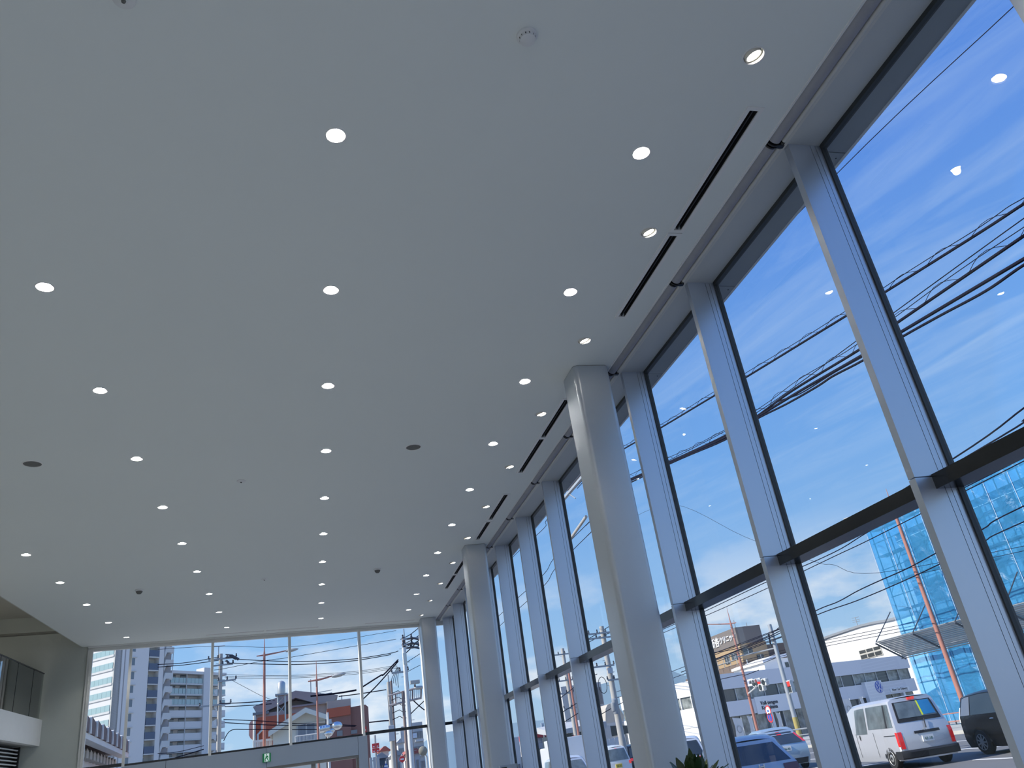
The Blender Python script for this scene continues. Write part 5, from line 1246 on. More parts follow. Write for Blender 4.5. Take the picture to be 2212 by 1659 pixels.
MB().tube([OR.P(*oq(365, 900), 0.25), OR.P(*oq(365, 1010), 0.25), OR.P(*oq(295, 1085), 0.25), OR.P(*oq(295, 1290), 0.25)], 0.09, n=6).build('drain_pipe', 'cream_house', ob)
r0 = oq(1470, 645); r1 = oq(1870, 585); r2 = oq(2130, 560); r3 = oq(2180, 600)
OR.poly([(r0[0], G), r0, r1, (r1[0], G)], -5.5, 0).build('right_wall', 'brown_brick', ob)
OR.poly([r0, r1, (r1[0], r1[1]-0.7), (r0[0], r0[1]-0.7)], 0, 0.1).build('right_band', 'orange_tile', ob)
OR.poly([(r1[0], G), (r1[0], r1[1]-0.1), (r2[0], r2[1]), r3, (r3[0], G)], -5.5, -0.4).build('right_bay', 'brown_brick', ob)
for (a, b, c, d) in ((1640, 1740, 1020, 1100), (1880, 1990, 1010, 1060)):
    x0, z1 = oq(a, c); x1, z0 = oq(b, d); OR.box(x0, x1, z0, z1, 0, 0.05).build('window', 'win_far', ob)
hall = thing('gabled_hall', 'grey building with a low gabled roof rising behind the orange one', 'building', (0, 80, G))
HF2 = Fac((0, 80.0), (1, 0))
def hq(x, y): return HF2.at(*C_(x, y))
e0, e1, ap, e2 = hq(205, 605), hq(225, 690), hq(935, 330), hq(1660, 405)
w0, w1 = hq(350, 620), hq(1500, 470)
HF2.poly([(w0[0], G), (w0[0], w0[1]-0.1), (ap[0], ap[1]-0.7), (w1[0], w1[1]-0.4), (w1[0], G)], -9, -1.5).build('gable_wall', 'grey_concrete', hall)
HF2.poly([e0, ap, (ap[0], ap[1]-0.62), (e0[0]+0.4, e0[1]-0.75)], -10, 0).build('roof_slope', 'grey_roof', hall)
HF2.poly([ap, e2, (e2[0]-0.8, e2[1]-0.95), (ap[0], ap[1]-0.62)], -10, 0).build('roof_slope', 'grey_roof', hall)
x0, z0 = hq(215, 760); x1, z1 = hq(760, 640)
HF2.box(x0, x1, G, hq(480, 715)[1], -8, 0.6).build('lower_storey', 'grey_concrete', hall)
HF2.box(x0, hq(490, 715)[0], hq(300, 760)[1], hq(300, 715)[1], 0.6, 0.9).build('gutter', 'win_far', hall)
x0, _ = hq(840, 600); x1, zq = hq(1470, 545); 
HF2.box(x0, x1, G, hq(1150, 570)[1], -1.4, 0.5).build('lower_storey', 'grey_concrete', hall)
HF2.box(x0, x1, hq(1150, 600)[1], hq(1150, 570)[1], 0.5, 0.8).build('gutter', 'grey_roof', hall)
x0, z0 = hq(1470, 600); x1, z1 = hq(1865, 490)
HF2.box(x0, x1, G, (hq(1500, 540)[1]+z1)/2, -1, 1.5).build('annex', 'beige_wall', hall)
for (a, b, c) in ((1190, 95, 360), (1733, 370, 490)):
    x, zt_ = hq(a, b); _, zb_ = hq(a, c); MB().tube([HF2.P(x, zb_-0.8, -2), HF2.P(x, zt_, -2)], 0.05, n=5).build('aerial', 'steel_grey', hall)
for (a, b, c) in ((1360, 330, 400),):
    x, zt_ = hq(a, b); _, zb_ = hq(a, c); MB().tube([HF2.P(x, zb_-0.8, -2), HF2.P(x, zt_, -2)], 0.05, n=5).build('aerial', 'steel_grey', hall)
    for f in (0.0, 0.25, 0.45): MB().tube([HF2.P(x-1.0, zt_-f, -2), HF2.P(x+1.1, zt_-f+0.15, -2)], 0.03, n=4).build('aerial_arm', 'steel_grey', hall)
# ---- steel water tank on legs
tk = thing('water_tank', 'cylindrical steel water tank on a lattice stand over the orange roof', 'water tank', (0, 66, G))
TF = Fac((0, 66.0), (1, 0))
x0, z1 = TF.at(*C_(625, 215)); x1, z0 = TF.at(*C_(762, 380)); xc = (x0+x1)/2; rr = abs(x1-x0)/2
MB().lathe([(rr*0.98, z0), (rr, z0+0.05), (rr, z1), (rr*0.7, z1+0.12), (0.0001, z1+0.2)], (xc, 66, 0), n=20).build('tank', 'steel_tank', tk, smooth=True)
MB().box((xc-rr-0.15, 66-rr-0.15, z0-0.12), (xc+rr+0.15, 66+rr+0.15, z0)).build('platform', 'steel_grey', tk)
zb_ = TF.at(*C_(640, 740))[1]
for sx in (-1, 1):
    for sy in (-1, 1):
        MB().tube([(xc+sx*rr*0.9, 66+sy*rr*0.9, z0), (xc+sx*rr*1.15, 66+sy*rr*1.15, G)], 0.05, n=5).build('leg', 'steel_tank', tk)
    for k in range(2):
        za = z0-0.1-(z0-zb_)*k/2; zc = z0-(z0-zb_)*(k+1)/2
        MB().tube([(xc-sx*rr, 66-rr, za), (xc+sx*rr, 66-rr, zc)], 0.03, n=4).build('brace', 'steel_tank', tk)
# ---- cream gabled house
YH = 50.0
CF = Fac((0, YH), (1, 0))
def cq(x, y): return CF.at(*C_(x, y))
ch = thing('cream_house', 'cream two-storey house with a low gable facing the end glazing', 'house', (-1, YH, G))
el, apx, er_ = cq(480, 1030), cq(1110, 625), cq(1475, 745)
wl = cq(550, 1060)[0]; wr = cq(1440, 780)[0]
ymid = cq(840, 830)
CF.poly([(wl, G), (wl, cq(550, 1010)[1]), (apx[0], apx[1]-0.25), (wr, cq(1440, 765)[1]), (wr, G)], -9, 0).build('wall', 'cream_house', ch)
for a, b in ((el, apx), (apx, er_)):
    CF.poly([(a[0], a[1]-0.22), (b[0], b[1]-0.22), b, a], -9.5, 0.55).build('roof_slope', 'grey_roof' if a is el else 'grey_roof', ch)
    CF.poly([(a[0], a[1]-0.30), (b[0], b[1]-0.30), (b[0], b[1]-0.04), (a[0], a[1]-0.04)], 0.5, 0.6).build('barge_board', 'cream_house', ch)
wx0, wz1 = cq(965, 925); wx1, wz0 = cq(1275, 1085)
wf_ = CF.box(wx0-0.05, wx1+0.05, wz0-0.3, wz1+0.05, 0, 0.05).build('window', 'alu', ch)
xm = (wx0+wx1)/2
for a, b in ((wx0, xm), (xm, wx1)): CF.box(a+0.04, b-0.04, wz0-0.2, wz1, 0.05, 0.07).build('pane', 'curtain', wf_)
CF.box(cq(1330, 900)[0], wr, cq(1380, 1030)[1], cq(1380, 875)[1], -0.05, 0.03).build('side_panel', 'beige_wall', ch)
CF.box(wl+1.0, wr, cq(1150, 895)[1]-0.05, cq(1150, 895)[1]+0.03, 0, 0.06).build('string_course', 'plaster_white', ch)
rz0, rz1 = cq(1120, 1180)[1]-0.8, cq(1120, 1105)[1]
for zz_ in (rz0+0.1, rz1): MB().tube([CF.P(wx0-0.1, zz_, 0.9), CF.P(wx1+0.3, zz_, 0.9)], 0.03, n=5).build('balcony_rail', 'pole_white', ch)
for k in range(20): MB().tube([CF.P(wx0-0.1+(wx1-wx0+0.4)*k/19, rz0, 0.9), CF.P(wx0-0.1+(wx1-wx0+0.4)*k/19, rz1, 0.9)], 0.018, n=4).build('baluster', 'pole_white', ch)
# white fence at the foot of the orange wall
fx0, fz1 = cq(215, 1215); fx1, _ = cq(545, 1170)
fn = thing('roof_fence', 'white slatted balcony fence left of the cream house', 'fence', (fx0, YH+3, G))
FF = Fac((0, YH+3), (1, 0)); fx0, fz1 = FF.at(*C_(215, 1215)); fx1, _ = FF.at(*C_(545, 1180))
for k in range(16): FF.box(fx0+(fx1-fx0)*k/16, fx0+(fx1-fx0)*(k+0.6)/16, G, fz1, 0, 0.04).build('slat', 'pole_white', fn)
FF.box(fx0, fx1, fz1-0.02, fz1+0.10, -0.03, 0.06).build('rail', 'pole_white', fn)

# ---- town in the lower right pane
mat('town_grey', (0.50, 0.51, 0.52), 0.8, noise=(0.3, 0.4)); mat('town_pale', (0.66, 0.66, 0.66), 0.8, noise=(0.3, 0.3)); mat('roof_red', (0.42, 0.13, 0.10), 0.7, noise=(0.6, 0.4)); mat('sign_red', (0.78, 0.06, 0.06), 0.45, noise=(2, 0.2)); mat('sign_blue', (0.03, 0.12, 0.50), 0.45, noise=(2, 0.1)); mat('sign_pale', (0.70, 0.76, 0.84), 0.5, noise=(2, 0.2))
DF = Fac((0, 120.0), (1, 0))
def dq(F_, x, y): return F_.at(*D_(x, y))
fb = thing('grey_apartment_block', 'pale grey apartment block behind the white pole', 'building', (dq(DF, 900, 1200)[0], 120, G))
x0 = dq(DF, 770, 1100)[0]; x1 = dq(DF, 1010, 1050)[0]; z1 = dq(DF, 880, 915)[1]
DF.box(x0, x1, G, z1, -10, 0).build('wall', 'town_grey', fb)
for i in range(9):
    z = z1-1.2-1.9*i
    if z < 0.5: break
    for k in range(4):
        a = x0+0.6+(x1-x0-0.6)*k/4; w_ = DF.box(a, a+(x1-x0)*0.16, z-0.9, z, 0, 0.06).build('window', 'win_far', fb)
    DF.box(x0+(x1-x0)*0.45, x1, z-1.3, z-1.05, 0, 0.35).build('balcony_slab', 'town_pale', fb)
px0, pz1 = dq(DF, 790, 1105); px1, pz0 = dq(DF, 910, 1165)
DF.box(px0, px1, pz0, pz1, 0.4, 0.55).build('sign_board', 'sign_pale', fb)
for k in range(4): DF.box(px0+(px1-px0)*(0.12+0.2*k), px0+(px1-px0)*(0.26+0.2*k), pz0+0.3, pz1-0.3, 0.55, 0.6).build('sign_mark', 'sign_blue', fb)
specs = [('low_town_house', 'small house with a red roof under the distant blue hill', 96, 330, 450, 1385, 'town_pale', 'roof_red'), ('low_town_house', 'dark blue-fronted low building below the red-roofed house', 82, 290, 400, 1500, 'navy_panel', 'town_grey'),
         ('low_town_house', 'white low building between the grey poles', 88, 530, 640, 1455, 'town_pale', 'town_grey'), ('low_town_house', 'pale building with dark windows behind the brown pole', 108, 600, 700, 1250, 'town_pale', 'town_grey'), ('low_town_house', 'low pale shop row before the grey apartment block', 92, 740, 960, 1430, 'town_pale', 'roof_red')]
for nm, lab, y_, a, b, c, m_, r_ in specs:
    F_ = Fac((0, float(y_)), (1, 0)); x0 = dq(F_, a, c)[0]; x1 = dq(F_, b, c)[0]; z1 = dq(F_, (a+b)/2, c)[1]
    t = thing(nm, lab, 'building', ((x0+x1)/2, y_, G))
    F_.box(x0, x1, G, z1, -6, 0).build('wall', m_, t); F_.poly([(x0-0.3, z1), (x1+0.3, z1), (x1-0.3, z1+0.5), (x0+0.3, z1+0.5)], -6, 0.3).build('roof', r_, t)
    for k in range(3): F_.box(x0+(x1-x0)*(0.1+0.3*k), x0+(x1-x0)*(0.28+0.3*k), z1-1.6, z1-0.6, 0, 0.05).build('window', 'win_far', t)
# red and white square sign
SF_ = Fac((0, 70.0), (1, 0))
x0, z1 = dq(SF_, 175, 1262); x1, z0 = dq(SF_, 305, 1400)
t = thing('square_sign', 'red and white four-panel shop sign on a pole beyond the entrance', 'sign', ((x0+x1)/2, 70, G))
MB().tube([((x0+x1)/2, 70.1, G), ((x0+x1)/2, 70.1, z1+0.6)], 0.08, n=6).build('pole', 'steel_grey', t)
for i in range(2):
    for j in range(2):
        a = x0+(x1-x0)*(0.5*i+0.02); b = x0+(x1-x0)*(0.5*i+0.47); c = z0+(z1-z0)*(0.5*j+0.02); d = z0+(z1-z0)*(0.5*j+0.48)
        pnl = SF_.box(a, b, c, d, 0, 0.12).build('panel', 'sign_red', t)
        SF_.box(a+(b-a)*0.25, b-(b-a)*0.3, c+(d-c)*0.2, c+(d-c)*0.4, 0.12, 0.15).build('mark', 'letter_white', pnl)
x0, _ = dq(SF_, 105, 1490); x1, z1 = dq(SF_, 275, 1485)
t = thing('boundary_wall', 'pale grey low wall just right of the entrance panels', 'wall', (x0, 68, G))
for k in range(3): MB().box((x0+(x1-x0)*k/3+0.03, 68, G), (x0+(x1-x0)*(k+1)/3-0.03, 68.2, z1)).build('panel', 'town_grey', t)
# hills
mat('hill_haze', (0.20, 0.29, 0.36), 0.95, noise=(0.004, 0.5))  # blue-grey, with distance haze put into the forest colour
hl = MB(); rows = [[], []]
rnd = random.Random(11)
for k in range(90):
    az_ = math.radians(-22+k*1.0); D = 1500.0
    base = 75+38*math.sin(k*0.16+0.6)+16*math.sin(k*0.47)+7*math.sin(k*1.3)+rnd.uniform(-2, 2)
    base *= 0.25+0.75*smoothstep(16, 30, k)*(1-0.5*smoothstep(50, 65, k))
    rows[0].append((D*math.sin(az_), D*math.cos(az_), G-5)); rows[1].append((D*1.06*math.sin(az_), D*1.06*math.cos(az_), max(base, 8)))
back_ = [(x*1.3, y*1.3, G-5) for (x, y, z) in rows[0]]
hl = hl.grid([rows[0], rows[1], back_]).build('hills', 'hill_haze', smooth=True); tag(hl, 'blue distant hills beyond the town', 'hills', kind='structure')
# =================================================================== LAMPS, POLES, SIGNALS, WIRES
mat('lamp_post_red', (0.44, 0.19, 0.145), 0.5, noise=(1.5, 0.4), dark=0.8); mat('lamp_head', (0.46, 0.46, 0.44), 0.45, noise=(3, 0.2)); mat('lamp_glass', (0.55, 0.55, 0.52), 0.2, noise=(4, 0.1))
mat('pole_concrete', (0.46, 0.44, 0.41), 0.85, noise=(1.2, 0.4)); mat('pole_grey', (0.42, 0.45, 0.48), 0.5, metal=0.3, noise=(1.5, 0.3)); mat('pole_brown', (0.27, 0.20, 0.18), 0.7, noise=(1.5, 0.4)); mat('box_grey', (0.52, 0.56, 0.60), 0.5, noise=(2, 0.2))
mat('wire', (0.008, 0.008, 0.020), 0.8, spec=0.1, noise=(1, 0.1)); mat('insulator', (0.05, 0.055, 0.07), 0.3, noise=(4, 0.2)); mat('signal_body', (0.62, 0.63, 0.62), 0.45, noise=(3, 0.2)); mat('lens_dark', (0.04, 0.05, 0.05), 0.2, noise=(5, 0.2)); mat('lens_red', (0.8, 0.03, 0.02), 0.2, emit=(1, 0.08, 0.05), emit_s=0.3)
mat('gantry_steel', (0.42, 0.37, 0.36), 0.5, noise=(2, 0.3))
mat('mirror_back', (0.34, 0.32, 0.25), 0.5, noise=(3, 0.2)); mat('pole_yellow', (0.45, 0.36, 0.12), 0.5, noise=(3, 0.2))
def street_lamp(label, base, zc, ztop, head, r=0.10, flip=1):
    """red lamp post: base (x, y), arm height zc, spike top ztop, head point"""
    x, y = base; t = thing('street_lamp', label, 'street lamp', (x, y, G), 'red street lamps along the roads')
    MB().tube([(x, y, G), (x, y, zc*0.45), (x, y, zc)], [r, r*0.85, r*0.68], n=10).build('post', 'lamp_post_red', t, smooth=True)
    MB().tube([(x, y, zc), (x, y, zc+0.25), (x, y, ztop)], [r*0.6, r*0.35, 0.012], n=8).build('spike', 'lamp_post_red', t, smooth=True)
    MB().tube([(x, y, G), (x, y, G+0.5)], r*1.5, n=10).build('base', 'lamp_post_red', t, smooth=True)
    h = Vector(head); p0 = Vector((x, y, zc)); d = (h-p0); dn = Vector((d.x, d.y, 0)).normalized()
    MB().tube([p0-dn*0.45+Vector((0, 0, -0.02)), p0+dn*0.1, p0+d*0.45, h-dn*0.3], [0.03, 0.055, 0.04, 0.03], n=8).build('arm', 'lamp_post_red', t, smooth=True)
    rows = []
    ax = d.normalized(); sx = dn.cross(Vector((0, 0, 1)))
    for i in range(9):
        f = i/8; w = 0.15*math.sin(PI*min(1, 0.12+f*0.86))**0.7; c = h-ax*0.38+ax*0.76*f
        rows.append([c+sx*w*math.cos(a)+Vector((0, 0, 0.10*math.sin(a)*(w/0.15)*1.1)) for a in np.linspace(0, 2*PI, 13)])
    hd = MB().grid(rows).build('head', 'lamp_head', t, smooth=True, fix=True)
    MB().ball(h+Vector((0, 0, -0.05))-ax*0.0, 0.10, 8, (1.2 if abs(dn.x) > 0.6 else 0.8, 1.2 if abs(dn.y) > 0.6 else 0.8, 0.35)).build('lens', 'lamp_glass', hd, smooth=True)
    return t
# the two seen through the end glazing
def ylamp(label, pc, ptop, ph, y, r):
    c = PY(*pc, y); tp = PY(*ptop, y); h = PY(*ph, y); street_lamp(label, (c.x, y), c.z, tp.z, h, r)
ylamp('taller red street lamp seen through the end glazing beside the concrete pole', (571, 1415), (570, 1372), (631, 1404), 52.0, 0.105)
ylamp('lower red street lamp in front of the cream house', (684, 1469), (683, 1427), (732, 1458), 46.0, 0.075)
c = PX(1578.5, 1347, 33.5); tp = PX(1568, 1313, 33.5); h = PX(1540, 1346, 33.5)
street_lamp('red street lamp with its arm to the left before the clinic', (33.5, c.y), c.z, tp.z, (33.5-1.9, c.y+1.6, c.z+0.35), 0.13)
c = PX(1935, 1115, 34.4); tp = PX(1913, 1056, 34.4)
street_lamp('red street lamp in front of the blue scaffold sheets', (34.4, c.y), c.z, tp.z, (34.4-2.2, c.y+1.3, c.z+0.4), 0.15)
# thin red post behind the mullions
p0 = PY(1252, 1600, 60.0); p1 = PY(1240, 1530, 60.0)
t = thing('red_post', 'thin red post beside the round stop sign between mullions', 'post', (p0.x, 60, G))
MB().tube([(p0.x, 60, G), (p0.x, 60, PY(1225, 1440, 60).z)], 0.09, n=8).build('post', 'lamp_post_red', t, smooth=True)
MB().tube([(p0.x, 60, PY(1225, 1440, 60).z-0.2), (p0.x+1.8, 60, PY(1225, 1440, 60).z+0.1)], 0.05, n=6).build('arm', 'lamp_post_red', t, smooth=True)

def utility_pole(name, label, x, y, ztop, r, m='pole_concrete', arms=(), steps=True):
    t = thing(name, label, 'utility pole', (x, y, G))
    MB().tube([(x, y, G), (x, y, ztop)], [r*1.25, r*0.85], n=12).build('shaft', m, t, smooth=True)
    for (z, l0, l1, dy) in arms:
        a = MB().box((x-l0, y-r-0.08, z-0.05), (x+l1, y-r, z+0.05)).build('crossarm', 'steel_grey', t)
        k = max(2, int((l0+l1)/0.55))
        for i in range(k+1):
            xi = x-l0+(l0+l1)*i/k
            MB().lathe([(0.05, 0.05), (0.06, 0.12), (0.035, 0.16), (0.055, 0.22), (0.0001, 0.27)], (xi, y-r-0.04, z), n=8).build('insulator', 'insulator', a, smooth=True)
    if steps:
        for i in range(14):
            z = ztop-0.6-0.75*i
            if z < 1.5: break
            MB().tube([(x+(r+0.16)*(1 if i % 2 else -1), y, z), (x, y, z)], 0.014, n=4).build('step', 'steel_grey', t)
    return t
# concrete pole by the tower
yp = 58.0; c = PY(480.5, 1412, yp)
up1 = utility_pole('concrete_pole', 'pale concrete utility pole between tower wing and street lamp', c.x-0.1, yp, c.z, 0.14, arms=((c.z-0.35, 0.75, 1.0, 0), (c.z-0.75, 0.5, 0.8, 0), (PY(480, 1472, yp).z, 0.1, 1.0, 0), (PY(480, 1522, yp).z, 1.2, 0.7, 0)))
for i in range(8):
    z = PY(478, 1487, yp).z-0.92*i
    MB().prism([(c.x-0.1-0.16, yp-0.1, z), (c.x-0.1-0.36, yp-0.1, z-0.12), (c.x-0.1-0.30, yp-0.1, z-0.30), (c.x-0.1-0.16, yp-0.1, z-0.42)], (0, 0.12, 0)).build('spiral_guard', 'pole_white', up1)
tz = PY(474, 1396, yp).z
MB().tube([(c.x-0.25, yp, c.z-0.4), (c.x-0.25, yp, tz)], 0.03, n=5).build('ground_wire_mast', 'steel_grey', up1)
MB().tube([(c.x-0.65, yp, tz), (c.x+0.15, yp, tz)], 0.03, n=5).build('mast_arm', 'steel_grey', up1)
for k, (a, b) in enumerate((((160, 200), (330, 265)), ((160, 240), (300, 255)), ((150, 290), (200, 310)))):
    p = PY(*E_z(*a), yp-0.3); q = PY(*E_z(*b), yp-0.3); MB().tube([p, p.lerp(q, 0.5)+Vector((0, 0, 0.10)), q], [0.03, 0.07, 0.10], n=6).build('dead_end_clamp', 'insulator', up1, smooth=True)
p = PY(*Z2(120, 1215), yp-1); q = PY(*Z2(80, 1320), yp-1)
# white steel pole with the brown pole behind it
def lean_pole(name, label, ptop, pbot, y, r0, r1, m, cat='pole'):
    a = PY(*ptop, y); b = PY(*pbot, y); xb = b.x+(a.x-b.x)*0.0
    t = thing(name, label, cat, (b.x, y, G)); MB().tube([(b.x, y, G), (a.x, y, a.z)], [r0, r1], n=14).build('shaft', m, t, smooth=True); return t, a, b
wp_, a, b = lean_pole('steel_pole', 'smooth white steel pole at the right of the end glazing', (872, 1399), (886, 1600), 38.0, 0.115, 0.085, 'pole_white')
bx = PY(*Z2(1910, 505), 38.0)
MB().box((bx.x-0.02, 37.9, bx.z-0.25), (bx.x+0.14, 38.1, bx.z+0.25)).build('junction_box', 'cream_house', wp_)
MB().tube([(bx.x+0.06, 38, bx.z-0.25), (bx.x+0.05, 38, bx.z-0.7), (a.x+0.05, 38, bx.z-0.85)], 0.018, n=5).build('conduit', 'pole_white', wp_)
c = PY(862, 1378, 46.0); cb = PY(896, 1600, 46.0)
up2 = utility_pole('brown_pole', 'slim brown utility pole behind the white steel pole', PY(879, 1480, 46.0).x, 46.0, c.z, 0.11, 'pole_brown', arms=((PY(870, 1382, 46).z, 0.05, 0.9, 0), (PY(870, 1394, 46).z, 0.05, 0.9, 0), (PY(870, 1402, 46).z, 0.05, 0.8, 0), (PY(870, 1452, 46).z, 0.8, 0.1, 0)))
MB().tube([(PY(866, 1380, 46.0).x+0.2, 46.0, c.z), (PY(866, 1380, 46.0).x+0.2, 46.0, PY(858, 1360, 46).z)], 0.03, n=5).build('mast', 'steel_grey', up2)
for yy in (1382, 1393, 1401):
    p = PY(869, yy, 45.7); MB().tube([p+Vector((0.25, 0, 0)), p+Vector((0.55, 0, 0.05)), p+Vector((0.95, 0, -0.10))], [0.03, 0.06, 0.045], n=6).build('dead_end_clamp', 'insulator', up2, smooth=True)
# twin dark pole
for k, (ux, ut, rr, lab) in enumerate(((838, 1473, 0.12, 'thick dark grey pole left of the sign gantry'), (844, 1471, 0.07, 'slimmer pole strapped beside the thick dark grey pole'))):
    yk = 48.0+0.5*k; a = PY(ux, ut, yk); xb = PY(ux+6, 1550, yk).x
    t = utility_pole('grey_pole', lab, xb, yk, a.z, rr, 'pole_brown' if k else 'pole_concrete', steps=(k == 1))
    if k == 0:
        MB().tube([(xb, yk, a.z), (xb, yk, PY(837, 1458, yk).z)], 0.03, n=5).build('mast', 'steel_grey', t)
        for (u0, v0, u1, v1) in ((838, 1568, 853, 1600), (865, 1570, 874, 1602)):
            p = PY(u0, v0, yk-0.3); q = PY(u1, v1, yk-0.3)
            MB().box((p.x, yk-0.45, q.z), (q.x, yk-0.15, p.z)).build('equipment_box', 'box_grey', t, bevel=0.02)
        for j in range(5):
            z = PY(838, 1500+14*j, yk).z
            MB().tube([(xb+0.1, yk-0.1, z), (xb+0.5, yk-0.1, z+0.12), (xb+0.75, yk-0.1, z-0.05), (xb+0.9, yk-0.1, z+0.02)], 0.02, n=5).build('jumper_cable', 'wire', t)
# sign gantry arm with camera
yg = 44.0
ga = thing('sign_gantry', 'brown ladder-like gantry arm with a camera on top', 'gantry', (PY(890, 1500, yg).x, yg, G))
def gp(x, y): return PY(*D_(x, y), yg)
for (p, q) in (((445, 478), (995, 325)), ((450, 640), (990, 512))):
    MB().tube([gp(*p), gp(*q)], 0.05, n=8).build('rail', 'gantry_steel', ga, smooth=True)
for k in range(13):
    f = 0.22+0.76*k/12; p = gp(445+550*f, 478-153*f); q = gp(450+540*f, 640-128*f); MB().tube([p, q], 0.022 if k % 4 else 0.045, n=6).build('rung', 'pole_grey' if k % 4 else 'pole_brown', ga)
pb = gp(690, 560); MB().tube([(pb.x, yg, G), (pb.x, yg, gp(660, 405).z)], [0.10, 0.07], n=10).build('post', 'pole_brown', ga, smooth=True)
p = gp(880, 290); MB().tube([gp(885, 360), p], 0.05, n=8).build('camera_stalk', 'pole_brown', ga)
q = gp(880, 252); MB().box((q.x-0.25, yg-0.12, q.z-0.09), (q.x+0.25, yg+0.12, q.z+0.09)).build('camera', 'lamp_head', ga, bevel=0.02)
q = gp(945, 345); MB().ball(q, 0.16, 8, (1.8, 0.8, 0.6)).build('floodlight', 'lamp_head', ga, smooth=True)
# signal heads seen from behind, in front of the cream house
yq = 40.0
def sq(x, y): return PY(*C_(x, y), yq)
sb_ = thing('traffic_signal', 'cluster of silver signal heads seen from behind before the cream house', 'traffic signal', (sq(1560, 1000).x, yq, G))
px_ = sq(1490, 900).x
MB().tube([(px_, yq+0.1, G), (px_, yq+0.1, sq(1480, 700).z)], [0.09, 0.05], n=10).build('post', 'pole_white', sb_, smooth=True)
MB().box((sq(1500, 870).x, yq-0.08, sq(1530, 905).z), (sq(1550, 870).x, yq+0.08, sq(1530, 820).z)).build('control_box', 'box_grey', sb_, bevel=0.01)
MB().tube([sq(1530, 840), sq(1600, 930)], 0.02, n=6).build('stay', 'pole_white', sb_)
c0, c1 = sq(1440, 985), sq(1620, 930)
MB().box((c0.x, yq-0.05, c0.z-0.14), (sq(1500, 985).x, yq+0.2, c0.z+0.18)).build('housing', 'chrome', sb_, bevel=0.03)
for k in range(3):
    p = sq(1425+28*k, 985-8*k); MB().lathe([(0.13, -0.22), (0.15, -0.2), (0.15, 0.0), (0.05, 0.04)], p+Vector((0.05*k, 0, 0)), axis='X', n=16).build('visor', 'chrome', sb_, smooth=True); MB().lathe([(0.125, -0.225), (0.0001, -0.215)], p+Vector((0.05*k, 0, 0)), axis='X', n=16).build('lens', 'lens_dark', sb_, smooth=True)
for (x_, y_, r_) in ((1640, 930, 0.20), (1500, 1060, 0.17), (1560, 1010, 0.11)):
    MB().ball(sq(x_, y_), r_, 12, (1.25, 0.8, 0.9)).build('head_shell', 'chrome', sb_, smooth=True)
# convex mirror near the corner
ym = 30.0; p = PY(914, 1622, ym)
t = thing('traffic_mirror', 'round convex traffic mirror with beige hood near the corner column', 'traffic mirror', (p.x, ym, G))
MB().lathe([(0.0001, -0.05), (0.09, -0.04), (0.15, 0.0), (0.155, 0.03), (0.13, 0.04)], p, axis='Y', n=24).build('hood', 'mirror_back', t, smooth=True)
MB().lathe([(0.14, 0.04), (0.08, 0.06), (0.0001, 0.07)], p, axis='Y', n=24).build('mirror', 'chrome', t, smooth=True)
MB().tube([(p.x+0.12, ym+0.1, G), (p.x+0.12, ym+0.1, p.z-0.2), (p.x, ym+0.05, p.z)], 0.035, n=8).build('post', 'pole_white', t, smooth=True)
# triangular and round road signs in the corner pane
for (u, v, m1, m2, lab) in ((834, 1655, 'sign_blue', 'letter_white', 'blue triangular crossing sign at the bottom of the end glazing'), (869, 1640, 'sign_red', 'letter_white', 'round red sign on the white pole')):
    p = PY(u, v, 36.0); t = thing('road_sign', lab, 'road sign', (p.x, 36.0, G))
    nS = 3 if 'triang' in lab else 20
    MB().prism([(p.x+0.12*math.sin(2*PI*k/nS), 36.0, p.z+0.12*math.cos(2*PI*k/nS)) for k in range(nS)], (0, 0.02, 0)).build('plate', m1, t)
    MB().box((p.x-0.07, 35.985, p.z-0.03), (p.x+0.07, 36.0, p.z+0.03)).build('mark', m2, t)
    MB().tube([(p.x, 36.04, G), (p.x, 36.04, p.z+0.2)], 0.03, n=6).build('post', 'pole_grey', t)

# ---- poles seen between the street mullions
def pole_between(label, ptop, pmid, y, r, arms_px, m='pole_concrete'):
    a = PY(*ptop, y); b = PY(*pmid, y)
    return utility_pole('concrete_pole', label, b.x, y, a.z, r, m, arms=[(PY(*q, y).z, l0, l1, 0) for q, l0, l1 in arms_px])
upa = pole_between('concrete utility pole left of the middle mullions over the round stop sign', (1222, 1400), (1235, 1530), 66.0, 0.17, (((1224, 1413), 1.6, 1.2), ((1226, 1470), 1.9, 0.4), ((1230, 1497), 1.4, 0.3), ((1232, 1530), 0.7, 1.2)))
yb = 50.0
upb = pole_between('tall concrete utility pole with transformers behind the nearest column', (1302, 1353), (1322, 1480), yb, 0.18, (((1304, 1368), 1.6, 1.3), ((1306, 1378), 1.2, 1.4), ((1311, 1439), 2.0, 0.3), ((1316, 1470), 0.3, 0.6)))
for (u, v) in ((1328, 1520), (1326, 1527), (1330, 1533)):
    p = PY(u, v, yb-0.4); MB().lathe([(0.16, -0.25), (0.18, -0.2), (0.18, 0.22), (0.10, 0.3), (0.0001, 0.32)], p, n=12).build('transformer', 'steel_grey', upb, smooth=True)
MB().tube([PY(1302, 1480, yb-0.3)+Vector((0.0, 0, 0.35*math.sin(k*PI/6)*1.4))+Vector((0.28*math.cos(k*PI/6), 0, 0)) for k in range(13)], 0.02, n=5).build('cable_coil', 'wire', upb)
MB().box((PY(1310, 1446, yb).x, yb-0.3, PY(1312, 1456, yb).z), (PY(1312, 1446, yb).x+0.25, yb-0.2, PY(1312, 1444, yb).z)).build('fuse_box', 'box_grey', upb)
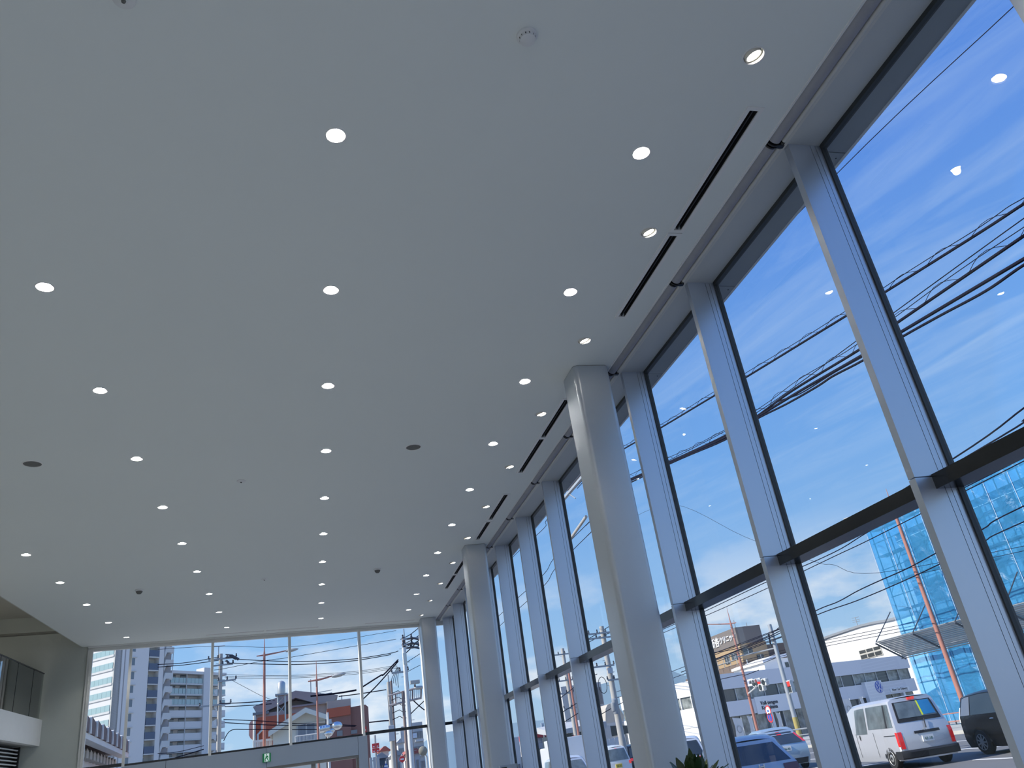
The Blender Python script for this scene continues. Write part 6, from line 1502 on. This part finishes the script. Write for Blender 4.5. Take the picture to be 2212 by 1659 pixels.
# near utility pole hidden by the first column: only its arms show
XN = 10.2
pn = PX(1262, 1062, XN)
upn = thing('near_utility_pole', 'utility pole with brown and grey crossarms hidden behind the nearest column', 'utility pole', (XN, PX(1290, 1180, XN).y-0.2, G))
ynp = PX(1290, 1180, XN).y-0.2
ZN1 = zm((980, 840), 3.95)
MB().tube([(XN, ynp, G), (XN, ynp, PX(1245, 1040, XN).z+0.6)], [0.19, 0.15], n=12).build('shaft', 'pole_concrete', upn, smooth=True)
for (p, q, m_) in (((965, 860), (1085, 845), 'pole_brown'), ((935, 945), (1110, 940), 'pole_grey')):
    P = PX(*ZN1(*p), XN); Q = PX(*ZN1(*q), XN); MB().box((XN-0.06, P.y, P.z-0.05), (XN+0.06, min(Q.y, ynp)-0.3, P.z+0.05)).build('crossarm', m_, upn)
P = PX(*ZN1(1000, 1275), XN); Q = PX(*ZN1(1130, 1090), XN); MB().tube([P, Q], 0.06, n=8).build('strut', 'pole_concrete', upn, smooth=True)
P = PX(*ZN1(960, 880), XN); Q = PX(*ZN1(1040, 935), XN); MB().tube([P, Q], 0.02, n=5).build('arm_brace', 'steel_grey', upn)

# ---- far side: signal pole, signal cluster, signs, guard rail
XS = 31.4
yt = PX(1690, 1452, XS).y
sp_ = thing('signal_pole', 'tall grey pole carrying a pedestrian signal beside the dealership letters', 'signal pole', (XS, yt, G))
MB().tube([(XS, yt, G), (XS, yt, PX(1657, 1351, XS).z)], [0.17, 0.14], n=14).build('shaft', 'pole_grey', sp_, smooth=True)
MB().tube([(XS, yt, G+0.2), (XS, yt, PX(1712, 1550, XS).z)], 0.175, n=14).build('yellow_sleeve', 'pole_yellow', sp_, smooth=True)
P = PX(*ZC(1240, 980), XS)
for k, (a, mm) in enumerate((((1240, 975), 'lens_red'), ((1262, 1055), 'lens_dark'))):
    p = PX(*ZC(*a), XS-0.1)
    hb_ = MB().box((p.x-0.12, p.y-0.2, p.z-0.22), (p.x+0.12, p.y+0.2, p.z+0.22)).build('pedestrian_head', 'signal_body', sp_, bevel=0.015)
    MB().box((p.x-0.16, p.y-0.15, p.z-0.16), (p.x-0.12, p.y+0.15, p.z+0.16)).build('lens', mm, hb_)
for v in (925, 1120):
    a = PX(*ZC(1130, v), XS); b = PX(*ZC(1240, v), XS); MB().tube([(XS, yt, b.z), (XS, b.y, b.z)], 0.03, n=6).build('bracket', 'signal_body', sp_)
P = PX(*ZC(915, 270), XS); MB().tube([(XS-0.2, yt+0.1, P.z), (XS-0.25, yt+0.15, P.z-0.9)], 0.06, n=6).build('cable_closure', 'insulator', sp_)
a = PX(*ZC(1010, 470), XS); b = PX(*ZC(480, 590), XS); MB().tube([(XS, yt, a.z), (XS, b.y, b.z)], 0.05, n=8).build('long_arm', 'pole_grey', sp_, smooth=True)
# signal cluster on its own arm from the red lamp post
XG = 33.0
def sgp(x, y, x_=XG): return PX(*ZC(x, y), x_)
sig = thing('traffic_signal', 'horizontal three-lamp traffic signal showing red beside the red lamp post', 'traffic signal', sgp(770, 960))
p0, p1 = sgp(710, 965), sgp(830, 945)
yA, yB_ = p0.y, p1.y; zc_ = (p0.z+p1.z)/2; hh = 0.28
MB().box((XG-0.10, min(yA, yB_), zc_-hh), (XG+0.10, max(yA, yB_), zc_+hh)).build('housing', 'signal_body', sig, bevel=0.03)
for k, mm in enumerate(('lens_dark', 'lens_dark', 'lens_red')):
    yy = yA+(yB_-yA)*(0.18+0.32*k)
    l_ = MB().lathe([(0.22, -0.10), (0.22, -0.14), (0.0001, -0.16)], (XG, yy, zc_), axis='X', n=18).build('lens', mm, sig, smooth=True)
    MB().prism([(XG-0.10, yy+0.25*math.cos(a), zc_+0.25*math.sin(a)) for a in np.linspace(0, PI, 9)]+[(XG-0.10, yy+0.22*math.cos(a), zc_+0.22*math.sin(a)) for a in np.linspace(PI, 0, 9)], (-0.25, 0, 0)).build('visor', 'signal_body', l_)
for (x_, y_) in ((880, 950), (840, 1025)):
    p = sgp(x_, y_, XG-0.5)
    h_ = MB().box((p.x-0.15, p.y-0.34, p.z-0.26), (p.x+0.15, p.y+0.34, p.z+0.26)).build('side_head', 'signal_body', sig, bevel=0.08)
    MB().lathe([(0.20, -0.15), (0.20, -0.19), (0.0001, -0.20)], (p.x, p.y, p.z), axis='X', n=16).build('lens', 'lens_dark', h_, smooth=True)
p = sgp(675, 955); MB().box((XG-0.03, p.y-0.42, p.z-0.24), (XG+0.03, p.y+0.42, p.z+0.24)).build('name_plate', 'letter_white', sig)
for k in range(4): MB().box((XG-0.045, p.y-0.30+0.16*k, p.z-0.10), (XG-0.03, p.y-0.20+0.16*k, p.z+0.10)).build('name_mark', 'sign_blue', sig)
MB().tube([sgp(640, 1115, XG+0.4), sgp(790, 990, XG)], 0.05, n=6).build('arm', 'signal_body', sig)
MB().tube([sgp(640, 1000, XG+0.4), sgp(900, 985, XG)], 0.05, n=6).build('arm', 'signal_body', sig)
# round road signs on a post
XR = 31.0
rs = thing('no_parking_signs', 'two round red-rimmed road signs on one post before the dealership', 'road sign', (XR, PX(1668, 1560, XR).y, G))
pyy = PX(1668, 1560, XR).y
MB().tube([(XR, pyy, G), (XR, pyy, PX(1656, 1513, XR).z)], 0.035, n=8).build('post', 'pole_grey', rs, smooth=True)
for (x_, y_, m_) in ((950, 1360, 'letter_white'), (975, 1450, 'sign_blue')):
    p = PX(*ZC(x_, y_), XR-0.06)
    d_ = MB().lathe([(0.36, 0.0), (0.36, 0.02)], (XR-0.08, pyy, p.z), axis='X', n=24).build('disc', 'sign_red', rs, smooth=True)
    MB().lathe([(0.27, 0.0), (0.27, 0.012)], (XR-0.09, pyy, p.z), axis='X', n=24).build('face', m_, d_, smooth=True)
    if m_ == 'sign_blue': MB().box((XR-0.10, pyy-0.03, p.z-0.27), (XR-0.085, pyy+0.03, p.z+0.27)).build('bar', 'sign_red', d_).rotation_euler = (0, 0, 0)
    else: MB().box((XR-0.10, pyy-0.10, p.z-0.06), (XR-0.085, pyy+0.10, p.z+0.06)).build('bar', 'sign_blue', d_)
gr = thing('guard_rail', 'grey pipe guard rail along the far sidewalk', 'guard rail', (30.6, 52, G))
for i in range(4, 13):
    MB().tube([(30.6, 36+2.6*i, G), (30.6, 36+2.6*i, G+1.15)], 0.05, n=8).build('post', 'steel_grey', gr, smooth=True)
for z in (G+0.45, G+0.75, G+1.10): MB().tube([(30.6, 46.4, z), (30.6, 67.2, z)], 0.045 if z > 0.8 else 0.035, n=8).build('pipe', 'steel_grey', gr, smooth=True)
gw = thing('red_guard_rail', 'low guard rail of two thin red pipes below the blue sheets', 'guard rail', (33.2, 40, G))
for z in (G+0.45, G+0.85): MB().tube([(33.2, 24, z), (33.2, 43, z)], 0.03, n=6).build('pipe', 'lamp_post_red', gw)
for i in range(8): MB().tube([(33.2, 24+2.7*i, G), (33.2, 24+2.7*i, G+0.9)], 0.035, n=6).build('post', 'lamp_post_red', gw)

# ---- low buildings between the street mullions
def pbox(label, name, y, u0, u1, v0, v1, m_, depth=6, cat='building', extra=None):
    a = PY(u0, v0, y); b = PY(u1, v1, y)
    t = thing(name, label, cat, ((a.x+b.x)/2, y, G)); MB().box((min(a.x, b.x), y, min(a.z, b.z) if extra == 'float' else G), (max(a.x, b.x), y+depth, max(a.z, b.z))).build('body', m_, t); return t, a, b
F7 = zm((1080, 1480), 9.267)
gs = thing('filling_station', 'filling station canopy with a red band seen between mullions', 'building', (PY(*F7(820, 1100), 78).x, 80, G))
for nm, (x0, y0, x1, y1), m_, dd in (('red_band', (650, 930, 980, 1040), 'sign_red', 0.2), ('grey_band', (650, 1045, 980, 1150), 'town_grey', 0.0), ('white_wall', (650, 1155, 980, 1270), 'town_pale', 0.1), ('brown_band', (650, 1270, 980, 1345), 'beige_wall', 0.0), ('lower_wall', (650, 1345, 980, 1659), 'town_pale', -0.2)):
    a = PY(*F7(x0, y0), 78); b = PY(*F7(x1, y1), 78); zt_, zb_ = PY(*F7(815, y0), 78).z, PY(*F7(815, y1), 78).z
    if nm == 'lower_wall': zb_ = G
    MB().box((a.x, 78-dd, zb_), (b.x, 84, zt_)).build(nm, m_, gs)
a = PY(*F7(790, 1550), 77.5); b = PY(*F7(940, 1635), 77.5); MB().box((a.x, 77.4, b.z), (b.x, 77.6, a.z)).build('green_board', 'balcony_glass', gs)
a = PY(*F7(815, 765), 77); b = PY(*F7(890, 895), 77)
t = thing('white_sign_board', 'small white sign board above the red canopy band', 'sign', ((a.x+b.x)/2, 77, G))
MB().box((a.x, 76.9, b.z), (b.x, 77.0, a.z)).build('board', 'letter_white', t); MB().tube([((a.x+b.x)/2, 76.95, G), ((a.x+b.x)/2, 76.95, b.z)], 0.06, n=6).build('post', 'steel_grey', t)
MB().box((a.x+(b.x-a.x)*0.4, 76.88, a.z-(a.z-b.z)*0.4), (a.x+(b.x-a.x)*0.75, 76.9, a.z-(a.z-b.z)*0.2)).build('mark', 'steel_grey', t)
sd_ = thing('dark_shelter', 'dark open shelter with a light roof behind the round stop sign', 'building', (PY(1235, 1590, 72).x, 72, G))
a = PY(1216, 1585, 72); b = PY(1262, 1578, 72); zr0 = PY(1235, 1583, 72).z; zr1 = PY(1235, 1569, 72).z
MB().box((a.x-1, 72, G), (b.x+1.5, 75.5, zr0)).build('interior_shade', 'lens_dark', sd_); MB().hexa([(a.x-1.3, 71.5, zr0), (b.x+2, 71.5, zr0), (b.x+2, 75.8, zr0+0.4), (a.x-1.3, 75.8, zr0+0.4), (a.x-1.3, 71.5, zr1-0.2), (b.x+2, 71.5, zr1), (b.x+2, 75.8, zr1+0.6), (a.x-1.3, 75.8, zr1+0.4)]).build('roof', 'town_grey', sd_)  # near-black block stands in for shade under the open roof
p = PY(1241, 1599, 58); ss = thing('stop_sign', 'round red and white prohibition sign between the middle mullions', 'road sign', (p.x, 58, G))
MB().lathe([(0.30, 0), (0.30, 0.02)], p, axis='Y', n=24).build('disc', 'sign_red', ss, smooth=True); MB().box((p.x-0.18, p.y-0.012, p.z-0.05), (p.x+0.18, p.y, p.z+0.05)).build('bar', 'letter_white', ss); MB().tube([(p.x, 58.05, G), (p.x, 58.05, p.z)], 0.03, n=6).build('post', 'pole_grey', ss)
F5 = zm((1240, 1380), 5.944)
rb = thing('rounded_beige_hall', 'beige hall with a rounded roof behind the tall concrete pole', 'building', (PY(1325, 1545, 110).x, 110, G))
cc = [PY(*F5(x, y), 110) for x, y in ((405, 1080), (405, 900), (430, 845), (480, 825), (540, 850), (590, 900), (640, 980), (640, 1080))]
MB().prism([(q.x, 110, q.z) for q in cc]+[(cc[-1].x, 110, G), (cc[0].x, 110, G)], (0, 12, 0)).build('hall', 'beige_wall', rb)
MB().box((cc[0].x, 109.8, PY(*F5(500, 1110), 110).z), (cc[-1].x, 110, PY(*F5(500, 1075), 110).z)).build('eave_band', 'town_grey', rb)
sh2 = thing('dark_shed', 'dark roofed shed left of the tall concrete pole', 'shed', (PY(1330, 1580, 84).x, 84, G))
a = PY(*F5(430, 1120), 84); b = PY(*F5(700, 1110), 84); MB().hexa([(a.x, 84, PY(*F5(440, 1260), 84).z), (b.x, 84, PY(*F5(600, 1230), 84).z), (b.x, 90, a.z), (a.x, 90, a.z), (a.x, 84, a.z), (b.x, 84, b.z), (b.x, 90, b.z+0.4), (a.x, 90, a.z+0.4)]).build('roof', 'lens_dark', sh2)
for q in (a.x+0.2, b.x-0.2): MB().box((q-0.1, 84.5, G), (q+0.1, 84.7, a.z-1)).build('post', 'steel_grey', sh2)
MB().box((a.x-0.9, 83.5, G), (a.x+0.1, 84, a.z)).build('side_wall', 'town_grey', sh2)
gt = thing('tall_grey_block', 'narrow tall grey building edge beside the mullion, left of the tall pole', 'building', (PY(1292, 1500, 130).x, 130, G))
a = PY(*F5(275, 560), 130); b = PY(*F5(345, 590), 130); MB().box((a.x-6, 130, G), (b.x, 140, a.z)).build('tower', 'town_grey', gt); MB().box((a.x-0.8, 129.9, PY(*F5(310, 840), 130).z), (a.x-0.2+0.9, 130, a.z-0.8)).build('window_strip', 'win_far', gt)
for i, (u, v) in enumerate(((1311, 1597), (1322, 1594), (1333, 1591), (1344, 1588))):
    p = PY(u, v, 64); t = thing('white_flag', 'white roadside banner flag, %s from the left beyond the small white car' % (ORD[i] if i else 'first'), 'banner', (p.x, 64, G), 'white banners beyond the small white car')
    MB().tube([(p.x+0.2, 64, G), (p.x+0.2, 64, p.z)], 0.02, n=5).build('pole', 'pole_white', t); MB().prism([(p.x-0.25, 64, p.z-0.1), (p.x+0.2, 64, p.z+0.05), (p.x+0.22, 64, p.z-1.5), (p.x-0.2, 64, p.z-1.6)], (0, 0.015, 0)).build('cloth', 'banner', t)
F0 = zm((1080, 1480), 9.267)
t, a, b = pbox('row of small white shop fronts between mullions near the middle column', 'shop_row', 70, 1103, 1128, 1594, 1650, 'town_pale')
for k in range(3): MB().box((a.x+0.3+0.35*k, 69.9, G+0.5+0.6*k), (a.x+0.5+0.35*k, 70, b.z*0.4+0.8+0.5*k)).build('window', 'win_far', t)

# ---- wires
WN = [0]
def wire(label, pts, r=0.012, name='overhead_wire', group='overhead wires'):
    # smooth curve through the given points
    P = [Vector(p) for p in pts]; Q = []
    for i in range(len(P)-1):
        p0 = P[max(i-1, 0)]; p1 = P[i]; p2 = P[i+1]; p3 = P[min(i+2, len(P)-1)]
        for k in range(6):
            t = k/6; Q.append(0.5*((2*p1)+(p2-p0)*t+(2*p0-5*p1+4*p2-p3)*t*t+(3*p1-p0-3*p2+p3)*t**3))
    Q.append(P[-1])
    o = MB().tube(Q, r*1.35, n=5).build(name, 'wire', None, smooth=True, fix=False); tag(o, label, 'cable', group); return o, Q
def lashed(label, pts, r, up, pitch, rw=0.006):
    o, Q = wire(label, pts, r)
    # hanger strand above with a helical lashing wire between
    M_ = [q+Vector((0, 0, up*(0.9+0.1*math.sin(i*0.9)))) for i, q in enumerate(Q)]
    MB().tube(M_, rw*1.3, n=4).build('hanger_strand', 'wire', o)
    L = 0; sp = []; total = sum((Q[i+1]-Q[i]).length for i in range(len(Q)-1)); n = int(total/pitch*8)
    cum = [0]
    for i in range(len(Q)-1): cum.append(cum[-1]+(Q[i+1]-Q[i]).length)
    j = 0
    for k in range(n+1):
        s_ = total*k/n
        while j < len(Q)-2 and cum[j+1] < s_: j += 1
        f = (s_-cum[j])/max(1e-6, cum[j+1]-cum[j]); q = Q[j].lerp(Q[j+1], f); ph = 2*PI*s_/pitch
        sp.append(q+Vector((0.4*up*math.cos(ph), 0, up*(0.5+0.62*math.sin(ph)))))
    MB().tube(sp, rw, n=3, cap=False).build('lashing', 'wire', o)
def onx_(x, *px):
    P = [PX(u, v, x) for u, v in px]
    if x > 11 and abs(x-31.4) > 0.2:   # far wires run on to their next supports
        for i, j, k in ((0, 0, 1), (len(P), -1, -2)):
            d = (P[j]-P[k]).normalized(); d.z *= 0.3
            if abs(d.y) > 0.3: P.insert(i, P[j]+d*(6.0 if x < 20 else 14.0))
    return P
def ony_(y, *px): return [PY(u, v, y) for u, v in px]
lashed('upper lashed cable crossing the street windows', onx_(XN, (2290, 395), (2212, 440), (2120, 500), (1906.6, 634), (1828, 682), (1603.7, 819.5), (1540.6, 856), (1423, 926.5), (1352, 967), (1262, 1020)), 0.018, 0.10, 0.95)
wire('thin straight wire between the two lashed cables', onx_(XN+0.3, (2290, 417), (2172, 500), (1926, 679), (1849, 737), (1629, 895), (1444, 995), (1280, 1078)), 0.007)
lashed('lower lashed thick cable crossing the street windows', onx_(XN, (2290, 455), (2212, 509), (1933.7, 700), (1855, 756), (1711, 844), (1631, 902), (1566, 941), (1444, 998), (1270, 1075)), 0.020, 0.14, 1.0)
wire('heavy dark cable under the lower lashed cable', onx_(XN-0.2, (2290, 515), (2212, 559), (1941, 720), (1861, 768), (1729, 844), (1631, 904), (1566, 945), (1444, 1000), (1270, 1080)), 0.022)
wire('lowest wavy cable of the near bundle', onx_(XN-0.35, (2290, 530), (2212, 572), (2130, 628), (2030, 682), (1946, 729), (1863, 779), (1800, 812), (1765, 835), (1700, 872), (1631, 907), (1566, 950), (1444, 1003), (1270, 1087)), 0.017)
wire('thin cable tangled with the heavy dark cable', onx_(XN-0.2, (1861, 772), (1800, 806), (1729, 850), (1680, 868), (1631, 901), (1566, 947), (1444, 1001)), 0.010)
wire('single thin wire across the top right window', onx_(12.0, (2290, -85), (2185, 18), (1805, 378), (1600, 575)), 0.007)
wire('upper wire meeting the near dark transom', onx_(14.0, (2290, 826), (2212, 881), (2054, 994), (1940, 1076)), 0.014)
wire('lower wire meeting the near dark transom', onx_(14.0, (2290, 853), (2212, 907), (2157, 946), (2060, 1012)), 0.014)
XF = 31.0
wire('topmost far-side street wire above the clinic', onx_(XF, (1440, 1345), (1515, 1312), (1628, 1259), (1800, 1177), (1978, 1085), (2100, 1015)), 0.022)
wire('second far-side street wire above the clinic', onx_(XF, (1440, 1356), (1517.5, 1323), (1652, 1259), (1800, 1194), (1920, 1124), (2060, 1040)), 0.022)
wire('third far-side street wire above the clinic', onx_(XF, (1440, 1364), (1520, 1332), (1657, 1271), (1800, 1203), (1930, 1140), (2060, 1065)), 0.020)
wire('wavy far-side wire crossing the blue sheets', onx_(XF, (1640, 1385), (1757, 1322), (1810, 1300), (1850, 1278), (1890, 1259), (1960, 1228), (2022, 1195), (2123, 1143), (2212, 1093), (2290, 1050)), 0.024)
wire('lower far-side wire crossing the blue sheets', onx_(XF, (1640, 1388), (1761, 1330), (1850, 1298), (1943, 1259), (2031, 1218), (2123, 1171), (2212, 1127), (2290, 1088)), 0.022)
wire('thin guy wire reaching the lamp post before the blue sheets', onx_(XF+2, (1455, 1090), (1610, 1160), (1760, 1213), (1800, 1220), (1901, 1237), (1978, 1241)), 0.010)
for i, (a, b, c, lab) in enumerate((((1340, 620), (1100, 560), (960, 540), 'wire hanging from the lamp arm across the clinic wall'), ((220, 535), (480, 470), (900, 300), 'upper wire from the signal pole across the clinic sign'), ((200, 920), (530, 850), (600, 850), 'drooping wire before the dealership parapet'))):
    if i: wire(lab, onx_(XS, ZC(*(a if i != 1 else (130, 530))), ZC(*b), ZC(*c), ZC(*((1080, 170) if i == 1 else (790, 780)))), 0.020)
for i, (a, b) in enumerate((((1440, 1455), (1530, 1416)), ((1440, 1470), (1530, 1432)))):
    wire('%s wire glimpsed between nearest column and mullion' % ['upper', 'lower'][i], onx_(XF, a, b), 0.018)
# white building: three lines along its wall
for i in range(3):
    a = Z6(80, 520+26*i); b = Z6(780, 432+26*i*1.1); wire('%s thin line strung before the white building' % ['top', 'middle', 'bottom'][i], onx_(40.0, a, b), 0.016)
# wires beyond the end glazing
def w2(y, *px): return [PY(*Z2(a, b), y) for a, b in px]
ends = [('upper of two line wires between concrete pole and brown pole', 50, ((330, 510), (780, 530), (1130, 525), (1450, 505), (1770, 455), (1860, 430)), 0.017), ('lower of two line wires between concrete pole and brown pole', 50, ((240, 545), (800, 560), (1130, 548), (1450, 522), (1790, 465)), 0.017),
        ('thin wire running high across the second end window', 52, ((-440, 415), (130, 383), (570, 395), (900, 383), (1200, 345), (1840, 235)), 0.009), ('thin wire rising from the concrete pole to the brown pole top', 52, ((100, 612), (200, 598), (570, 525), (830, 490), (1440, 385), (1840, 318)), 0.011),
        ('top of three faint parallel wires over the cream house', 53, ((200, 655), (800, 665), (1450, 625), (1850, 565)), 0.009), ('middle of three faint parallel wires over the cream house', 53, ((200, 672), (800, 676), (1450, 638), (1850, 578)), 0.009), ('bottom of three faint parallel wires over the cream house', 53, ((200, 686), (800, 690), (1450, 652), (1850, 592)), 0.009),
        ('slanting service wire from the concrete pole to the hall roof', 57, ((270, 710), (420, 790), (560, 862), (680, 905)), 0.009), ('upper thick cable right of the concrete pole', 55, ((150, 930), (220, 930), (420, 922), (640, 902)), 0.022), ('lower thick cable right of the concrete pole', 55, ((200, 962), (420, 952), (650, 935)), 0.018),
        ('upper low cable across the orange wall', 47, ((190, 1085), (560, 1100), (900, 1125), (1170, 1130), (1460, 1142)), 0.016), ('middle low cable across the orange wall', 47, ((200, 1115), (560, 1135), (800, 1140), (1450, 1150)), 0.016), ('lowest cable across the orange wall and house', 47, ((190, 1290), (260, 1190), (420, 1180), (900, 1182), (1180, 1180)), 0.016),
        ('heavy black cable over the cream house roof', 46, ((1020, 862), (1250, 838), (1400, 815), (1460, 803)), 0.035), ('upper heavy cable falling left from the brown pole', 46, ((1500, 785), (1690, 665), (1720, 655), (1860, 512)), 0.030), ('lower heavy cable falling left from the brown pole', 46, ((1500, 912), (1660, 755), (1860, 528)), 0.024),
        ('cable into the dark grey pole from the left', 48, ((1290, 865), (1500, 838), (1745, 800)), 0.020), ('black cable low over the red sign', 48, ((1580, 1113), (1700, 1100), (1770, 1095)), 0.026),
        ('line wire leaving the brown pole top to the right', 46, ((1880, 320), (1970, 275), (2060, 205)), 0.016), ('second line wire leaving the brown pole to the right', 46, ((1890, 375), (1980, 330), (2060, 280)), 0.016), ('third line wire leaving the brown pole to the right', 46, ((1910, 400), (1990, 365), (2060, 330)), 0.014), ('steep cable rising right behind the white pole', 46, ((1910, 470), (1985, 400), (2060, 325)), 0.020),
        ('faint cable right of the white pole', 46, ((1930, 545), (2000, 500), (2070, 455)), 0.012), ('pair of faint low cables beside the corner column', 46, ((1930, 640), (2000, 600), (2070, 565)), 0.010), ('crossing cable below the gantry arm', 44, ((2005, 905), (2060, 955), (2110, 995)), 0.022), ('rising cable below the gantry arm', 44, ((1950, 1060), (2030, 980), (2110, 905)), 0.018),
        ('left line wire reaching the concrete pole over the wing', 58, ((-440, 560), (-200, 545), (0, 515), (150, 485)), 0.018), ('lower left line wire reaching the concrete pole over the wing', 58, ((-440, 585), (-200, 565), (0, 540), (150, 518)), 0.018), ('sagging cable low across the tower stair', 40, ((-640, 1560), (-440, 1500), (-250, 1445), (0, 1370)), 0.016), ('second sagging cable across the tower foot', 40, ((-440, 1410), (-250, 1395), (0, 1335)), 0.010)]
for lab, y, px, r in ends: wire(lab, w2(y, *px), r)
for k in range(4):
    wire('%s of four fine service wires fanning down left of the white pole' % ['first', 'second', 'third', 'last'][k], w2(46.5, (1850+6*k, 585), (1800+18*k, 690), (1795+22*k, 720+20*k)), 0.012)
for (a, b, lab) in (((1210, 1508), (1260, 1470), 'upper dipping wire by the middle concrete pole'), ((1212, 1540), (1258, 1512), 'middle dipping wire by the middle concrete pole'), ((1215, 1562), (1250, 1540), 'lower dipping wire by the middle concrete pole'), ((1285, 1372), (1330, 1345), 'top wire at the tall concrete pole'), ((1286, 1380), (1335, 1360), 'second wire at the tall concrete pole'), ((1290, 1548), (1330, 1525), 'low wire at the tall concrete pole')):
    wire(lab, ony_(56, (a[0]-25, a[1]+14), a, b, (b[0]+30, b[1]-14)), 0.018)
for k, (a, b) in enumerate((((1175, 1240), (1205, 1196)), ((1178, 1262), (1208, 1218)), ((1176, 1140), (1187, 1115)))):
    wire('%s far wire seen in the panes left of the nearest column' % ['first', 'second', 'third'][k], onx_(XN+2, (a[0]-60, a[1]+55), a, b, (b[0]+60, b[1]-60)), 0.012)
# the small emissive lenses only show themselves; each fixture's spot lamp lights the room
for n_ in ('lamp_white', 'lamp_warm', 'brake_red', 'tail_red', 'lens_red', 'lamp_amber', 'exit_green', 'exit_white', 'vest_yellow'):
    if n_ in MATS: MATS[n_].cycles.emission_sampling = 'NONE'
